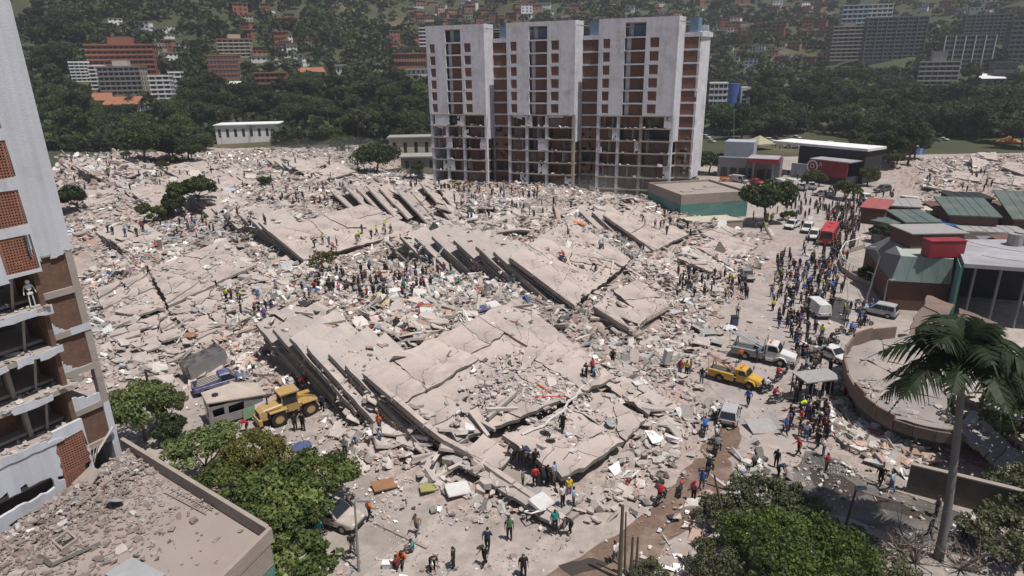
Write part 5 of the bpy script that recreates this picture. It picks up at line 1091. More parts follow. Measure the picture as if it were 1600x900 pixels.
for x, y, s_ in ((1584, 383, .9), (1594, 382, 1.0)): on('grey round tank on the pale sheet roof, '+('left one' if x < 1590 else 'right one'), 'water_tank', x, y, zt, lambda T: MB().ring((0, 0, .9*s_), 0, s_, 1.8*s_, 'z', 14).build('body', M_ZINC, T), 'tank')
# curved street fence of the market
FP = [(1349,388),(1318,398),(1310,412),(1314,424),(1330,436),(1352,447),(1375,455),(1400,461),(1432,466),(1470,472)]
FW_ = [at(x, y, 0) for x, y in FP]; mo = FW_[4].copy(); FN = empty('street_fence', mo, 0, 'curved wall with white rail separating market yard from the street', 'fence')
for i in range(len(FW_)-1):
    a, b = FW_[i]-mo, FW_[i+1]-mo; d = b-a; n_ = Vector((-d.y, d.x, 0)).normalized()*.2
    MB().obox(a, d, n_, UPV*.9).build('base_wall', M_PARAP, FN); MB().tube([a+UPV*2.3, b+UPV*2.3], .07, 5).build('rail', M_FWHITE, FN)
    for k in range(3): MB().tube([a+d*(k/3)+UPV*.9, a+d*(k/3)+UPV*2.3], .05, 4).build('post', M_STEEL, FN)
# ---- round roofed building that sank beside the street
M_ROT = cmat('rotunda_roof', (.34, .295, .27), bump=.5, bscale=6, col2=(.25, .225, .215), mix=.5, patch=.2, scale=.8); M_PINK = cmat('pink_fascia', (.20, .14, .115), bump=.3, col2=(.14, .11, .095), mix=.5, patch=.3)
RZ = 3.4
rim = [at(x, y, RZ+.5+(y-520)*-.007) for x, y in ((1400,520),(1362,524),(1334,533),(1322,550),(1320,570),(1325,590),(1336,610),(1352,628),(1372,644),(1398,658),(1428,668),(1462,676),(1490,680))]
rim2 = [at(x, y, RZ) for x, y in ((1500,668),(1470,600),(1440,545),(1425,523))]
mo = Vector((rim[5].x, rim[5].y, 0)); RO = empty('sunken_rotunda', mo, 0, 'round roofed building sunk onto crushed storeys behind the palm', 'collapsed building')
loop = [p-mo for p in rim+rim2]
for pc in shatter([(p.x, p.y) for p in loop], 12, random.Random(6)):
    cx_, cy__ = sum(a[0] for a in pc)/len(pc), sum(a[1] for a in pc)/len(pc); rr_ = random.Random(int(cx_*10)); pc = rough_edge([(cx_+(a[0]-cx_)*.992, cy__+(a[1]-cy__)*.992) for a in pc], .6, .16, 5); tz = rr_.gauss(0, .05); tp_ = [Vector((a[0], a[1], RZ-.15+tz+.035*(a[0]-cx_)*rr_.choice((-1, 1)))) for a in pc]
    mb = MB(); mb.prism(tp_, [p-UPV*.4 for p in tp_]); mb.m = [0, 1]+[1]*(len(mb.f)-2); mb.build('roof_slab', [M_ROT, M_PINK], RO)
for i in range(len(rim)-1):
    a, b = rim[i]-mo, rim[i+1]-mo; d = (b-a); o_ = Vector((-d.y, d.x, 0)).normalized()
    if o_.dot(a-loop[-2]) < 0: o_ = -o_
    hi = .7+.22*math.sin(i*2.3) if i < 9 else .2
    if i in (2,): hi = .5
    MB().prism([a+UPV*hi, a+o_*.2+UPV*hi, b+o_*.2+UPV*hi, b+UPV*hi][::-1], [a-UPV*.75, a+o_*.2-UPV*.75, b+o_*.2-UPV*.75, b-UPV*.75][::-1]).build('parapet', M_PINK, RO)
lo = [Vector((p.x, p.y, 0))*.985+Vector((loop[-2].x, loop[-2].y, 0))*.015 for p in loop]
mb = MB(); c_ = sum(lo, Z0)/len(lo); mb.prism([c_+(p-c_)*.86+UPV*1.6 for p in lo], [c_+(p-c_)*.8 for p in lo]); mb.build('crushed_storey', M_CONC, RO)
stamp([rim[2], rim[6], rim[9], rim2[0], rim2[3]])
for k, q in enumerate(([(1418,524,3.2),(1448,462,5.5),(1490,476,4.6),(1468,540,2.8)], [(1470,540,3.0),(1500,480,5.2),(1560,505,4.8),(1530,560,3.2)], [(1440,560,2.4),(1530,552,3.2),(1590,620,3.0),(1500,650,2.0)], [(1500,610,3.6),(1560,570,4.4),(1660,640,3.6),(1600,690,2.6)], [(1490,668,2.6),(1520,640,3.0),(1620,735,1.8),(1590,760,1.2)], [(1550,545,5.0),(1640,520,5.4),(1680,600,4.6),(1590,620,4.0)])):
    broken_slab(RO, 'wall_slab' if k < 2 else 'floor_slab', W(q), 3, .4, 120+k, .05, .1, mats=[M_PINK, M_UNDER] if k < 2 else [M_FLOOR, M_UNDER])
big_pieces(RO, [(1345,545),(1430,545),(1470,650),(1400,640),(1345,600)], 70, .1, .5, 33, 3.3)
big_pieces(RO, [(1310,590),(1345,640),(1420,690),(1440,720),(1330,690),(1270,640)], 90, .3, 1.0, 31, .4)
big_pieces(RO, [(1440,690),(1600,720),(1600,640),(1500,600)], 70, .5, 1.5, 32, .8)
# long stained wall along the lower right lane
a, u, v, L = frame_at(1415, 768, 1600, 818); BW = empty('boundary_wall', a, 0, 'long stained boundary wall behind the palm trunk, lower right', 'wall')
MB().obox(Z0, u*(L+12), v*.3, UPV*2.5).build('wall_panel', cmat('stained_wall', (.16, .135, .11), col2=(.10, .085, .07), mix=.5, patch=.3, bump=.2), BW); MB().obox(-u*.05-v*.06+UPV*2.5, u*(L+12.1), v*.42, UPV*.12).build('coping', M_PARAP, BW)

# stalls, awnings and sheet-covered sheds crowding the market yard
rs_ = random.Random(14); SM = [(M_ZINC, 'rusty grey'), (M_GRROOF, 'dull green'), (M_SLATE, 'violet grey'), (M_BROWN, 'brown'), (M_CREAM, 'dusty cream'), (M_BLUET, 'blue tarpaulin')]
for i, (x, y) in enumerate(((1402,362),(1424,356),(1442,352),(1386,360),(1372,378),(1492,352),(1516,350),(1548,356),(1566,348),(1590,352),(1438,344),(1452,338),(1470,332),(1420,336),(1556,336),(1580,332),(1600,340),(1540,392),(1562,394))):
    m, nm = SM[rs_.choice((0, 0, 1, 2, 3, 4, 4, 5) if i else (0,))]; p = hit(x, y); T = empty('market_stall', p, rs_.uniform(-.3, .3), f'small stall with {nm} roof in the market yard', 'stall', f'{nm} roofed market stalls'); w_, d_, h_ = rs_.uniform(2, 4.5), rs_.uniform(2, 4), rs_.uniform(1.9, 2.7)
    MB().prism([(-w_/2, -d_/2, h_), (w_/2, -d_/2, h_+.1), (w_/2, d_/2, h_+.45), (-w_/2, d_/2, h_+.4)], [(-w_/2, -d_/2, h_-.08), (w_/2, -d_/2, h_+.02), (w_/2, d_/2, h_+.37), (-w_/2, d_/2, h_+.32)]).build('roof', m, T); MB().box(-w_/2+.1, w_/2-.1, -d_/2+.5, d_/2-.1, 0, h_-.1).build('wall', rs_.choice((M_BROWN, M_DARK, M_GREYC, M_CREAM)), T)
    for sx_ in (-1, 1): MB().tube([(sx_*(w_/2-.08), -d_/2+.08, 0), (sx_*(w_/2-.08), -d_/2+.08, h_-.05)], .05, 4).build('post', M_STEEL, T)
# ------------------------------------------------------------------ trees
def leaf_mat(name, trans=.25):
    m = bpy.data.materials.new(name); m.use_nodes = True; n = m.node_tree.nodes; L = m.node_tree.links; b = n['Principled BSDF']; b.inputs['Roughness'].default_value = .55; b.inputs['Specular IOR Level'].default_value = .25
    a = n.new('ShaderNodeAttribute'); a.attribute_name = 'col'; oi = n.new('ShaderNodeObjectInfo'); mr = n.new('ShaderNodeMapRange'); mr.inputs[3].default_value = .78; mr.inputs[4].default_value = 1.25; L.new(oi.outputs['Random'], mr.inputs[0])
    vm = n.new('ShaderNodeVectorMath'); vm.operation = 'SCALE'; L.new(a.outputs['Color'], vm.inputs[0]); L.new(mr.outputs[0], vm.inputs['Scale']); L.new(vm.outputs[0], b.inputs['Base Color'])
    t = n.new('ShaderNodeBsdfTranslucent'); L.new(vm.outputs[0], t.inputs[0]); mx = n.new('ShaderNodeMixShader'); mx.inputs[0].default_value = trans; L.new(b.outputs[0], mx.inputs[1]); L.new(t.outputs[0], mx.inputs[2]); L.new(mx.outputs[0], n['Material Output'].inputs[0])
    MATS[name] = m; return m
M_LEAF = leaf_mat('foliage', .32); M_BARK = mat('bark', (.15, .115, .09), .95, .25, 3, .4, 10); M_PALMB = mat('palm_bark', (.165, .16, .16), .9, .15, 2.5, .4, 14)
def leaves(P, N, size, r, col, cvar=.25, aspect=.55):
    """leaf-sized diamond faces at points P, roughly facing N"""
    n = len(P); N = N+r.normal(0, .75, (n, 3)); N /= np.linalg.norm(N, axis=1)[:, None]+1e-9
    t = r.normal(0, 1, (n, 3)); t -= (t*N).sum(1)[:, None]*N; t /= np.linalg.norm(t, axis=1)[:, None]+1e-9; b = np.cross(N, t)
    s = size*r.uniform(.6, 1.35, (n, 1)); t = t*s; b = b*s*aspect
    V = np.stack([P-t, P+b-t*.1, P+t, P-b-t*.1], 1).reshape(-1, 3); F = np.arange(4*n).reshape(n, 4)
    c = np.array(col)[None]*(1+cvar*r.uniform(-1, 1, (n, 1)))*(1+.12*r.uniform(-1, 1, (n, 3))); return V, F, c
def crown_pts(r, nb, R, H, n, flat=.75, clump=.34, hollow=.72):
    """points in leafy clumps spread through an uneven crown of radius R and height H"""
    th = r.uniform(0, 6.283, nb); ph = np.arccos(r.uniform(-.35, 1, nb)); rr = r.uniform(.45, .95, nb)
    C = np.stack([np.sin(ph)*np.cos(th)*rr*R, np.sin(ph)*np.sin(th)*rr*R, np.cos(ph)*rr*H*.5], 1); cr = R*clump*r.uniform(.6, 1.35, nb)
    k = r.choice(nb, n, p=cr**2/np.sum(cr**2)); d = r.normal(0, 1, (n, 3)); d /= np.linalg.norm(d, axis=1)[:, None]
    q = cr[k][:, None]*(hollow+(1-hollow)*r.random((n, 1)))*np.array([1, 1, flat]); return C[k]+d*q, d, C
def crown_mesh(seed, R, H, n, leaf, col, nb=26, col2=None, **kw):
    r = np.random.default_rng(seed); P, d, C = crown_pts(r, nb, R, H, n, **kw); V, F, c = leaves(P, d, leaf, r, col)
    if col2 is not None:
        k = vnoise(P[:, 0]/R*2.2, P[:, 1]/R*2.2+P[:, 2]*.3, seed) > .15; c[k] = np.array(col2)*(1+.2*r.uniform(-1, 1, (k.sum(), 1)))
    return npmesh('crown', V, F, M_LEAF, c), C
def trunk_mesh(seed, h, R, H, C, rad0, n=7):
    rng = random.Random(seed); mb = MB(); j = Vector((rng.gauss(0, .3), rng.gauss(0, .3), h)); mb.tube([(0, 0, -.4), (rng.gauss(0, .1), rng.gauss(0, .1), h*.5), j], [rad0*1.25, rad0*.95, rad0*.75], 8)
    for i in rng.sample(range(len(C)), min(n, len(C))):
        e = Vector(C[i])+Vector((0, 0, h+H*.42)); m = (j+e)/2+Vector((rng.gauss(0, .3), rng.gauss(0, .3), -.1*H)); mb.tube([j*.97, m, e], [rad0*.55, rad0*.38, rad0*.12], 5)
    return mb.mesh('trunk', M_BARK, True)
G1_, G2_, G3_, G4_, G5_ = (.056, .078, .027), (.042, .060, .025), (.082, .105, .032), (.10, .108, .038), (.06, .064, .036)
def proto(seed, R, H, h, n, leaf, col, r0=.35, **kw):
    c, C = crown_mesh(seed, R, H, n, leaf, col, **kw); return dict(c=c, t=trunk_mesh(seed, h, R, H, C, r0), z=h+H*.42, R=R, top=h+H*.95)
PT = {'spreading': [proto(1, 6.5, 6.5, 4.0, 5200, .42, G1_, col2=G2_), proto(2, 7.5, 6.0, 4.2, 6000, .42, G2_, nb=34), proto(3, 6.0, 6.5, 4.0, 5000, .42, G1_, col2=G3_)],
      'tall': [proto(4, 4.6, 10, 4.5, 4600, .42, G2_, nb=28), proto(5, 5.0, 9, 5.0, 4600, .42, G1_, nb=28, col2=G5_)],
      'light': [proto(6, 5.5, 6.0, 3.2, 4800, .38, G3_, col2=G1_), proto(7, 5.0, 5.5, 3.0, 4500, .38, G4_, col2=G3_)],
      'bush': [proto(8, 3.0, 3.0, .7, 2600, .30, G1_, r0=.15, nb=16, col2=G3_), proto(9, 2.6, 3.4, .8, 2400, .30, G2_, r0=.15, nb=14)]}
def tree(kind, p, label, s=1.0, rng=random, group=None, name=None, cat='tree', pr=None):
    q = pr or rng.choice(PT[kind]); T = empty(name or {'bush': 'bush'}.get(kind, 'broadleaf_tree'), tuple(p), rng.uniform(0, 6.28), label, cat, group); T.scale = (s*rng.uniform(.9, 1.12), s*rng.uniform(.9, 1.12), s*rng.uniform(.88, 1.15))
    o = link(bpy.data.objects.new('crown', q['c']), T); o.location = (0, 0, q['z']); link(bpy.data.objects.new('trunk', q['t']), T); return T
# palms
def palm_mesh(seed, n, L, leafn=34, droop=1.0, col=(.05, .085, .025)):
    r = np.random.default_rng(seed); V = []; F = []; C = []; k = 0
    for i in range(n):
        az = 6.283*i/n*2.6+r.uniform(-.25, .25); el = 1.25-1.75*(i/n)+r.uniform(-.12, .12); ln = L*r.uniform(.85, 1.1)
        hd = np.array([np.cos(az), np.sin(az), 0]); t = np.linspace(0, 1, leafn); spine = hd[None]*(ln*(np.cos(el)*t+.12*t*t))[:, None]+np.array([0, 0, 1])[None]*(ln*(np.sin(el)*t-.55*droop*t**2.1))[:, None]
        side = np.array([-hd[1], hd[0], 0])
        for q in range(2, leafn):
            w = ln*.30*np.sin(min(1, (q/leafn)*1.15+.06)*np.pi)**.7+.08; dirs = spine[q]-spine[q-1]; dirs = dirs/np.linalg.norm(dirs)
            for sg in (-1, 1):
                e = spine[q]+side*sg*w*r.uniform(.8, 1.05)+dirs*w*.55+np.array([0, 0, -w*r.uniform(.25, .75)]); b = dirs*.085*L/4; m = (spine[q]+e)/2+np.array([0, 0, w*.12])
                V += [spine[q]-b, spine[q]+b, m+b*.9, m-b*.9, e]; F += [(k, k+1, k+2, k+3), (k+3, k+2, k+4, k+4)]; c = np.array(col)*r.uniform(.65, 1.35); C += [c, c]; k += 5
    F = np.array(F); T = np.concatenate([F[0::2][:, [0, 1, 2]], F[0::2][:, [0, 2, 3]], F[1::2][:, [0, 1, 2]]]); C = np.array(C); CC = np.concatenate([C[0::2], C[0::2], C[1::2]])
    sp = MB()
    me = npmesh('crown', np.array(V), T, M_LEAF, CC); return me
PALM = [palm_mesh(1, 16, 3.4, 16), palm_mesh(2, 14, 3.0, 14, col=(.10, .10, .03))]
def palm(p, h, label, pm, s=1.0, lean=(0, 0), r0=.2, mt=None, group=None):
    T = empty('palm_tree', tuple(p), 0, label, 'palm tree', group); top = Vector((lean[0], lean[1], h)); n = 12; pts = [Vector((lean[0]*(i/n)**1.6, lean[1]*(i/n)**1.6, h*i/n-.1)) for i in range(n+1)]
    MB().tube(pts, [r0*(1.35 if i == 0 else 1.12-.42*i/n+.07*(i % 2)) for i in range(n+1)], 10).build('trunk', mt or M_PALMB, T, smooth=True)
    o = link(bpy.data.objects.new('crown', pm), T); o.location = top; o.scale = (s, s, s); return T
def blocked(x, y, g=0.0):
    """true where a tree would stand right before or in a house"""
    x = np.asarray(x, float); y = np.asarray(y, float); m = np.zeros(x.shape, bool)
    for bx, by, hw, dp in BLD:
        q = x*by/np.maximum(y, 1)             # slide along the line of sight
        m |= (np.abs(q-bx) < hw+g) & (y < by+16) & (y > by-dp)
    return m
# --- the wood behind the rubble: up to a few hundred trees, each its own thing
rt = random.Random(77); used = []
def wood(poly, n, wts, where, dmin, s0=.85, s1=1.25):
    P = np.array(poly, float); k = 0; t = 0
    while k < n and t < n*25:
        t += 1; x, y = rt.uniform(P[:, 0].min(), P[:, 0].max()), rt.uniform(P[:, 1].min(), P[:, 1].max())
        if not bool(in_poly(np.array([x]), np.array([y]), poly)[0]): continue
        p = hit(x, y)
        if any((p.x-a)**2+(p.y-b)**2 < dmin**2 for a, b in used[-160:]): continue
        if bool(blocked(np.array([p.x]), np.array([p.y]), 2.0)[0]): continue
        used.append((p.x, p.y)); kd = rt.choices(('spreading', 'tall', 'light', 'bush'), wts)[0]
        ds = {'spreading': 'dark spreading tree', 'tall': 'tall dark tree', 'light': 'light green tree', 'bush': 'low bush'}[kd]
        tree(kd, p-Vector((0, 0, .2)), f'{ds} {where}', rt.uniform(s0, s1), rt, f'{ds}s {where}'); k += 1
wood([(440,150),(680,120),(690,235),(640,222),(560,232),(440,205)], 64, (5,3,4,0), 'in the wood left of the tower', 5.2)
wood([(300,135),(450,150),(450,190),(340,200),(300,190)], 34, (4,3,2,1), 'in the wood above the white villa', 5.2)
wood([(70,130),(290,170),(330,210),(300,225),(90,222)], 48, (3,2,4,2), 'on the green bank at far left', 5.5)
wood([(1095,150),(1260,120),(1330,135),(1320,205),(1200,215),(1100,240)], 52, (5,4,1,0), 'in the park right of the tower', 6)
wood([(1310,130),(1600,120),(1640,215),(1320,225)], 70, (5,4,1,0), 'in the dim park at far right', 6.5)
wood([(1325,228),(1440,226),(1450,252),(1400,262),(1330,262)], 16, (4,3,1,1), 'between park road and market', 4.5, .6, .95)
wood([(1600,120),(1700,120),(1700,240),(1590,235),(1480,226),(1480,215)], 24, (5,4,1,0), 'at the far right park edge', 5)
wood([(90,205),(300,212),(330,222),(200,228),(90,224)], 16, (2,1,3,4), 'along the far left rubble edge', 4, .5, .9)
wood([(90,215),(330,215),(330,246),(250,262),(190,244),(90,232)], 15, (4,1,3,4), 'cutting into the far left rubble', 4, .55, .95)
wood([(440,222),(560,228),(560,246),(450,238)], 7, (4,1,2,2), 'at the rubble edge left of the tower', 4, .5, .8)
wood([(600,225),(690,228),(690,262),(610,255)], 9, (5,2,2,1), 'close to the left tower foot', 4, .6, .95)
wood([(60,20),(140,60),(120,125),(60,125)], 18, (3,3,1,1), 'on the steep hill beside the near tower', 9, 1.0, 1.5)
for x, y, s, lb in ((590,272,.92,'round dark tree standing alone behind the rubble left of the tower'), (1195,350,.8,'bushy tree at the corner of the green hall'), (655,272,.5,'small tree by the flat garage at the tower foot'), (228,256,1.25,'dense dark tree above the far left rubble'), (318,235,.75,'tree with bare forked trunk before the white villa'), (1108,272,.7,'tree close against the tower end wall'), (1320,312,.55,'tree on the street corner before the shop row'), (1270,290,.5,'low tree under the red sign front'), (1395,262,.6,'tree by the parked cars left of the far ruin'), (1355,290,.55,'tree between shop row and market sheds'), (1640,745,.9,'dark tree at right edge above the lane')):
    tree('spreading' if s > .6 else 'light', hit(x, y), lb, s, rt)
for x, y, s, lb in ((310,318,1.7,'rounded bush in the rubble beside leaning slabs'), (270,338,1.3,'low spreading bush left of the rounded bush'), (240,345,1.2,'flat green shrub on rubble nearest the near tower'), (120,330,1.4,'dark shrub close to the near tower wall'), (412,290,.7,'small shrub amid far rubble'), (1232,345,.6,'shrub at the crossing beside the parked pickup'), (1375,380,.9,'shrub inside the street fence bend'), (1352,445,.6,'straggly shrub outside the curved fence'), (255,262,.7,'shrub on the far left rubble edge'), (270,690,.6,'shrub near the two men at lower left')):
    tree('bush', hit(x, y), lb, s, rt, cat='bush')
for x, y, h, lb in ((515,210,12,'slim palm rising from the left wood'), (607,200,15,'tallest yellowish palm above the left wood'), (470,170,9,'short palm among dark trees left of centre'), (395,222,7,'palm in front of the white villa'), (500,215,9,'lower palm next to slim palm'), (205,172,8,'palm before the pale flats'), (1258,165,10,'slim palm in the park right of the tower')):
    palm(hit(x, y), h, lb, PALM[1] if h > 10 else PALM[0], .9)
# sapling standing in the rubble
tree('light', hit(506, 432), 'olive leaved sapling standing in rubble behind the nearest block', .55, rt, pr=proto(31, 4.5, 6, 2.4, 900, .34, (.10, .095, .035), nb=30, clump=.22))
# --- near trees, finer leaves
PN = [proto(41, 4.2, 4.6, 2.6, 5600, .21, (.14, .175, .065), r0=.16, nb=46, clump=.20, col2=(.14, .17, .065)), proto(42, 4.0, 4.8, 2.4, 7000, .18, (.165, .165, .045), r0=.16, nb=40, clump=.24, col2=(.16, .15, .04)), proto(43, 4.4, 4.2, 2.2, 6200, .22, (.155, .19, .06), r0=.16, nb=48, clump=.20, col2=(.08, .11, .035))]
M_STONE = None
for x, y, s, k, lb in ((214,640,.74,0,'leafy green tree at the corner of the near tower'), (262,640,.5,0,'small leafy tree right of the near tower corner'), (318,704,.74,0,'leafy tree in front of the wrecked camper'), (398,704,.74,1,'olive leaved tree below the loader'), (350,756,.62,2,'broad tree along the annex parapet'), (430,766,.84,2,'large light green tree shading the parked car'), (490,745,.70,2,'small tree with drooping branches beside the parked car'), (448,800,.66,2,'low tree between annex corner and parked car'), (456,880,.72,2,'tree top at the bottom edge left of centre')):
    tree('spreading', at(x, y, 4.4*s)*Vector((1, 1, 0)) if False else Vector((*at(x, y, 4.4*s)[:2], 0)), lb, s, rt, pr=PN[k])
BB = [proto(51, 3.6, 4.0, 1.2, 6000, .15, (.115, .16, .042), r0=.12, nb=60, clump=.20, col2=(.085, .12, .04)), proto(52, 3.4, 3.6, 1.0, 5000, .17, (.085, .10, .052), r0=.12, nb=60, clump=.19, col2=(.12, .13, .075))]
for x, y, s, k, lb in ((1135,800,.62,1,'grey green bush left end of the lower right thicket'), (1195,775,.75,1,'grey green bush topping the lower right thicket'), (1240,850,.8,0,'bright green bush at the bottom edge'), (1300,870,.8,0,'bright green bush right of the other bright one'), (1175,850,.75,0,'green bush in the lower thicket corner'), (1258,800,.6,1,'dull bush behind the bright green bushes'), (1335,845,.5,1,'dark bush by the lane right of the thicket'), (1120,880,.6,1,'low bush beside the muddy track'), (1015,890,.35,1,'small leafy bush at bottom edge beside poles'), (1390,890,.6,1,'bush below the lane at bottom edge'), (1230,900,.8,0,'lowest bright bush cut by the bottom edge'), (1575,830,.8,1,'dark bush at the lower right corner'), (1600,760,.8,1,'dark foliage over the lane at right edge')):
    tree('bush', Vector((*at(x, y, 2.6*s)[:2], 0)), lb, s, rt, pr=BB[k], cat='bush')
# dead brushwood at the lower right
M_TWIG = mat('dry_twig', (.20, .165, .14), .95, .2, 4)
for i, (x, y) in enumerate(((1340,900),(1430,880),(1500,890),(1545,860),(1405,860))):
    rng = random.Random(i); T = empty('dead_shrub', at(x, y), 0, ['bare grey shrub nearest the lower thicket','bare branching shrub left of the palm foot','tangle of dry branches at the palm foot','leafless sapling right of the palm trunk','dry twigs on the lane edge below the wall'][i], 'dead shrub')
    mb = MB()
    for k in range(16):
        a = rng.uniform(0, 6.28); e = Vector((math.cos(a)*rng.uniform(.6, 2), math.sin(a)*rng.uniform(.6, 2), rng.uniform(.6, 2.6))); m = e*.5+Vector((rng.gauss(0, .2), rng.gauss(0, .2), .2)); mb.tube([(0, 0, 0), m, e], [.06, .04, .012], 4)
        for q in range(2): f = m+(e-m)*rng.random()+Vector((rng.gauss(0, .4), rng.gauss(0, .4), rng.uniform(.1, .6))); mb.tube([m, f], [.03, .008], 4)
    mb.build('branches', M_TWIG, T)
# royal palm in the foreground right
pb = at(1466, 872); ptop = atY(1507, 545, pb.y+1.0)
palm(pb, ptop.z, 'tall royal palm with grey trunk in the right foreground', palm_mesh(5, 22, 5.4, 40, 1.35, (.027, .045, .017)), .95, (ptop.x-pb.x, ptop.y-pb.y), .26)
RP = [o for o in SC.objects if o.name.startswith('palm_tree')][-1]; rk = random.Random(2); tv = Vector((ptop.x-pb.x, ptop.y-pb.y, ptop.z)); M_DEAD = mat('dead_frond', (.13, .095, .06), .95, .3, 3)
for k in range(11):
    a = k*.571; d_ = Vector((math.cos(a), math.sin(a), 0)); ln = rk.uniform(1.0, 2.2); MB().prism([tv+d_*.2, tv+d_*.62+Vector((0, 0, -.35*ln)), tv+d_*(.42+.2*rk.random())+Vector((0, 0, -ln)), tv+d_*.25+Vector((-d_.y*.25, d_.x*.25, -.55*ln))], [p+Vector((-d_.y, d_.x, 0))*.12 for p in (tv+d_*.2, tv+d_*.62+Vector((0, 0, -.35*ln)), tv+d_*.42+Vector((0, 0, -ln)), tv+d_*.25+Vector((-d_.y*.25, d_.x*.25, -.55*ln)))]).build('dead_frond', M_DEAD, RP)
MB().tube([tv*.80, tv*.9, tv*1.0], [.26, .3, .22], 10).build('crownshaft', mat('crownshaft_green', (.07, .085, .04), .6, .2, 2), RP, smooth=True)
# --- hillside woodland, one mass
def hill_wood():
    r = np.random.default_rng(9); n = 21000; u = r.uniform(-1, 1, n); y = 285+900*r.random(n)**1.25; x = u*(.95*y+30)
    z = hill(x, y); px = 800+x/y*FPX*1.04
    dens = .55+.6*vnoise(x*.012, y*.009, 31)+.3*vnoise(x*.05, y*.05, 32); k = (z > .8) & ~blocked(x, y) & (r.random(n) < dens) & (np.hypot(x, y) > 300)
    x, y, z = x[k], y[k], z[k]; m = len(x); q = 33; R = r.uniform(2.2, 4.8, m)*(1+.0006*y)
    d = r.normal(0, 1, (m, q, 3)); d /= np.linalg.norm(d, axis=2)[..., None]; d[..., 2] = np.abs(d[..., 2])*.9
    P = np.stack([x, y, z+R*.5], 1)[:, None]+d*(R*r.uniform(.8, 1.1, m))[:, None, None]*r.uniform(.75, 1.05, (m, q, 1))
    col = np.array([G1_, G2_, G5_, G3_])[r.choice(4, m, p=[.36, .34, .2, .1])]*r.uniform(.5, 1.0, (m, 1))
    V, F, c = leaves(P.reshape(-1, 3), d.reshape(-1, 3), 1.0, r, (1, 1, 1), .2, .8)
    s = np.repeat(R*.33, q*4)[:, None]; ctr = np.repeat(P.reshape(-1, 3), 4, 0); V = ctr+(V-ctr)*s; c = c*np.repeat(col, q, 0)
    o = npobj('hillside_wood', V, F, M_LEAF, c); tag(o, 'continuous scrub and trees covering the hillsides', 'woodland', kind='stuff')
hill_wood()
# ------------------------------------------------------------------ vehicles
M_TYRE = mat('tyre_rubber', (.025, .024, .023), .9, .2, 6); M_RIM = mat('wheel_rim', (.35, .35, .35), .45, .1, 4, metal=.6); M_GLASSC = mat('car_glass', (.02, .024, .028), .12, .05, 2, spec=.6); M_BLK = mat('black_plastic', (.03, .03, .032), .6, .15, 4); M_LAMP = mat('lamp_lens', (.7, .68, .62), .2, .05, 4); M_TAIL = mat('tail_lens', (.35, .02, .02), .25, .05, 4); M_CHROME = mat('bright_metal', (.5, .5, .5), .35, .1, 4, metal=.7)
def paint(name, c, dust=.35): return mat('paint_'+name, c, .4, .10, 1.3, 0, 8, col2=tuple(a*(1-dust)+b*dust for a, b in zip(c, (.33, .29, .26))), mix=.48, patch=.9, spec=.4, detail=8)
def loft(secs, cap=True):
    mb = MB(); n = len(secs[0])
    for s in secs: mb.v += [tuple(p) for p in s]
    for i in range(len(secs)-1):
        for j in range(n): q = (j+1) % n; mb.f.append((i*n+j, i*n+q, (i+1)*n+q, (i+1)*n+j)); mb.m.append(0)
    if cap: mb.f.append(tuple(range(n-1, -1, -1))); mb.f.append(tuple(range((len(secs)-1)*n, len(secs)*n))); mb.m += [0, 0]
    return mb
def sec(x, w0, w1, z0, z1, c=.08):
    """rounded cross-section at x: half width w0 below, w1 above"""
    return [(x, -w0, z0+c), (x, -w0+c, z0), (x, w0-c, z0), (x, w0, z0+c), (x, (w0+w1)/2+.01, (z0+z1)/2), (x, w1, z1-c), (x, w1-c, z1), (x, -w1+c, z1), (x, -w1, z1-c), (x, -(w0+w1)/2-.01, (z0+z1)/2)]
WH = {}
def wheel(parent, x, y, r, w, side, rim=None):
    k = (r, w)
    if k not in WH: WH[k] = (MB().ring((0, 0, 0), r*.58, r, w, 'y', 18).mesh('wheel', M_TYRE), MB().ring((0, 0, 0), 0, r*.6, w*.8, 'y', 14).mesh('rim', M_RIM))
    o = link(bpy.data.objects.new('wheel', WH[k][0]), parent); o.location = (x, y, r); q = link(bpy.data.objects.new('rim', WH[k][1]), o)
    if rim: q.material_slots[0].link = 'OBJECT'; q.material_slots[0].material = rim
    return o
def veh(name, label, rear, front, cat, group=None, z=None, length=None):
    """vehicle root: +x towards the front, placed from the photographed rear and front ground points"""
    a, b = hit(*rear), hit(*front)
    if z is not None: a, b = at(*rear, z), at(*front, z)
    c = (a+b)/2; d = b-a; T = empty(name, (c.x, c.y, min(a.z, b.z) if z is None else z), math.atan2(d.y, d.x), label, cat, group)
    return T, math.hypot(d.x, d.y)
def quadplate(parent, name, pts, m, t=.02):
    pts = [Vector(p) for p in pts]; n = (pts[1]-pts[0]).cross(pts[2]-pts[0]).normalized()*t; MB().prism([p+n for p in pts], [p-n for p in pts]).build(name, m, parent)
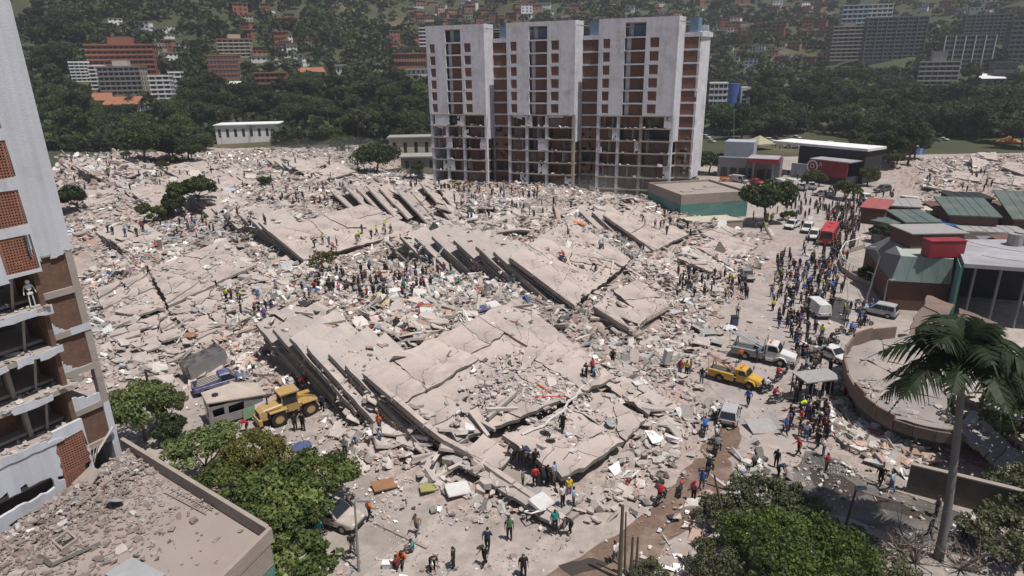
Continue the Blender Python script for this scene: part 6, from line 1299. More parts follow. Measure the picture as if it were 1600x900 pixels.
def car(name, label, rear, front, m, kind='sedan', cat='car', group=None, L=None):
    T, _ = veh(name, label, rear, front, cat, group); L = L or {'sedan': 4.3, 'hatch': 3.9, 'suv': 4.7, 'pickup': 5.2, 'van': 5.2}[kind]; h = L/2; w = .88 if kind in ('sedan', 'hatch') else .95
    r = .31 if kind in ('sedan', 'hatch') else .38; zb = .28 if r < .35 else .4; zt = .86 if r < .35 else 1.05; top = {'sedan': 1.42, 'hatch': 1.48, 'suv': 1.8, 'pickup': 1.78, 'van': 2.1}[kind]
    st = [(-h, .86, zt-.08), (-h+.15, .98, zt), (-h*.3, 1, zt+.02), (h*.3, 1, zt), (h*.78, .97, zt-.1), (h*.95, .9, zt-.18), (h, .8, zt-.3)]
    loft([sec(x, w*f, w*f*.97, zb+(.1 if abs(x) > h*.94 else 0), z) for x, f, z in st]).build('body', m, T, smooth=False)
    x0, x1, x2, x3 = {'sedan': (-h*.72, -h*.38, h*.12, h*.42), 'hatch': (-h*.96, -h*.72, h*.10, h*.45), 'suv': (-h*.97, -h*.86, h*.08, h*.42), 'pickup': (-h*.12, -h*.06, h*.28, h*.52), 'van': (-h*.98, -h*.95, h*.42, h*.72)}[kind]
    wt = w*.78
    loft([sec(x0, w*.94, w*.93, zt-.05, zt+.05, .03), sec(x1, w*.93, wt, zt-.05, top, .07), sec((x1+x2)/2, w*.93, wt, zt-.05, top+.03, .07), sec(x2, w*.93, wt, zt-.05, top-.01, .07), sec(x3, w*.94, w*.93, zt-.05, zt+.04, .03)]).build('cabin', m, T)
    e = .04
    quadplate(T, 'windscreen', [(x3-.03+e, -w*.84, zt+.07), (x3-.03+e, w*.84, zt+.07), (x2+e+.02, wt*.92, top-.08), (x2+e+.02, -wt*.92, top-.08)], M_GLASSC, .03)
    if kind != 'van' : quadplate(T, 'rear_window', [(x0+.03-e, w*.84, zt+.07), (x0+.03-e, -w*.84, zt+.07), (x1-e-.02, -wt*.9, top-.08), (x1-e-.02, wt*.9, top-.08)], M_GLASSC, .03)
    for s in (-1, 1):
        nseg = {'sedan': 2, 'hatch': 2, 'suv': 3, 'pickup': 1 if x1 > -h*.1 else 2, 'van': 1}[kind]; a0 = x1-.0 if kind != 'van' else x2-.9; a1 = x2
        for i in range(nseg):
            b0 = a0+(a1-a0)*i/nseg+.04; b1 = a0+(a1-a0)*(i+1)/nseg-.04; ex = .0 if i else 0; ex1 = (x3-x2)*.75 if i == nseg-1 else 0
            pts = [(b0, s*(w*.935+.012), zt+.06), (b1+ex1, s*(w*.935+.012), zt+.06), (b1+.05, s*(wt+.035), top-.14), (b0, s*(wt+.035), top-.14)]; quadplate(T, 'side_window', pts if s < 0 else pts[::-1], M_GLASSC, .015)
        MB().box(h*.93, h*1.0, s*w*.55-.14, s*w*.55+.14, zt-.33, zt-.2).build('headlight', M_LAMP, T); MB().box(-h-.02, -h+.06, s*w*.68-.1, s*w*.68+.1, zt-.32, zt-.08).build('taillight', M_TAIL, T)
        MB().box(x3-.25, x3-.05, s*(w+.02), s*(w+.16), zt+.02, zt+.16).build('mirror', M_BLK, T)
        for x in (-h*.6, h*.62): wheel(T, x, s*(w-.09), r, .22, s)
    MB().box(h*.96, h*1.02, -w*.75, w*.75, zb-.02, zb+.2).build('bumper', M_BLK, T); MB().box(-h*1.02, -h*.97, -w*.78, w*.78, zb, zb+.2).build('bumper', M_BLK, T)
    if kind == 'pickup':
        MB().box(-h*.95, -h*.15, -w*.82, w*.82, zt-.06, zt+.045).build('bed_floor', M_BLK, T)
        for s in (-1, 1): MB().box(-h*.98, -h*.13, s*w*.88-.05, s*w*.88+.05, zt-.1, zt+.2).build('bed_side', m, T)
        MB().box(-h*1.0, -h*.96, -w*.85, w*.85, zt-.1, zt+.2).build('tailgate', m, T)
    return T
P_WHITE, P_SILVER, P_GREY, P_BLACK, P_YEL, P_RED, P_BLUE, P_ORANGE = paint('white', (.62, .62, .62), .25), paint('silver', (.38, .39, .41), .25), paint('grey', (.20, .20, .21)), paint('black', (.03, .03, .035)), paint('yellow', (.56, .33, .03), .2), paint('red', (.42, .03, .04), .15), paint('blue', (.06, .08, .2)), paint('orange', (.6, .17, .04), .1)
car('parked_car', 'silver hatchback seen from behind at the head of the muddy track', (1134,672), (1144,636), P_SILVER, 'hatch')
car('parked_car', 'white sedan half crushed beside the round roof', (1284,552), (1318,566), P_WHITE, 'sedan')
car('parked_suv', 'dusty silver grey SUV at the market fence near the puddle', (1392,496), (1350,487), P_SILVER, 'suv')
car('parked_van', 'white van with closed body parked askew in the street', (1292,504), (1258,476), P_WHITE, 'van', 'van')
dc = car('parked_car', 'dust covered white car under trees with men behind it', (500,808), (545,822), paint('dusty_white', (.46, .41, .38), .75), 'suv')
for i, (r_, f_, m, k, lb) in enumerate((((1246,352),(1229,360),P_WHITE,'pickup','white pickup with dark bed, leftmost of three beside the bus'), ((1266,356),(1256,368),P_WHITE,'suv','white SUV between the pickup and the red bus'), ((1275,366),(1266,379),P_WHITE,'suv','white SUV closest to the red bus flank'), ((1258,300),(1246,293),P_WHITE,'pickup','white pickup, left one of the pair at the far crossing'), ((1273,299),(1262,291),P_WHITE,'pickup','white pickup, right one of the pair at the far crossing'), ((1304,309),(1268,305),P_SILVER,'pickup','long silver pickup loaded with people crossing the far street'), ((1222,292),(1212,289),P_WHITE,'van','white van near the station at the far crossing'), ((1240,292),(1228,289),P_WHITE,'van','white van right of the other van by the station'), ((1428,321),(1402,318),P_WHITE,'van','white minibus behind the dark market shed'), ((1402,321),(1388,319),P_WHITE,'sedan','white car just left of the minibus'), ((1345,310),(1362,318),P_WHITE,'suv','white SUV amid the crowd near the street trees'), ((1242,232),(1226,231),P_WHITE,'pickup','white pickup alone on the park grass'), ((1384,298),(1372,300),P_BLACK,'suv','black car beside the far street trees'), ((1176,286),(1188,288),P_RED,'sedan','dark red car in the station forecourt'), ((1148,284),(1162,286),P_SILVER,'van','silver van beside the orange truck'), ((1132,283),(1146,283),P_ORANGE,'pickup','orange pickup in the station forecourt'), ((1160,428),(1172,440),P_GREY,'sedan','wrecked grey car at the right edge of the rubble'))):
    car({'van': 'parked_van', 'pickup': 'pickup_truck', 'suv': 'parked_suv'}.get(k, 'parked_car'), lb, r_, f_, m, k, {'van': 'van', 'pickup': 'pickup', 'suv': 'SUV'}.get(k, 'car'))
rp_ = random.Random(5); WHERE = 'parked along the park edge'
for i, (x, y) in enumerate(((1112,200),(1108,208),(1104,216),(1112,222),(1192,221),(1203,221),(1213,217),(1222,213),(1245,216),(1290,226),(1300,227),(1312,228),(1322,230),(1450,222),(1462,220),(1474,219))):
    m, nm = rp_.choice(((P_WHITE, 'white'), (P_WHITE, 'white'), (P_SILVER, 'silver'), (P_BLACK, 'black'))); car('parked_car', f'distant {nm} car {WHERE}', (x-5, y), (x+5, y+1), m, rp_.choice(('sedan', 'suv', 'hatch')), 'car', f'distant {nm} cars {WHERE}')
# --- tow trucks
def tow_truck(label, rear, front, m, boomm, big, bedm):
    T, d = veh('tow_truck', label, rear, front, 'tow truck'); L = 8.2 if big else 7.0; h = L/2; r = .5; w = 1.2 if big else 1.1; zc = .95; zt = 2.75 if big else 2.45
    for s in (-1, 1): MB().box(-h*.96, h*.9, s*.42-.08, s*.42+.08, .62, .86).build('chassis_rail', M_BLK, T)
    # bonnet, cab, wings
    cx0, cx1 = (.10*h, .50*h); hz = 1.72 if big else 1.55
    loft([sec(cx1-.05, w*.80, w*.74, zc-.2, hz+.12, .1), sec(cx1+.5, w*.78, w*.70, zc-.2, hz+.04, .12), sec(h*.96, w*.72, w*.60, zc-.2, hz-.16, .14), sec(h, w*.66, w*.55, zc-.1, hz-.3, .14)]).build('bonnet', m, T)
    loft([sec(cx0, w*.92, w*.84, zc-.3, zt, .12), sec(cx0+.8, w*.92, w*.84, zc-.3, zt+.04, .12), sec(cx1-.35, w*.92, w*.82, zc-.3, zt-.04, .12), sec(cx1+.12, w*.9, w*.80, zc-.3, hz+.18, .08)]).build('cab', m, T)
    quadplate(T, 'windscreen', [(cx1+.13, -w*.74, hz+.2), (cx1+.13, w*.74, hz+.2), (cx1-.28, w*.72, zt-.12), (cx1-.28, -w*.72, zt-.12)], M_GLASSC, .03)
    for s in (-1, 1):
        pts = [(cx0+.2, s*(w*.88+.02), hz+.1), (cx1-.1, s*(w*.88+.02), hz+.1), (cx1-.42, s*(w*.845+.02), zt-.2), (cx0+.25, s*(w*.845+.02), zt-.2)]; quadplate(T, 'side_window', pts if s < 0 else pts[::-1], M_GLASSC, .02)
        loft([[(h*.36+x, s*w*.62, z) , (h*.36+x, s*w*1.0, z), (h*.36+x, s*w*1.0, z+.12), (h*.36+x, s*w*.62, z+.14)] for x, z in ((.05, .55), (.25, .98), (.75, 1.18), (1.3, 1.05), (1.62, .6))]).build('wing', m, T)
        MB().box(h*.97, h*1.01, s*w*.5-.15, s*w*.5+.15, 1.0, 1.2).build('headlight', M_LAMP, T); MB().tube([(cx1-.1, s*w*.92, hz+.2), (cx1+.1, s*(w+.22), hz+.3), (cx1+.1, s*(w+.22), hz+.8)], .035, 5).build('mirror_arm', M_BLK, T); MB().box(cx1+.03, cx1+.12, s*(w+.22)-.12, s*(w+.22)+.12, hz+.35, hz+.85).build('mirror', M_BLK, T)
        wheel(T, h*.36+.85, s*(w-.16), r, .28, s, boomm if not big else None); wheel(T, -h*.52, s*(w-.22), r, .5, s, boomm if not big else None)
        if big: MB().tube([(cx0-.25, s*w*.75, .9), (cx0-.25, s*w*.75, zt+.6)], .08, 8).build('exhaust_stack', M_CHROME, T); MB().tube([(cx0+.1, s*(w*.86), .72), (cx0+1.0, s*(w*.86), .72)], .26, 12).build('fuel_tank', M_CHROME, T)
        # body side boxes with wheel arch
        xs = [-h*.97, -h*.52-.62, -h*.52-.3, -h*.52+.3, -h*.52+.62, cx0-.35]; mb = MB(); cellwall(mb, xs, [.6, .98, 1.16, 1.5], lambda i, j: not ((i in (1, 3) and j == 0) or (i == 2 and j < 2)), (0, s*w*1.02, 0), (1, 0, 0), (0, -s*.35, 0)); mb.build('body_side', bedm, T)
    MB().box(-h*.97, cx0-.3, -w*.72, w*.72, 1.2, 1.5).build('deck', mat('deck_plate', (.10, .10, .105), .8, .2, 3), T); MB().box(h*.98, h*1.05, -w*.9, w*.9, .55, .9).build('bumper', M_CHROME if big else M_BLK, T); MB().box(h*.99, h*1.015, -w*.45, w*.45, .95, 1.5).build('grille', M_BLK, T)
    MB().box(cx0-.28, cx0-.12, -w*.8, w*.8, 1.5, zt-.2).build('headboard', bedm, T)
    # boom with mast and winch
    e = (-h*1.12, 0, 3.3 if big else 3.15); b0 = (-.0*h-.3, 0, 1.75)
    for s in (-1, 1): MB().tube([(b0[0], s*.4, b0[2]), (e[0], s*.16, e[2])], .10 if big else .08, 4).build('boom', boomm, T); MB().tube([(-h*.86, s*.75, 1.5), (-h*.86, s*.25, 2.7)], .07, 4).build('mast_leg', M_BLK, T)
    MB().tube([(e[0], -.3, e[2]), (e[0], .3, e[2])], .14, 8).build('boom_head', boomm, T); MB().tube([(e[0], 0, e[2]), (e[0]+.15, 0, 1.3)], .03, 4).build('cable', M_BLK, T); MB().tube([(-.25*h, -.5, 1.75), (-.25*h, .5, 1.75)], .26, 12).build('winch_drum', M_REBAR if not big else M_BLK, T); MB().tube([(-.95*h, -.6, 1.1), (-1.15*h, -.3, .8), (-1.15*h, .3, .8), (-.95*h, .6, 1.1)], .06, 5).build('tow_bar', M_BLK, T)
    MB().box(cx0+.25, cx0+.5, -.6, .6, zt+.06, zt+.2).build('beacon_bar', P_ORANGE, T)
    T.scale = (.86, .86, .86) if big else (.80, .80, .80)
    return T
tow_truck('yellow tow truck with dark red boom parked below the rubble', (1112,586), (1187,608), P_YEL, paint('boom_red', (.16, .03, .035)), False, P_YEL)
tow_truck('larger white tow truck with grey boom behind the yellow one', (1146,552), (1240,572), P_WHITE, mat('boom_grey', (.3, .31, .33), .5, .15, 2), True, paint('grubby_grey', (.26, .26, .27)))
# --- wheel loader
def loader():
    T, d = veh('wheel_loader', 'yellow wheel loader with its bucket at the foot of the nearest block', (418,664), (488,640), 'wheel loader', z=0)
    Y = paint('loader_yellow', (.43, .265, .07), .4); R = .78
    for x, y in ((-1.35, .95), (-1.35, -.95), (1.75, .95), (1.75, -.95)): wheel(T, x, y, R, .52, 1, Y)
    loft([sec(-3.0, .72, .62, .95, 1.75, .08), sec(-2.6, .78, .7, .85, 1.95, .1), sec(-.75, .78, .7, .85, 2.05, .1)]).build('engine_hood', Y, T); MB().box(-3.2, -2.9, -.95, .95, .55, 1.1).build('counterweight', Y, T); MB().box(-3.03, -2.96, -.5, .5, 1.1, 1.65).build('grille', M_BLK, T)
    for s in (-1, 1): quadplate(T, 'side_panel', [(-2.3, s*.80, 1.25), (-1.0, s*.80, 1.25), (-1.0, s*.80, 1.75), (-2.3, s*.80, 1.75)], M_BLK, .02); MB().box(-2.2, -.5, s*1.0-.28, s*1.0+.28, 1.62, 1.70).build('wing', Y, T); MB().box(.95, 2.5, s*1.0-.3, s*1.0+.3, 1.62, 1.72).build('wing', Y, T); MB().tube([(-.35, s*.7, .6), (-.35, s*.7, 1.6)], .05, 5).build('step_rail', M_BLK, T)
    MB().tube([(-1.9, .25, 2.0), (-1.9, .25, 2.75)], .07, 6).build('exhaust_pipe', M_BLK, T)
    MB().box(-.8, .75, -.68, .68, 1.0, 1.7).build('cab_base', Y, T); MB().box(-.72, .66, -.62, .62, 1.7, 2.9).build('cab_glass', M_GLASSC, T); MB().box(-.95, .95, -.82, .82, 2.9, 3.05).build('cab_roof', Y, T)
    for x in (-.78, .7):
        for y in (-.66, .66): MB().tube([(x, y, 1.6), (x, y, 2.92)], .06, 4).build('cab_post', Y, T)
    loft([sec(.6, .45, .4, .6, 1.5, .06), sec(1.7, .5, .42, .6, 1.55, .06), sec(2.5, .42, .36, .6, 1.3, .06)]).build('front_frame', Y, T)
    for s in (-1, 1): loft([[(x, s*.62-.09, z-.16), (x, s*.62+.09, z-.16), (x, s*.62+.09, z+.16), (x, s*.62-.09, z+.16)] for x, z in ((1.2, 1.6), (2.2, 1.35), (3.3, .75))]).build('lift_arm', Y, T); MB().tube([(1.3, s*.4, 1.0), (2.6, s*.45, 1.05)], .09, 8).build('hydraulic_ram', M_CHROME, T)
    pr = [(3.2, .95), (3.05, .5), (3.2, .12), (3.5, .05), (4.3, .05), (4.32, .1), (3.55, .14), (3.3, .25), (3.2, .5), (3.3, .9)]
    loft([[(x, -1.4, z) for x, z in pr], [(x, 1.4, z) for x, z in pr]]).build('bucket', M_ZINC, T)
    for s in (-1, 1): MB().prism([(3.2, s*1.4, .95), (3.05, s*1.4, .5), (3.2, s*1.4, .1), (4.3, s*1.4, .06)], [(3.2, s*1.34, .95), (3.05, s*1.34, .5), (3.2, s*1.34, .1), (4.3, s*1.34, .06)]).build('bucket_cheek', M_ZINC, T)
    text('930', T, Vector((-1.65, -.84, 1.5)), (1, 0, 0), .42, M_CREAM, ext=.005)
    return T
loader()
# --- red bus
T, _ = veh('bus', 'red single deck bus stuck in the street crowd', (1304,360), (1282,396), 'bus'); L = 8.6; h = L/2
loft([sec(-h, 1.1, 1.05, .5, 3.0, .14), sec(-h+.3, 1.22, 1.15, .4, 3.15, .14), sec(h-.4, 1.22, 1.15, .4, 3.15, .14), sec(h, 1.12, 1.0, .5, 2.9, .14)]).build('body', P_RED, T)
for s in (-1, 1):
    for i in range(6): quadplate(T, 'side_window', [(-h+.6+i*1.25, s*1.225, 1.7), (-h+1.65+i*1.25, s*1.225, 1.7), (-h+1.65+i*1.25, s*1.18, 2.65), (-h+.6+i*1.25, s*1.18, 2.65)][::-s], M_GLASSC, .02)
    for x in (-h*.55, h*.6): wheel(T, x, s*1.02, .46, .3, s)
    MB().box(h-.02, h+.04, s*.75-.15, s*.75+.15, .75, .95).build('headlight', M_LAMP, T)
quadplate(T, 'windscreen', [(h+.02, -.95, 1.5), (h+.02, .95, 1.5), (h-.02, .9, 2.6), (h-.02, -.9, 2.6)], M_GLASSC, .03)
for k in range(2): MB().box(-h*.5+k*3, -h*.5+k*3+.8, -.4, .4, 3.15, 3.28).build('roof_hatch', P_RED, T)
# --- wrecks beside the loader
T = car('wrecked_pickup', 'wrecked dark blue flatbed pickup half buried left of the loader', (320,612), (375,588), P_BLUE, 'pickup', 'pickup', L=5.8); T.rotation_euler.y = -.04
for k in range(5): MB().tube([(-2.6+k*.1, -.8+k*.4, 1.2), (.2, -.7+k*.35, 1.45)], .05, 4).build('timber', M_CHUNK, T)
T, _ = veh('wrecked_camper', 'wrecked grey camper with sagging beige roof left of the loader', (340,660), (400,642), 'camper', z=0); MB().prism([(-2.6, -1.25, 2.9), (2.7, -1.35, 2.2), (2.6, 1.3, 2.4), (.4, 1.35, 3.1), (-2.6, 1.3, 2.95)], [(-2.6, -1.25, 2.78), (2.7, -1.35, 2.08), (2.6, 1.3, 2.28), (.4, 1.35, 2.98), (-2.6, 1.3, 2.83)]).build('roof', mat('beige_sheet', (.40, .345, .30), .85, .15, 1), T)
mb = MB(); cellwall(mb, [-2.5, -2.2, -1.2, -.8, .6, 1.0, 2.4], [.3, .6, 1.2, 2.0, 2.3], lambda i, j: not (j == 2 and i in (1, 3)), (0, -1.2, 0), (1, 0, 0), (0, .06, 0), .05, 3); mb.build('side_wall', P_GREY, T); MB().box(-2.55, -2.45, -1.15, 1.15, .3, 2.75).build('rear_wall', P_SILVER, T); MB().box(-2.6, -2.54, -.7, .5, 1.2, 2.2).build('rear_window', M_GLASSC, T); MB().box(-2.4, 2.4, 1.1, 1.2, .3, 2.0).build('side_wall', P_GREY, T); MB().box(-2.4, 2.5, -1.1, 1.1, .3, .45).build('floor', M_BLK, T)
quadplate(T, 'torn_panel', [(.2, -1.9, .4), (1.8, -1.8, .5), (1.6, -1.3, 1.4), (.4, -1.3, 1.3)], mat('green_panel', (.10, .17, .09), .8, .2, 2), .03); quadplate(T, 'torn_panel', [(1.2, -2.2, .2), (3.0, -1.7, .3), (2.6, -1.2, 1.5), (1.5, -1.35, 1.4)], P_SILVER, .03)
MB().ring((-1.6, 0, 2.95), 0, .3, .15, 'z', 10).build('roof_vent', M_BLK, T)
for x in (-1.5, 1.6): wheel(T, x, -1.05, .36, .22, 1)
T, _ = veh('dark_box_body', 'tilted dark box body lying behind the wrecked blue pickup', (302,590), (345,570), 'truck body'); MB().obox((-2.2, -1, .1), (4.4, 0, .7), (0, 2, .2), (-.3, 0, 1.7)).build('box', P_BLACK, T); quadplate(T, 'side_sheet', [(-2.1, -1.06, .2), (2.2, -1.06, .9), (1.9, -1.06, 2.5), (-2.3, -1.06, 1.8)], P_GREY, .03)
# --- motorcycles
def moto_proto():
    T = empty('motorcycle', (0, 0, 0)); 
    for x in (-.62, .66):
        o = MB().ring((0, 0, 0), .21, .30, .10, 'y', 14).build('wheel', M_TYRE, T, loc=(x, 0, .30)); MB().ring((0, 0, 0), 0, .20, .03, 'y', 12).build('rim', M_RIM, o)
    MB().tube([(.66, .08, .3), (.42, .08, .92)], .03, 5).build('fork', M_CHROME, T); MB().tube([(.36, -.36, 1.0), (.44, -.1, .96), (.44, .1, .96), (.36, .36, 1.0)], .022, 5).build('handlebar', M_BLK, T)
    loft([sec(-.02, .10, .06, .62, .82, .03), sec(.15, .15, .11, .6, .9, .04), sec(.38, .12, .07, .66, .88, .03)]).build('fuel_tank', P_RED, T); loft([sec(-.85, .09, .08, .72, .82, .02), sec(-.4, .13, .12, .68, .79, .03), sec(0, .10, .09, .66, .77, .03)]).build('seat', M_BLK, T)
    MB().box(-.2, .26, -.14, .14, .28, .6).build('engine', M_STEEL, T); MB().tube([(-.62, 0, .3), (-.1, 0, .42), (.3, 0, .5), (.45, 0, .86)], .05, 5).build('frame', M_BLK, T); MB().tube([(.1, -.16, .3), (-.75, -.2, .38)], .05, 6).build('exhaust_pipe', M_CHROME, T); MB().ring((.5, 0, .86), 0, .1, .12, 'x', 10).build('headlight', M_LAMP, T)
    return T
MOTO = moto_proto(); moto_first = [True]; MPAINT = [('red', P_RED), ('black', P_BLACK), ('blue', P_BLUE), ('silver', P_SILVER)]
def moto(x, y, ang, label, pk, group=None):
    T = MOTO if moto_first[0] else copy_tree(MOTO); moto_first[0] = False; p = hit(x, y); T.location = p; T.rotation_euler = (0, 0, ang)
    for ch in T.children:
        if ch.name.startswith('fuel_tank'): ch.material_slots[0].link = 'OBJECT'; ch.material_slots[0].material = MPAINT[pk][1]
    tag(T, label, 'motorcycle', group); return T
RIDERS = []
for x, y, a, k, lb, rd in ((1033,782,.9,2,'blue motorcycle with rider lowest on the muddy track',1), (1064,768,1.2,0,'red motorcycle standing on the muddy track',0), (1108,738,1.0,1,'black motorcycle pushed up the track behind the red one',1), (1120,706,1.1,1,'black motorcycle halfway up the track below the car',1), (1100,676,1.3,0,'red motorcycle with orange bag beside the silver hatchback',1), (1118,650,1.2,1,'black motorcycle left of the silver hatchback front',1), (1198,612,.5,1,'black motorcycle in front of the yellow truck bumper',1), (1212,628,.2,1,'dark motorcycle with rider below the yellow truck',1), (1216,594,.7,3,'silver motorcycle beside the white truck front wheel',1), (1230,580,.9,1,'dark motorcycle parked between trucks and crowd',0), (1250,505,-.4,1,'black motorcycle in the crowd left of the white van',1), (1246,336,.2,1,'motorcycle with two wheels turned at the far crossing',1), (1312,522,.3,1,'black motorcycle at the round roof corner',0), (1300,538,.1,2,'blue motorcycle near the crushed sedan',1), (1280,540,2.8,1,'dark motorcycle left of the crushed sedan',1), (1278,464,.1,1,'motorcycle lying by the puddle edge',0), (878,408,2.4,1,'motorcycle carried onto the tilted roof slab',1), (1268,604,1.4,1,'motorcycle at the edge of the ruined gate',0), (1330,522,.6,1,'motorcycle hidden among people by the round roof',1), (1262,560,1.9,0,'red motorcycle under the crowd right of the white truck',1), (1352,508,-.2,1,'motorcycle beside the grey SUV',0)):
    m = moto(x, y, a, lb, k)
    if rd: RIDERS.append((m, lb))
# ------------------------------------------------------------------ people
def cm(n, c): return mat('cloth_'+n, c, .9, .15, 6, objvar=.12)
SHIRT = {'black': cm('black', (.02, .02, .023)), 'navy': cm('navy', (.025, .035, .08)), 'white': cm('white', (.6, .6, .6)), 'grey': cm('grey', (.16, .16, .17)), 'red': cm('red', (.38, .02, .025)), 'blue': cm('blue', (.04, .14, .42)), 'teal': cm('teal', (.02, .26, .24)), 'orange': cm('orange', (.55, .13, .03)), 'bright yellow': cm('hi_vis', (.48, .62, .03)), 'green': cm('green', (.05, .14, .06)), 'maroon': cm('maroon', (.16, .03, .035)), 'beige': cm('beige', (.33, .27, .2)), 'pink': cm('pink', (.5, .12, .22)), 'light blue': cm('light_blue', (.28, .4, .5)), 'yellow': cm('yellow', (.6, .42, .03)), 'purple': cm('purple', (.13, .07, .22))}
TROUS = {'black': SHIRT['black'], 'dark blue': cm('jeans_dark', (.03, .04, .075)), 'blue': cm('jeans', (.08, .12, .22)), 'grey': SHIRT['grey'], 'beige': SHIRT['beige'], 'purple': cm('lilac', (.22, .15, .32))}
SKIN = [mat('skin_a', (.25, .135, .085), .6, .05, 8), mat('skin_b', (.33, .195, .13), .6, .05, 8), mat('skin_c', (.16, .085, .055), .6, .05, 8)]
HAIR = {'hair': mat('dark_hair', (.015, .012, .01), .7, .1, 8), 'black cap': SHIRT['black'], 'white cap': SHIRT['white'], 'red cap': SHIRT['red'], 'orange helmet': SHIRT['orange'], 'white helmet': SHIRT['white'], 'blue cap': SHIRT['blue']}
SHOE = mat('shoe', (.03, .028, .027), .7, .1, 5)
def pose(kind):
    """joint positions, facing +x; returns joints, bones (index pairs), radii"""
    J = {'pel': (0, 0, .96), 'spi': (.01, 0, 1.16), 'che': (0, 0, 1.34), 'nek': (-.01, 0, 1.49), 'hed': (.02, 0, 1.58), 'top': (.015, 0, 1.68)}
    for s, n in ((1, 'l'), (-1, 'r')):
        J.update({'hip'+n: (0, s*.095, .90), 'kne'+n: (.02, s*.105, .50), 'ank'+n: (-.01, s*.11, .09), 'toe'+n: (.14, s*.125, .045), 'sho'+n: (-.005, s*.17, 1.40), 'elb'+n: (-.03, s*.25, 1.13), 'wri'+n: (.04, s*.26, .89), 'han'+n: (.07, s*.26, .80)})
    def mv(**k):
        for a, b in k.items(): J[a] = b
    if kind == 'walk': mv(kneel=(.16, .1, .52), ankl=(.2, .1, .12), toel=(.34, .11, .1), kner=(-.04, -.1, .5), ankr=(-.26, -.1, .16), toer=(-.14, -.11, .06), elbl=(-.14, .25, 1.15), wril=(-.08, .26, .92), hanl=(-.05, .26, .83), elbr=(.08, -.24, 1.15), wrir=(.25, -.23, .98), hanr=(.33, -.22, .94), che=(.04, 0, 1.34), nek=(.05, 0, 1.48), hed=(.09, 0, 1.57), top=(.09, 0, 1.67))
    if kind == 'point': mv(elbl=(.16, .26, 1.28), wril=(.4, .24, 1.34), hanl=(.5, .23, 1.36), ankr=(-.08, -.15, .09), toer=(.05, -.2, .045))
    if kind == 'phone': mv(elbl=(.03, .27, 1.16), wril=(.2, .14, 1.34), hanl=(.24, .08, 1.42), elbr=(.02, -.27, 1.15), wrir=(.2, -.12, 1.3), hanr=(.24, -.05, 1.4))
    if kind == 'bend': mv(pel=(-.12, 0, .88), spi=(.06, 0, 1.04), che=(.24, 0, 1.14), nek=(.37, 0, 1.18), hed=(.46, 0, 1.2), top=(.55, 0, 1.17), hipl=(-.12, .1, .82), hipr=(-.12, -.1, .82), knel=(.05, .13, .48), kner=(.02, -.13, .46), shol=(.28, .18, 1.14), shor=(.28, -.18, 1.14), elbl=(.36, .22, .86), elbr=(.38, -.22, .86), wril=(.46, .17, .64), wrir=(.48, -.17, .64), hanl=(.5, .15, .55), hanr=(.52, -.15, .55))
    if kind == 'sit': mv(pel=(-.1, 0, .34), spi=(-.12, 0, .52), che=(-.08, 0, .72), nek=(-.03, 0, .86), hed=(.02, 0, .95), top=(.02, 0, 1.05), hipl=(-.08, .1, .30), hipr=(-.08, -.1, .30), knel=(.32, .16, .46), kner=(.34, -.14, .44), ankl=(.42, .14, .09), ankr=(.46, -.13, .09), toel=(.56, .16, .05), toer=(.6, -.15, .05), shol=(-.07, .18, .78), shor=(-.07, -.18, .78), elbl=(.08, .26, .56), elbr=(.08, -.26, .56), wril=(.28, .2, .5), wrir=(.28, -.2, .5), hanl=(.36, .18, .49), hanr=(.36, -.18, .49))
    if kind == 'ride': mv(pel=(-.28, 0, .86), spi=(-.24, 0, 1.05), che=(-.14, 0, 1.22), nek=(-.06, 0, 1.36), hed=(0, 0, 1.45), top=(.01, 0, 1.56), hipl=(-.24, .12, .82), hipr=(-.24, -.12, .82), knel=(.14, .24, .66), kner=(.14, -.24, .66), ankl=(-.02, .24, .3), ankr=(-.02, -.24, .3), toel=(.12, .25, .25), toer=(.12, -.25, .25), shol=(-.12, .18, 1.28), shor=(-.12, -.18, 1.28), elbl=(.08, .32, 1.1), elbr=(.08, -.32, 1.1), wril=(.3, .34, 1.03), wrir=(.3, -.34, 1.03), hanl=(.37, .34, 1.02), hanr=(.37, -.34, 1.02))
    return J
BONES = [('pel', 'spi'), ('spi', 'che'), ('che', 'nek'), ('nek', 'hed'), ('hed', 'top')]+[b for n in 'lr' for b in (('pel', 'hip'+n), ('hip'+n, 'kne'+n), ('kne'+n, 'ank'+n), ('ank'+n, 'toe'+n), ('che', 'sho'+n), ('sho'+n, 'elb'+n), ('elb'+n, 'wri'+n), ('wri'+n, 'han'+n))]
RADII = {'pel': (.145, .12), 'spi': (.135, .11), 'che': (.165, .12), 'nek': (.06, .06), 'hed': (.085, .095), 'top': (.075, .08), 'hip': (.095, .095), 'kne': (.062, .062), 'ank': (.045, .045), 'toe': (.04, .035), 'sho': (.07, .07), 'elb': (.047, .047), 'wri': (.033, .033), 'han': (.038, .028)}
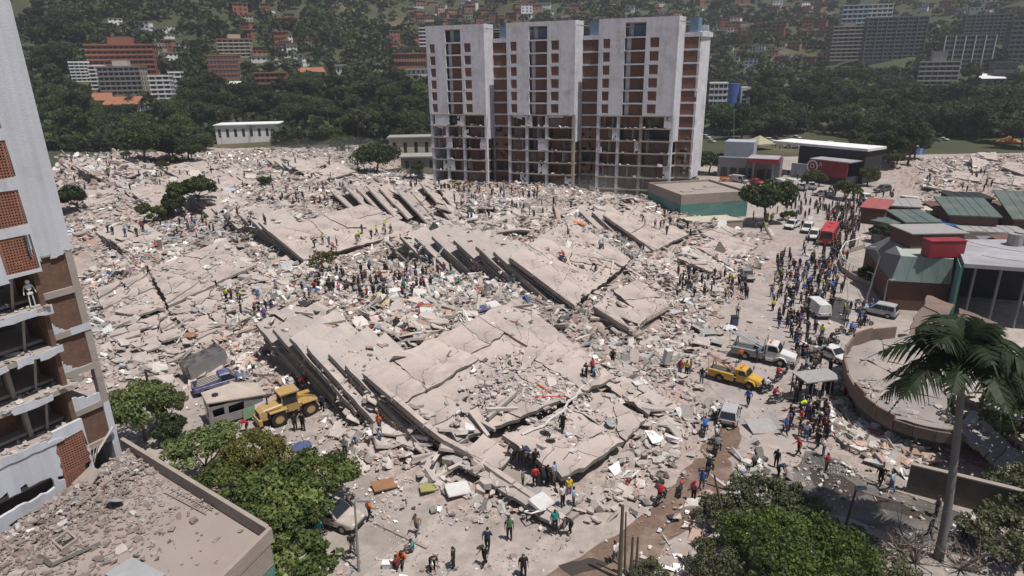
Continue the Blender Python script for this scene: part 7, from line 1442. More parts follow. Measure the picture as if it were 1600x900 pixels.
def person_meshes(kind):
    J = pose(kind); names = list(J); idx = {n: i for i, n in enumerate(names)}
    me = bpy.data.meshes.new('p'); me.from_pydata([J[n] for n in names], [(idx[a], idx[b]) for a, b in BONES], []); ob = bpy.data.objects.new('p', me); COL.objects.link(ob)
    ob.modifiers.new('s', 'SKIN'); sk_ = me.skin_vertices[0].data if me.skin_vertices else None
    if sk_ is None:
        bpy.context.view_layer.objects.active = ob; bpy.ops.mesh.customdata_skin_add(); sk_ = me.skin_vertices[0].data
    for n in names: r_ = RADII[n if n in RADII else n[:3]]; sk_[idx[n]].radius = r_; sk_[idx[n]].use_root = (n == 'pel')
    sb = ob.modifiers.new('u', 'SUBSURF'); sb.levels = 1; sb.render_levels = 1
    ev = bpy.data.meshes.new_from_object(ob.evaluated_get(bpy.context.evaluated_depsgraph_get())); bpy.data.objects.remove(ob)
    V = np.array([v.co for v in ev.vertices]); N = np.array([v.normal for v in ev.vertices]); F = [tuple(p.vertices) for p in ev.polygons]
    seg = np.array([[J[a], J[b]] for a, b in BONES]); cen = np.array([V[list(f)].mean(0) for f in F])
    d = seg[:, 1]-seg[:, 0]; best = np.full(len(F), 1e9); bi = np.zeros(len(F), int); tt = np.zeros(len(F))
    for k in range(len(BONES)):
        t = np.clip(((cen-seg[k, 0])@d[k])/(d[k]@d[k]), 0, 1); ds = np.linalg.norm(cen-seg[k, 0]-t[:, None]*d[k], axis=1)-RADII[BONES[k][1] if BONES[k][1] in RADII else BONES[k][1][:3]][0]*.5; m = ds < best; best[m] = ds[m]; bi[m] = k; tt[m] = t[m]
    def region(f):
        a, b = BONES[bi[f]]; a3, b3 = a[:3], b[:3]
        if b3 in ('top', 'hed'): return 'head'
        if b3 == 'toe': return 'shoe'
        if a3 == 'hip' or (a3 == 'pel' and b3 == 'hip'): return 'leg'
        if a3 == 'kne': return 'leg'
        if a3 == 'pel' and tt[f] < .25: return 'leg'
        if b3 in ('wri', 'han'): return 'arm'
        if b3 == 'nek' and tt[f] > .6: return 'skin'
        if b3 == 'elb' and tt[f] > .7: return 'arm'
        return 'torso'
    reg = [region(f) for f in range(len(F))]
    # fingers and a nose on the bare body
    mb = MB(); mb.v = [tuple(v) for v in V]; mb.f = list(F); mb.m = [0]*len(F)
    for n in 'lr':
        h, w_ = Vector(J['han'+n]), Vector(J['wri'+n]); dr = (h-w_).normalized(); sd = dr.cross(Vector((0, 1, 0))).normalized() if abs(dr.y) < .9 else Vector((1, 0, 0))
        for q in range(4): b0 = h+sd*(-.03+.02*q); mb.tube([b0, b0+dr*(.07+.012*(q in (1, 2))), b0+dr*(.095)+Vector((0, 0, -.01))], [.010, .009, .006], 4)
        b0 = w_+(h-w_)*.5+sd*.035; mb.tube([b0, b0+dr*.05+sd*.03], [.012, .008], 4)
    hd, tp = Vector(J['hed']), Vector(J['top']); fw = Vector((1, 0, 0)) if kind != 'bend' else Vector((.4, 0, -.9)); c = hd*.6+tp*.4; mb.tube([c+fw*.085, c+fw*.118+(hd-tp)*.2], [.012, .016], 4)
    body = mb.mesh('body', SKIN[0], True)
    def shell(sel, off, name, m):
        ids = sorted({v for f in sel for v in F[f]}); mp = {v: i for i, v in enumerate(ids)}; x = MB(); x.v = [tuple(V[v]+N[v]*off) for v in ids]; x.f = [tuple(mp[v] for v in F[f]) for f in sel]; x.m = [0]*len(sel); return x.mesh(name, m, True)
    R = lambda *k: [f for f in range(len(F)) if reg[f] in k]
    axis = (tp-hd).normalized(); hair = [f for f in R('head') if (Vector(cen[f])-hd).dot(axis) > .02 and ((Vector(cen[f])-hd).dot(fw) < .045 or (Vector(cen[f])-hd).dot(axis) > .085)]
    return dict(body=body, top=shell(R('torso'), .014, 'top', SHIRT['black']), trousers=shell(R('leg'), .013, 'trousers', TROUS['black']), shoel=shell([f for f in R('shoe') if BONES[bi[f]][1][-1] == 'l'], .012, 'shoe', SHOE), shoer=shell([f for f in R('shoe') if BONES[bi[f]][1][-1] == 'r'], .012, 'shoe', SHOE), hair=shell(hair, .02, 'hair', HAIR['hair']))
POSES = {k: person_meshes(k) for k in ('stand', 'walk', 'point', 'phone', 'bend', 'sit', 'ride')}
def setm(o, m): o.material_slots[0].link = 'OBJECT'; o.material_slots[0].material = m
rpp = random.Random(91); NP = [0]
def person(p, rz, kind, shirt, trous, head, label, group=None, s=None):
    q = POSES[kind]; o = bpy.data.objects.new('person', q['body']); link(o); o.location = p; s = (s or rpp.uniform(.96, 1.06))*1.10; o.scale = (s*1.06, s*1.06, s); o.rotation_euler = (0, 0, rz); setm(o, rpp.choice(SKIN)); NP[0] += 1
    for k, m in (('top', SHIRT[shirt]), ('trousers', TROUS[trous]), ('shoel', SHOE), ('shoer', SHOE), ('hair', HAIR[head])):
        c = link(bpy.data.objects.new('shoe' if k[:4] == 'shoe' else k if k != 'hair' or head == 'hair' else head.split()[-1], q[k]), o); setm(c, m)
    return tag(o, label, 'person', group)
PUSED = []
def put(x, y, kind, shirt, trous, head, label, rz=None, group=None, z=None):
    p = hit(x, y) if z is None else at(x, y, z)
    PUSED.append((p.x, p.y)); return person(p-Vector((0, 0, .03)), rpp.uniform(0, 6.28) if rz is None else rz, kind, shirt, trous, head, label, group)
# individuals who can be told apart
for a in ((578,812,'walk','orange','black','orange helmet','rescuer in orange vest and helmet walking on open ground'), (652,834,'walk','beige','grey','hair','person in beige top walking behind the seated group'), (552,866,'walk','black','grey','hair','person in black and grey walking past the lamp post'), (709,888,'stand','black','black','black cap','person in black standing with feet apart, bottom centre'), (757,884,'walk','black','black','hair','person in black stepping right beside a second in black'), (762,860,'walk','navy','black','hair','person in navy walking just behind the one in black'), (796,842,'stand','green','black','hair','person in dark green standing below the rubble edge'), (867,830,'stand','teal','black','hair','person in teal shirt standing under the lowest slab'), (891,832,'bend','black','black','hair','person in black bending over rubble by the teal shirt'), (818,902,'stand','black','black','black cap','person in black with gear at the bottom edge'), (628,882,'sit','orange','black','hair','person in orange seated on the kerb in the middle'), (643,862,'sit','teal','grey','hair','person in teal seated on the kerb end'), (620,888,'sit','maroon','black','hair','person in maroon seated beside a white box'), (676,890,'bend','black','black','hair','person in black crouching over a bag, bottom centre'),
 (420,668,'stand','black','black','black cap','person in black behind the loader rear wheel'), (462,672,'stand','black','black','hair','left one of two in black beside the loader'), (474,672,'stand','black','black','black cap','right one of two in black beside the loader'), (262,682,'stand','black','black','white helmet','person in black and white helmet, left of a pair by the trees'), (272,684,'point','navy','black','hair','person in navy, right of a pair by the near trees'), (386,674,'bend','red','black','blue cap','person in red shirt bending at the camper front'), (593,674,'stand','orange','blue','orange helmet','person in orange vest on rubble under the nearest block'), (554,700,'bend','light blue','grey','hair','person in pale blue searching the lower rubble'), (580,696,'bend','white','grey','hair','person in white searching rubble next to the orange vest'), (594,696,'stand','light blue','blue','hair','person in pale shirt behind the searchers'), (540,712,'stand','grey','dark blue','hair','person in grey at the left edge of the lower rubble'), (504,642,'stand','navy','black','hair','person in navy by the loader bucket'), (466,608,'stand','black','black','hair','person in black on debris behind the loader'), (472,606,'bend','red','dark blue','hair','person in red on debris behind the loader cab'),
 (879,676,'walk','black','black','hair','person in black walking alone on the smooth lower slab'), (804,718,'bend','black','black','hair','person in black stooping at the dark slab gap'), (814,728,'stand','black','black','white helmet','person in black and white helmet at the slab gap'), (826,722,'bend','navy','black','hair','person in navy leaning into the slab gap'), (837,732,'stand','black','black','black cap','tall person in black before the raised slab'), (817,762,'stand','grey','black','hair','person in grey at the left of the slab group'), (836,760,'stand','red','black','hair','person in red shirt in the slab group'), (850,758,'bend','black','black','hair','person in black right of the red shirt'), (856,756,'stand','black','black','hair','person in black farther right of the red shirt'), (866,752,'stand','light blue','grey','hair','person in pale blue at the end of the raised slab'), (889,776,'stand','yellow','purple','white cap','person in yellow top and lilac trousers'), (879,790,'stand','white','black','black cap','person in white shirt left below the yellow top'), (896,792,'stand','light blue','black','hair','person in pale blue right below the yellow top'),
 (1168,634,'walk','blue','black','hair','person in bright blue jacket walking below the yellow truck'), (1096,598,'stand','black','blue','hair','person in black and jeans left of the yellow truck'), (1062,586,'stand','red','blue','hair','person in red left of the yellow vest on rubble edge'), (1072,588,'stand','yellow','black','hair','person in yellow top at the rubble edge'), (1078,584,'stand','navy','blue','hair','person in navy right of the yellow top'), (1182,566,'stand','blue','dark blue','hair','person in blue standing against the white truck'), (1156,566,'stand','orange','black','orange helmet','worker in orange on the yellow truck side'), (1083,782,'stand','pink','black','red cap','person in pink jacket on the muddy track'), (1096,764,'walk','blue','light_blue','hair','person in bright blue shirt pushing a motorcycle'), (1120,688,'stand','white','black','white cap','person in white with backpack on the track'), (1119,694,'walk','white','blue','hair','person in white and blue close behind the backpack'), (1116,656,'bend','white','black','hair','person in white shirt beside the silver hatchback'), (1178,736,'stand','grey','black','hair','person in grey right of the muddy track'), (1100,816,'phone','black','black','hair','person in black at the thicket edge by the track'), (961,880,'walk','white','grey','hair','person in white by the poles at the track foot'), (957,570,'stand','black','black','hair','person in black alone on rubble above the smooth slab'), (912,590,'bend','white','black','hair','person in white among five on the upper roof edge'), (915,592,'stand','black','black','hair','person in black among five on the upper roof edge'), (925,586,'stand','red','black','hair','person in red among five on the upper roof edge'), (928,592,'bend','light blue','blue','hair','person in pale blue among five on the upper roof edge'), (937,392,'stand','white','blue','hair','left person in white on the middle roof'), (941,391,'walk','white','black','hair','right person in white on the middle roof'), (930,424,'bend','black','black','hair','person in black bending on the middle roof'), (233,432,'walk','black','black','white cap','person in black crossing the cracked left roof'), (354,470,'stand','bright yellow','black','hair','person in yellow vest on the cracked left roof'), (362,468,'stand','maroon','black','hair','person in maroon beside the yellow vest at left'), (373,468,'stand','grey','black','hair','person in grey right of the maroon top'), (232,602,'stand','black','black','hair','person in black at the rubble edge behind trees'),
 (1374,758,'walk','black','black','hair','person in black walking on the lower right lane'), (1391,768,'walk','light blue','blue','hair','person in pale blue with red bag on the lane'), (1290,736,'stand','red','black','hair','person in red at the lane mouth'), (1286,712,'phone','white','blue','hair','person in white at the lane mouth'), (1506,840,'stand','black','black','hair','person in black right of the palm trunk'), (1450,842,'walk','navy','dark blue','hair','person in navy pushing a load left of the palm'), (1462,806,'stand','grey','dark blue','hair','person in grey beside the palm trunk'), (1550,862,'bend','black','black','hair','person crouching in the lower right corner'), (1250,666,'stand','red','black','hair','person in red shirt in the lower street'), (1246,712,'walk','red','black','red cap','person in red walking below the crowd'), (1212,730,'stand','black','black','hair','person in black at the top of the thicket'), (1216,744,'bend','navy','black','hair','person bending at the thicket edge'), (1253,600,'stand','bright yellow','black','hair','officer in yellow vest at the gate'), (1283,528,'stand','bright yellow','green','hair','person in yellow vest near the round roof'), (1318,490,'stand','bright yellow','black','hair','person in yellow vest by the SUV'), (1207,486,'stand','bright yellow','black','hair','person in yellow vest left of the white van'), (372,384,'stand','teal','dark blue','hair','person in teal on the left slabs'), (1152,494,'stand','white','black','hair','person in white alone at the rubble edge')):
    x, y, kd, sh, tr, hd, lb = a; put(x, y, kd, sh, tr if tr in TROUS else 'blue', hd, lb)
for m, lb in RIDERS:
    sh = rpp.choice(('black', 'navy', 'grey', 'blue', 'red', 'white')); o = person(m.location, m.rotation_euler.z, 'ride', sh, rpp.choice(('black', 'dark blue', 'blue')), rpp.choice(('black cap', 'white helmet', 'hair')), 'rider in '+sh+' on '+lb, s=1.0)
    w_ = o['label'].split(); o['label'] = ' '.join(w_[:16])
CW = (('black', 46), ('navy', 18), ('grey', 12), ('white', 9), ('red', 4), ('blue', 6), ('maroon', 5), ('light blue', 5), ('green', 3), ('teal', 3), ('orange', 2), ('bright yellow', 1.5), ('beige', 4), ('pink', 1), ('purple', 1))
def crowd(poly, n, where, dmin=.55, far=False, vest=0, kinds=(6, 5, 1, 2, 2, 0)):
    P = np.array(poly, float); k = t = 0
    while k < n and t < n*20:
        t += 1; x, y = rpp.uniform(P[:, 0].min(), P[:, 0].max()), rpp.uniform(P[:, 1].min(), P[:, 1].max())
        if not bool(in_poly(np.array([x]), np.array([y]), poly)[0]): continue
        p = hit(x, y)
        if any((p.x-a)**2+(p.y-b)**2 < dmin*dmin for a, b in PUSED): continue
        PUSED.append((p.x, p.y)); k += 1; sh = rpp.choices([c[0] for c in CW], [c[1] for c in CW])[0]
        if rpp.random() < vest: sh = 'bright yellow'
        if far: FAR.append((p, sh)); continue
        tr = rpp.choices(('black', 'dark blue', 'blue', 'grey', 'beige'), (5, 4, 3, 1, 1))[0]; hd = rpp.choices(('hair', 'black cap', 'white cap', 'red cap', 'blue cap'), (7, 2, 1, .5, .5))[0]; kd = rpp.choices(('stand', 'walk', 'point', 'phone', 'bend', 'sit'), kinds)[0]
        person(p-Vector((0, 0, .03)), rpp.uniform(0, 6.28), kd, sh, tr, hd, f'person in {sh} top, {tr} trousers {where}', f'people in {sh} and {tr} {where}')
FAR = []
crowd([(1205,420),(1300,410),(1305,470),(1262,490),(1245,520),(1205,520)], 52, 'in the street left of the white van')
crowd([(1225,520),(1262,510),(1300,540),(1262,600),(1300,680),(1280,715),(1225,680),(1240,590)], 34, 'in the lower street by the round roof')
crowd([(1250,345),(1300,400),(1325,405),(1320,470),(1270,430),(1240,390)], 40, 'packed around the red bus')
crowd([(1322,482),(1362,484),(1350,512),(1315,512)], 10, 'beside the grey SUV')
crowd([(455,470),(480,440),(640,425),(640,462),(520,472)], 24, 'in the debris hollow behind the nearest block')
crowd([(385,450),(425,440),(430,500),(395,520),(350,490)], 8, 'on debris left of the nearest block')
crowd([(600,425),(660,410),(730,420),(720,450),(610,440)], 9, 'below the dark stacked slabs')
crowd([(490,385),(620,345),(630,362),(520,395)], 14, 'on the pale roof behind', vest=.3)
crowd([(1048,432),(1100,425),(1170,455),(1160,470),(1080,465)], 18, 'at the right rubble edge', vest=.1)
crowd([(990,335),(1060,330),(1080,370),(1030,375)], 14, 'on the right hand block roof')
crowd([(145,370),(250,345),(330,335),(320,362),(200,380)], 16, 'on debris beside the near tower')
crowd([(1165,345),(1215,330),(1240,350),(1180,372)], 10, 'near the green hall corner', vest=.35)
crowd([(420,812),(470,800),(535,838),(520,850),(430,840)], 10, 'under the trees by the parked car', kinds=(6, 1, 0, 0, 2, 0))
crowd([(1210,400),(1300,400),(1310,480),(1215,520)], 70, 'x', .45, True); crowd([(1235,520),(1262,500),(1305,560),(1290,700),(1235,690)], 34, 'x', .45, True); crowd([(455,470),(480,435),(640,415),(700,440),(640,470),(520,475)], 45, 'x', .5, True); crowd([(250,345),(420,330),(420,360),(250,370)], 20, 'x', .5, True); crowd([(1040,420),(1170,440),(1170,475),(1060,470)], 22, 'x', .5, True); crowd([(1290,330),(1345,312),(1350,330),(1330,400),(1300,400)], 150, 'x', .45, True); crowd([(1205,300),(1290,300),(1400,305),(1400,318),(1240,345)], 70, 'x', .5, True); crowd([(640,285),(840,300),(840,312),(640,298)], 45, 'x', .5, True)
crowd([(100,240),(560,240),(560,300),(110,300)], 60, 'x', .5, True); crowd([(700,310),(900,320),(900,345),(720,345)], 25, 'x', .5, True); crowd([(1200,225),(1330,232),(1330,240),(1200,232)], 50, 'x', .5, True); crowd([(430,300),(560,290),(560,330),(420,320)], 25, 'x', .5, True); crowd([(1440,270),(1560,270),(1560,300),(1450,300)], 14, 'x', .5, True); crowd([(1210,270),(1300,280),(1300,292),(1210,290)], 25, 'x', .5, True)
def far_crowd():
    V = []; F = []; C = []; n = 0; q = POSES['stand']; bx = np.array([(1, 1), (-1, 1), (-1, -1), (1, -1)])
    secs = [(.0, .07, .05), (.5, .08, .07), (.9, .17, .12), (1.2, .20, .13), (1.42, .22, .12), (1.5, .07, .07), (1.55, .09, .1), (1.68, .09, .1), (1.75, .04, .04)]
    for p, sh in FAR:
        c = {'black': (.02, .02, .02), 'navy': (.025, .035, .08), 'white': (.55, .55, .55), 'grey': (.16, .16, .17), 'red': (.38, .02, .025), 'blue': (.04, .14, .42), 'bright yellow': (.48, .62, .03)}.get(sh, (.1, .08, .08)); a = rpp.uniform(0, 3.14); co, si = math.cos(a), math.sin(a); st = rpp.choice((0, .12))
        for leg in (-1, 1):                               # legs
            b = n
            for z, w_ in ((0, .06), (.5, .07), (.92, .1)):
                o = np.array([st*leg*(1-z/.92), leg*.1]); pts = o+bx*w_
                for x, y in pts: V.append((p.x+x*co-y*si, p.y+x*si+y*co, p.z+z))
            for i in range(2):
                for j in range(4): F.append((b+i*4+j, b+i*4+(j+1) % 4, b+i*4+4+(j+1) % 4, b+i*4+4+j)); C.append((.03, .035, .05))
            n += 12
        b = n
        for z, wy, wx in secs[2:]:
            for x, y in bx*np.array([wx, wy]): V.append((p.x+x*co-y*si, p.y+x*si+y*co, p.z+z))
        for i in range(len(secs)-3):
            for j in range(4): F.append((b+i*4+j, b+i*4+(j+1) % 4, b+i*4+4+(j+1) % 4, b+i*4+4+j)); C.append(c if i < 2 else (.22, .13, .09) if i == 2 or i == 3 else (.02, .016, .014))
        n += 4*(len(secs)-2)
    o = npobj('distant_crowd', V, F, M_DEBRIS, np.array(C)); tag(o, 'distant mass of onlookers filling the far street and rubble', 'crowd', kind='stuff')
far_crowd()
# ------------------------------------------------------------------ street furniture, belongings, air
M_POLE = mat('pole_grey', (.26, .25, .24), .7, .2, 2); M_WOOD = mat('pole_wood', (.12, .095, .075), .9, .25, 3)
def pole(label, foot, top, r=.1, m=None, name='utility_pole', arm=None, z=None, wires=()):
    a = hit(*foot); b = atY(top[0], top[1], a.y+.05); T = empty(name, a, 0, label, 'pole' if name != 'street_lamp' else 'street lamp'); v = b-a
    MB().tube([(0, 0, 0), v*.5, v], [r*1.25, r, r*.75], 8).build('shaft', m or M_POLE, T)
    if arm:
        c = atY(arm[0], arm[1], a.y)-a; MB().tube([v*.99, (v+c)/2+Vector((0, 0, .2)), c], r*.5, 6).build('arm', m or M_POLE, T); MB().box(-.4, .4, -.14, .14, -.1, .06).build('lamp_head', M_STEEL, T, loc=c)
    return T
pole('street lamp with short arm on the open ground, bottom centre', (561,893), (554,783), .08, None, 'street_lamp', (568,781))
pole('tall lamp post leaning over the market fence', (1351,476), (1375,400), .11, None, 'street_lamp', (1364,386))
pole('thin lamp post at the fence near the SUV', (1378,486), (1387,438), .09, None, 'street_lamp', (1394,437))
for i, (f, t) in enumerate((((968,905),(973,789)), ((976,900),(978,800)), ((985,903),(989,838)), ((993,905),(997,838)))): pole(['tallest wooden pole at the foot of the muddy track', 'thin wooden pole just right of the tallest', 'shorter wooden pole, third of four by the track', 'rightmost of four poles by the muddy track'][i], f, t, (.13, .07, .1, .09)[i], M_WOOD)
pole('leaning wooden pole in the thicket beside the track', (1136,835), (1116,742), .09, M_WOOD)
pole('short utility pole with coiled cable beside the lane', (1320,826), (1338,764), .09, M_WOOD, arm=(1345,762))
pole('slim pole amid the crowd, left of two near the kiosk', (1320,358), (1323,305), .09); pole('slim pole amid the crowd, right of two near the kiosk', (1334,352), (1336,300), .09); pole('tall thin mast behind the station', (1146,236), (1147,170), .14, name='light_mast'); pole('lamp post before the white villa', (347,240), (346,212), .1, None, 'street_lamp', (341,211)); pole('pole standing in the far left rubble', (171,232), (165,200), .1, M_WOOD); pole('bare post at the tower foot in rubble', (790,318), (788,286), .09, M_FWHITE)
def wire(label, pts, z0, z1, r=.025):
    a, b = at(*pts[0], z0), at(*pts[1], z1); n = 10; sag = (b-a).length*.03; P = [a+(b-a)*(i/n)-Vector((0, 0, sag*4*(i/n)*(1-i/n))) for i in range(n+1)]
    o = MB().tube([p-a for p in P], r, 4).build('overhead_cable', M_BLK, loc=a); tag(o, label, 'cable')
wire('upper cable crossing above the pale sheet roof', ((1492,372), (1640,398)), 9.2, 9.0); wire('lower cable with fittings over the pale sheet roof', ((1534,399), (1640,410)), 9.0, 9.0); wire('cable along the lane from the coiled pole', ((1338,766), (1480,800)), 4.5, 4.2, .02); wire('cable from track poles to the yellow truck, left', ((1096,590), (1150,640)), 1.5, .2, .015); wire('cable over the market yard behind the mansard', ((1385,400), (1560,350)), 6.5, 7, .03); wire('cable over the street from the kiosk pole', ((1322,306), (1388,440)), 7, 5, .025); wire('cable from the lamp post to the far kiosk pole', ((1375,400), (1336,302)), 7.5, 7, .025); wire('cable crossing the street beside the white van', ((1366,388), (1180,420)), 7.5, .4, .02); wire('pale cable slung before the green hall', ((1060,330), (1160,312)), 2.5, 5.4, .02)
# tents, cabins and tanks beyond the street
def tent(label, x, y, w_, h_, m, name='tent'):
    p = hit(x, y); T = empty(name, p, .4, label, 'tent'); b = [(w_*math.cos(a), w_*math.sin(a)) for a in (.785, 2.356, 3.927, 5.498)]; mb = MB(); mb.v = [(0, 0, h_)]+[(x_, y_, h_*.45) for x_, y_ in b]+[(x_, y_, h_*.35) for x_, y_ in b]; mb.f = [(0, i+1, (i+1) % 4+1) for i in range(4)]+[(i+1, i+5, (i+1) % 4+5, (i+1) % 4+1) for i in range(4)]; mb.m = [0]*8; mb.build('canopy', m, T)
    for x_, y_ in b: MB().tube([(x_*.97, y_*.97, 0), (x_*.97, y_*.97, h_*.4)], .05, 4).build('pole', M_STEEL, T)
tent('pale yellow peaked tent behind the station roof', 1185, 233, 6.5, 5.5, cmat('pale_yellow_canvas', (.33, .31, .2))); tent('orange canopy at the far right park edge', 1574, 228, 4.5, 4, cmat('orange_canvas', (.42, .19, .06)))
p = hit(1258, 232); T = empty('dome_tent', p, 0, 'low grey dome tent beside the white pickup on grass', 'tent'); loft([[(4.2*math.cos(a)*k, 2.6*math.sin(a)*k, z) for a in [i*.5236 for i in range(12)]] for k, z in ((1, 0), (.95, .9), (.75, 1.8), (.4, 2.4), (.05, 2.6))]).build('canopy', cmat('grey_canvas', (.25, .27, .25)), T)
for x, y, m, lb in ((1343,230,cmat('green_cabin', (.03, .22, .17)),'green site cabin by the park road, left one'), (1438,226,cmat('green_cabin', (1, 1, 1)),'green site cabin by the park road, right one'), (1434,241,M_BLUET,'blue site cabin left of the far ruin')):
    T = empty('site_cabin', hit(x, y), .1, lb, 'cabin'); MB().box(-1.8, 1.8, -1.3, 1.3, 0, 3.0).build('body', m, T); MB().box(-1.95, 1.95, -1.45, 1.45, 3.0, 3.2).build('roof', M_FWHITE, T); MB().box(-.5, .5, -1.36, -1.28, 0, 2.1).build('door', M_ZINC, T)
T = empty('tanker', hit(1302, 243), .05, 'white tank trailer behind the shop row roof', 'tanker'); MB().tube([(-4, 0, 2.2), (4, 0, 2.2)], 1.4, 12).build('tank', M_FWHITE, T)
for x in (-3, 2.6): wheel(T, x, -1, .5, .3, 1); wheel(T, x, 1, .5, .3, 1)
# ------------------------------------------------------------------ household things in the rubble
M_APPL = mat('white_enamel', (.55, .54, .53), .6, .12, 2, col2=(.42, .39, .37), mix=.6, patch=.9); M_MATT = mat('mattress_cloth', (.50, .45, .43), .95, .1, 2, col2=(.42, .33, .33), mix=.6, patch=.8); M_PINKC = mat('faded_blanket', (.5, .36, .36), .95, .15, 2); M_WOODF = mat('furniture_wood', (.26, .135, .075), .7, .2, 2)
def item(name, label, x, y, build, cat, rx=0, ry=0, rz=0, dz=.05, zz=None):
    p = hit(x, y) if zz is None else at(x, y, zz); T = empty(name, p+Vector((0, 0, dz)), 0, label, cat); T.rotation_euler = (rx, ry, rz); build(T); return T
def fridge(T): MB().box(-.35, .35, -.35, .35, 0, 1.15).build('body', M_APPL, T); MB().box(-.35, .35, -.35, .35, 1.17, 1.7).build('freezer_door', M_APPL, T); MB().box(.28, .32, -.4, -.35, .6, 1.1).build('handle', M_STEEL, T)
def mattress(m): return lambda T: (loft([sec(-.95, .64, .6, 0, .22, .06), sec(-.85, .7, .68, 0, .25, .07), sec(.85, .7, .68, 0, .25, .07), sec(.95, .64, .6, 0, .22, .06)]).build('pad', m, T), MB().tube([(-.95, -.7, .2), (.95, -.7, .2)], .02, 4).build('piping', m, T))
def dish(T): 
    secs = [[(r_*math.cos(a), r_*math.sin(a), r_*r_*.5) for a in [i*math.pi/7 for i in range(14)]] for r_ in (.04, .2, .38, .5)]; loft(secs, False).build('reflector', M_STEEL, T, loc=(0, 0, .35)); MB().tube([(0, 0, 0), (0, 0, .37)], .04, 5).build('stand', M_BLK, T); MB().tube([(.45, 0, .45), (.1, 0, .95)], .02, 4).build('feed_arm', M_BLK, T)
def frame(T):
    for a, b in (((-.6, 0, 0), (.6, 0, 0)), ((-.6, 0, 1.1), (.6, 0, 1.1)), ((-.6, 0, 0), (-.6, 0, 1.1)), ((.6, 0, 0), (.6, 0, 1.1)), ((0, 0, 0), (0, 0, 1.1))): MB().tube([a, b], .06, 4).build('bar', M_FWHITE, T)
def board(m, w_, l_): return lambda T: (MB().box(-l_/2, l_/2, -w_/2, w_/2, 0, .06).build('panel', m, T), MB().box(-l_/2-.02, l_/2+.02, -w_/2-.03, -w_/2, -.02, .09).build('edge_strip', m, T))
def cloth(m, s, seed):
    def f(T):
        n = 9; V = []; 
        for i in range(n):
            for j in range(n): x, y = (i/(n-1)-.5)*s*2, (j/(n-1)-.5)*s*1.5; V.append((x+.25*fnoise(i, j, .7, seed), y+.25*fnoise(i, j, .7, seed+4), .45*s*(1-1.6*max(abs(i/(n-1)-.5), abs(j/(n-1)-.5))**1.0)+.45*s*fnoise(i, j, .6, seed+9)+.05))
        mb = MB(); mb.v = V; mb.f = [(i*n+j, (i+1)*n+j, (i+1)*n+j+1, i*n+j+1) for i in range(n-1) for j in range(n-1)]; mb.m = [0]*len(mb.f); mb.build('folds', m, T, smooth=True)
    return f
for x, y, rx, rz, lb in ((180,400,1.3,.4,'white refrigerator on its back left of the cracked roof'), (192,412,1.4,.8,'second white refrigerator lying just below the first'), (252,388,.3,.2,'white upright cupboard amid debris above the cracked roof'), (335,372,1.2,1.2,'white fridge at the corner of the cracked roof'), (322,358,1.5,.3,'white fridge farther up from the roof corner'), (372,528,1.2,2,'white washing cabinet near the box body'), (428,470,.9,1,'white cabinet left of the sapling'), (760,462,.2,.6,'white cabinet near the dark stacked slabs'), (1040,572,.1,.3,'white appliance standing at the lower rubble edge')): item('refrigerator', lb, x, y, fridge, 'refrigerator', rx, .1, rz, .35)
for x, y, m, rx, ry, rz, lb in ((655,462,M_APPL,.8,.2,.3,'white mattress propped up in the debris hollow'), (705,440,M_APPL,.7,.3,1,'large white board leaning near the stacked slabs'), (605,430,M_PINKC,.2,.1,.4,'pink mattress thrown open in the hollow'), (668,490,M_APPL,.1,.2,.2,'white mattress lying at the roof edge'), (770,480,M_APPL,.3,.1,.8,'pale mattress right of the hollow'), (735,495,M_MATT,.1,.1,.2,'ochre cushion alone on the big roof'), (540,425,M_MATT,.5,.2,1.1,'striped mattress beside the sapling'), (590,505,M_PINKC,.3,.3,.6,'pink bedding above the floor plates'), (272,400,M_MATT,.2,.2,.4,'brown mattress above the cracked roof'), (440,445,M_APPL,.4,.3,1.6,'white pad left of the sapling'), (830,485,M_MATT,.3,.2,.3,'grey mattress below the middle roof'), (715,770,M_APPL,.2,.1,.4,'white slab of foam below the lowest plates'), (845,790,M_APPL,.3,.2,.9,'white foam board on rubble by the teal shirt')): item('mattress', lb, x, y, mattress(m), 'mattress', rx, ry, rz, .25)
for x, y, rz, lb in ((952,664,.2,'grey dish, left of two on the smooth lower slab'), (962,694,1.2,'grey dish, right of two on the smooth lower slab'), (851,680,2,'small dish near the raised slab corner'), (863,694,3,'second small dish below the raised slab corner'), (302,488,1,'dark dish on the cracked left roof'), (176,794,2.5,'grey dish thrown on the annex roof')): item('satellite_dish', lb, x, y, dish, 'satellite dish', .5, .2, rz, .02, zz=6.3 if y > 780 else None)
for x, y, rz, lb in ((150,404,.6,'white window frame lying by the near tower'), (220,395,1.2,'white window frame above the cracked roof'), (1035,580,.4,'white frame at the lower rubble edge'), (975,745,.9,'grey frame on rubble below the smooth slab'), (830,800,.5,'white frame on rubble left of the teal shirt')): item('window_frame', lb, x, y, frame, 'window frame', 1.1, .1, rz, .2)
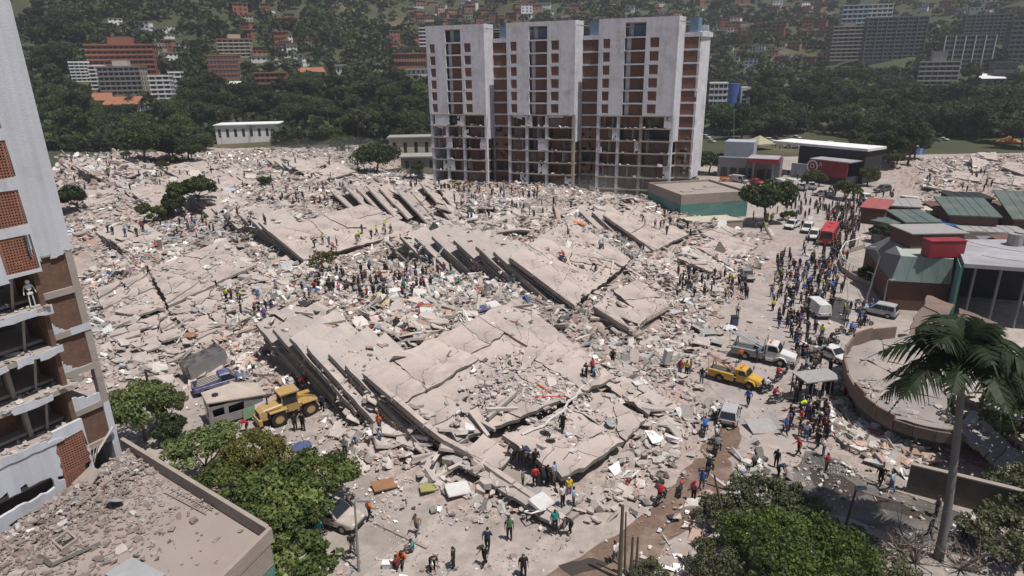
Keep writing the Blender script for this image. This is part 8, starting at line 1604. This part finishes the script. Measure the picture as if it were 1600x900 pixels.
for x, y, m, w_, l_, rx, rz, lb in ((168,418,M_WOODF,1.6,3.2,.1,.5,'brown door panel lying left of the cracked roof'), (905,350,P_ORANGE,.7,2.6,.1,-.7,'orange plank at the top of the middle roof'), (300,525,M_WOODF,1.0,1.6,.3,.4,'brown board on the cracked left roof'), (1105,520,M_ZINC,1.5,2.2,.1,.3,'grey sheet near the white tow truck'), (1190,668,M_ZINC,1.8,2.8,.3,.2,'bluish sheet metal right of the silver hatchback'), (1120,535,M_ZINC,1.4,2.0,.15,1.2,'torn sheet left of the white tow truck'), (1000,600,M_APPL,.8,1.6,.2,.4,'white board on the lower rubble'), (600,760,M_WOODF,1.3,1.9,.05,.5,'tan board at the foot of the lower rubble'), (668,765,mat('olive_board', (.28, .27, .1), .8, .15, 2),.9,1.2,.05,.3,'yellow green board lying on the open ground'), (1445,740,M_APPL,.7,1.4,.1,.3,'pale board on rubble above the boundary wall')): item('plywood_sheet', lb, x, y, board(m, w_, l_), 'panel', rx, .1, rz, .15)
CL = [cm('spill_'+str(i), c) for i, c in enumerate(((.42, .3, .32), (.07, .09, .2), (.5, .5, .52), (.3, .06, .08), (.06, .16, .16), (.45, .38, .22), (.04, .04, .05), (.25, .2, .3), (.2, .25, .3)))]
rc = random.Random(3)
for i, (x, y) in enumerate([(rc.uniform(470, 800), rc.uniform(425, 485)) for _ in range(34)]+[(rc.uniform(200, 350), rc.uniform(345, 395)) for _ in range(12)]+[(300,585),(1140,513)]):
    k = rc.randrange(9); nm = ['faded pink', 'navy', 'white', 'dark red', 'teal', 'mustard', 'black', 'violet', 'pale blue'][k]; wh = 'in the debris hollow' if 400 < y < 490 and x > 400 else 'on debris above the cracked roof' if y < 400 else 'on the trodden ground'
    item('cloth_heap', f'{nm} cloth heap {wh}', x, y, cloth(CL[k], rc.uniform(.5, 1.0), i), 'cloth', 0, 0, rc.uniform(0, 6), -.05)['group'] = f'{nm} cloth heaps {wh}'
item('waste_bag', 'dark blue bag alone on the ground beside the loader', 472, 700, cloth(CL[1], .8, 99), 'bag', 0, 0, .3, .1); item('waste_bin', 'blue bin at the rubble edge behind the white tow truck', 1147, 507, lambda T: (loft([sec(-.4, .4, .4, 0, .05, .02), sec(-.38, .4, .4, 0, 1.1, .05), sec(.38, .4, .4, 0, 1.1, .05), sec(.4, .4, .4, 0, .05, .02)]).build('body', cmat('bin_blue', (.05, .08, .16)), T), MB().box(-.45, .45, -.45, .45, 1.1, 1.18).build('lid', M_BLK, T)), 'bin', dz=0); item('cool_box', 'white cool box beside the seated group', 606, 886, lambda T: (MB().box(-.35, .35, -.22, .22, 0, .36).build('body', M_APPL, T), MB().box(-.37, .37, -.24, .24, .36, .44).build('lid', M_FWHITE, T)), 'cool box', dz=0)
def strip(name, label, pts, r, m, cat, n=6):
    P = [hit(x, y)+Vector((0, 0, r+.06)) for x, y in pts]; o = MB().tube([p-P[0] for p in P], r, n).build(name, m, loc=P[0]); tag(o, label, cat)
strip('torn_duct', 'long twisted pale duct lying across the lower slab', [(815,682),(832,674),(850,668),(862,655),(880,645),(888,630),(900,622),(906,610),(918,602),(925,596)], .11, M_APPL, 'duct'); strip('pipe', 'red pipe on brick crumbs above the lower slab', [(836,622),(884,622)], .07, P_RED, 'pipe'); strip('pipe', 'orange pipe left of the red pipe', [(838,600),(862,616)], .07, P_ORANGE, 'pipe'); strip('pipe', 'salmon pipe leaning on rubble by the mud track', [(990,782),(1003,746)], .06, cmat('salmon_pipe', (.5, .22, .15)), 'pipe'); strip('water_hose', 'dark hose crossing the cracked left roof', [(165,545),(200,565),(240,585),(270,600)], .07, M_BLK, 'hose'); strip('loose_cable', 'black cable looping over the smooth lower slab', [(880,720),(905,690),(940,680),(985,672),(1010,690)], .03, M_BLK, 'cable')
# green corrugated cones of roofing stuck in the rubble
for x, y, lb in ((678,360,'dark green torn sheet standing left of the leaning slabs'), (735,335,'dark green torn sheet standing behind the stacked slabs')):
    p = hit(x, y); T = empty('roof_sheet', p, rc.uniform(-.4, .4), lb, 'sheet'); MB().prism([(-1.6, 0, 0), (1.6, .2, 0), (1.0, .5, 1.6), (-.1, .5, 2.6)], [(-1.6, .12, 0), (1.6, .32, 0), (1.0, .62, 1.6), (-.1, .62, 2.6)]).build('sheet', cmat('dark_green_sheet', (.05, .075, .065)), T); T.scale = (.7, .7, .6)
# gate ruin and hanging cloths under the round roof
T = empty('ruined_gate', hit(1272, 620), .2, 'ruined gate with tin roof between crowd and round roof', 'gate'); MB().box(-2, 2, -1.2, 1.2, 2.3, 2.42).build('roof', M_ZINC, T)
for x, y in ((-1.9, -1.1), (1.9, -1.1), (-1.9, 1.1), (1.9, 1.1)): MB().tube([(x, y, 0), (x, y, 2.3)], .08, 4).build('post', M_BROWN, T)
for k in range(6): MB().box(-1.9+k*.66, -1.86+k*.66, -1.14, -1.1, .3, 2.2).build('bar', M_STEEL, T)
MB().obox((2.2, -1.3, .4), (.9, .1, 0), (0, .05, 0), (.1, 0, 1.9)).build('hanging_cloth', SHIRT['red'], T); MB().obox((2.6, -1.42, .4), (.35, .05, 0), (0, .05, 0), (.1, 0, 1.9)).build('hanging_cloth', SHIRT['white'], T)
# pale skeleton figure hanging in the upper open room of the near tower
sp = NK+NL*3.2+NN*.55+Vector((0, 0, 18.5)); T = empty('skeleton_model', sp, math.atan2(NN.y, NN.x), 'white skeleton model standing in the upper open room', 'skeleton model')
MB().tube([(0, 0, .85), (0, 0, 1.45)], .05, 6).build('spine', M_FWHITE, T); loft([sec(0, .1, .1, 1.5, 1.75, .05), sec(.14, .09, .09, 1.5, 1.74, .05)]).build('skull', M_FWHITE, T); loft([sec(-.08, .12, .17, 1.1, 1.45, .05), sec(.08, .12, .17, 1.1, 1.45, .05)]).build('rib_cage', M_FWHITE, T); MB().box(-.07, .07, -.15, .15, .8, .95).build('pelvis', M_FWHITE, T)
for s in (-1, 1): MB().tube([(0, s*.1, .85), (.02, s*.12, .45), (0, s*.13, .02), (.1, s*.13, 0)], .035, 5).build('leg', M_FWHITE, T); MB().tube([(0, s*.2, 1.4), (0, s*.3, 1.1), (.05, s*.34, .85)], .028, 5).build('arm', M_FWHITE, T)
# ------------------------------------------------------------------ air
hz = MB().box(-2200, 2200, -75, 1425, -9, 470).build('haze', None); hz.data.materials.clear(); hm = bpy.data.materials.new('hazy_air'); hm.use_nodes = True; hn = hm.node_tree.nodes; hn.remove(hn['Principled BSDF']); pv = hn.new('ShaderNodeVolumePrincipled'); pv.inputs['Density'].default_value = 0.00023; pv.inputs['Color'].default_value = (.86, .9, 1, 1); pv.inputs['Anisotropy'].default_value = .25; hm.node_tree.links.new(pv.outputs[0], hn['Material Output'].inputs['Volume']); hz.data.materials.append(hm); tag(hz, kind='stuff')
hz['label'] = 'thin pale haze filling the valley air'; hz['category'] = 'haze'

dm = bpy.data.materials.new('drifting_dust'); dm.use_nodes = True; dn_ = dm.node_tree.nodes; dn_.remove(dn_['Principled BSDF']); pv = dn_.new('ShaderNodeVolumePrincipled'); pv.inputs['Density'].default_value = .010; pv.inputs['Color'].default_value = (.9, .88, .87, 1); dm.node_tree.links.new(pv.outputs[0], dn_['Material Output'].inputs['Volume'])
for x, y, z, rx, ry, rz, lb in ((548,240,5,17,9,6,'pale dust drifting over the far rubble left of the tower'), (470,238,4,14,8,5,'thin dust over the far rubble before the villa'), (905,305,5,11,6,4,'dust rising behind the right hand block'), (1000,292,4,16,6,6,'dust at the right foot of the tower')):
    p = at(x, y, z); loft([[(rx*math.cos(a)*math.sin(t), ry*math.sin(a)*math.sin(t), -rz*math.cos(t)) for a in [i*.349 for i in range(18)]] for t in (.12, .5, .9, 1.3, 1.6, 2.0, 2.4, 2.8, 3.02)]).build('dust_cloud', dm, loc=p); o = SC.objects[-1] if False else [q for q in SC.objects if q.name.startswith('dust_cloud')][-1]; tag(o, lb, 'dust', kind='stuff')
# ------------------------------------------------------------------ labels: look-alikes of one group are told apart by their place
def singularize():
    from collections import defaultdict
    D_ = defaultdict(list); deps = bpy.context.evaluated_depsgraph_get()
    for o in SC.objects:
        if o.parent is None and 'label' in o and 'kind' not in o: D_[o['label']].append(o)
    def ordn(i): return ['first', 'second', 'third', 'fourth', 'fifth', 'sixth', 'seventh', 'eighth', 'ninth', 'tenth', 'eleventh', 'twelfth'][i] if i < 12 else f"{i+1}{'th' if (i+1) % 100 in (11, 12, 13) else {1: 'st', 2: 'nd', 3: 'rd'}.get((i+1) % 10, 'th')}"
    for lb, os_ in D_.items():
        if len(os_) < 2: continue
        os_.sort(key=lambda o: proj(o.location)[0]); n = len(os_)
        for i, o in enumerate(os_):
            w = 'leftmost' if i == 0 else 'rightmost' if i == n-1 else f'{ordn(i)} from left'
            o['label'] = lb+', '+w if len((lb+', '+w).split()) <= 16 else ' '.join(lb.split()[:16-len(w.split())])+', '+w
singularize()
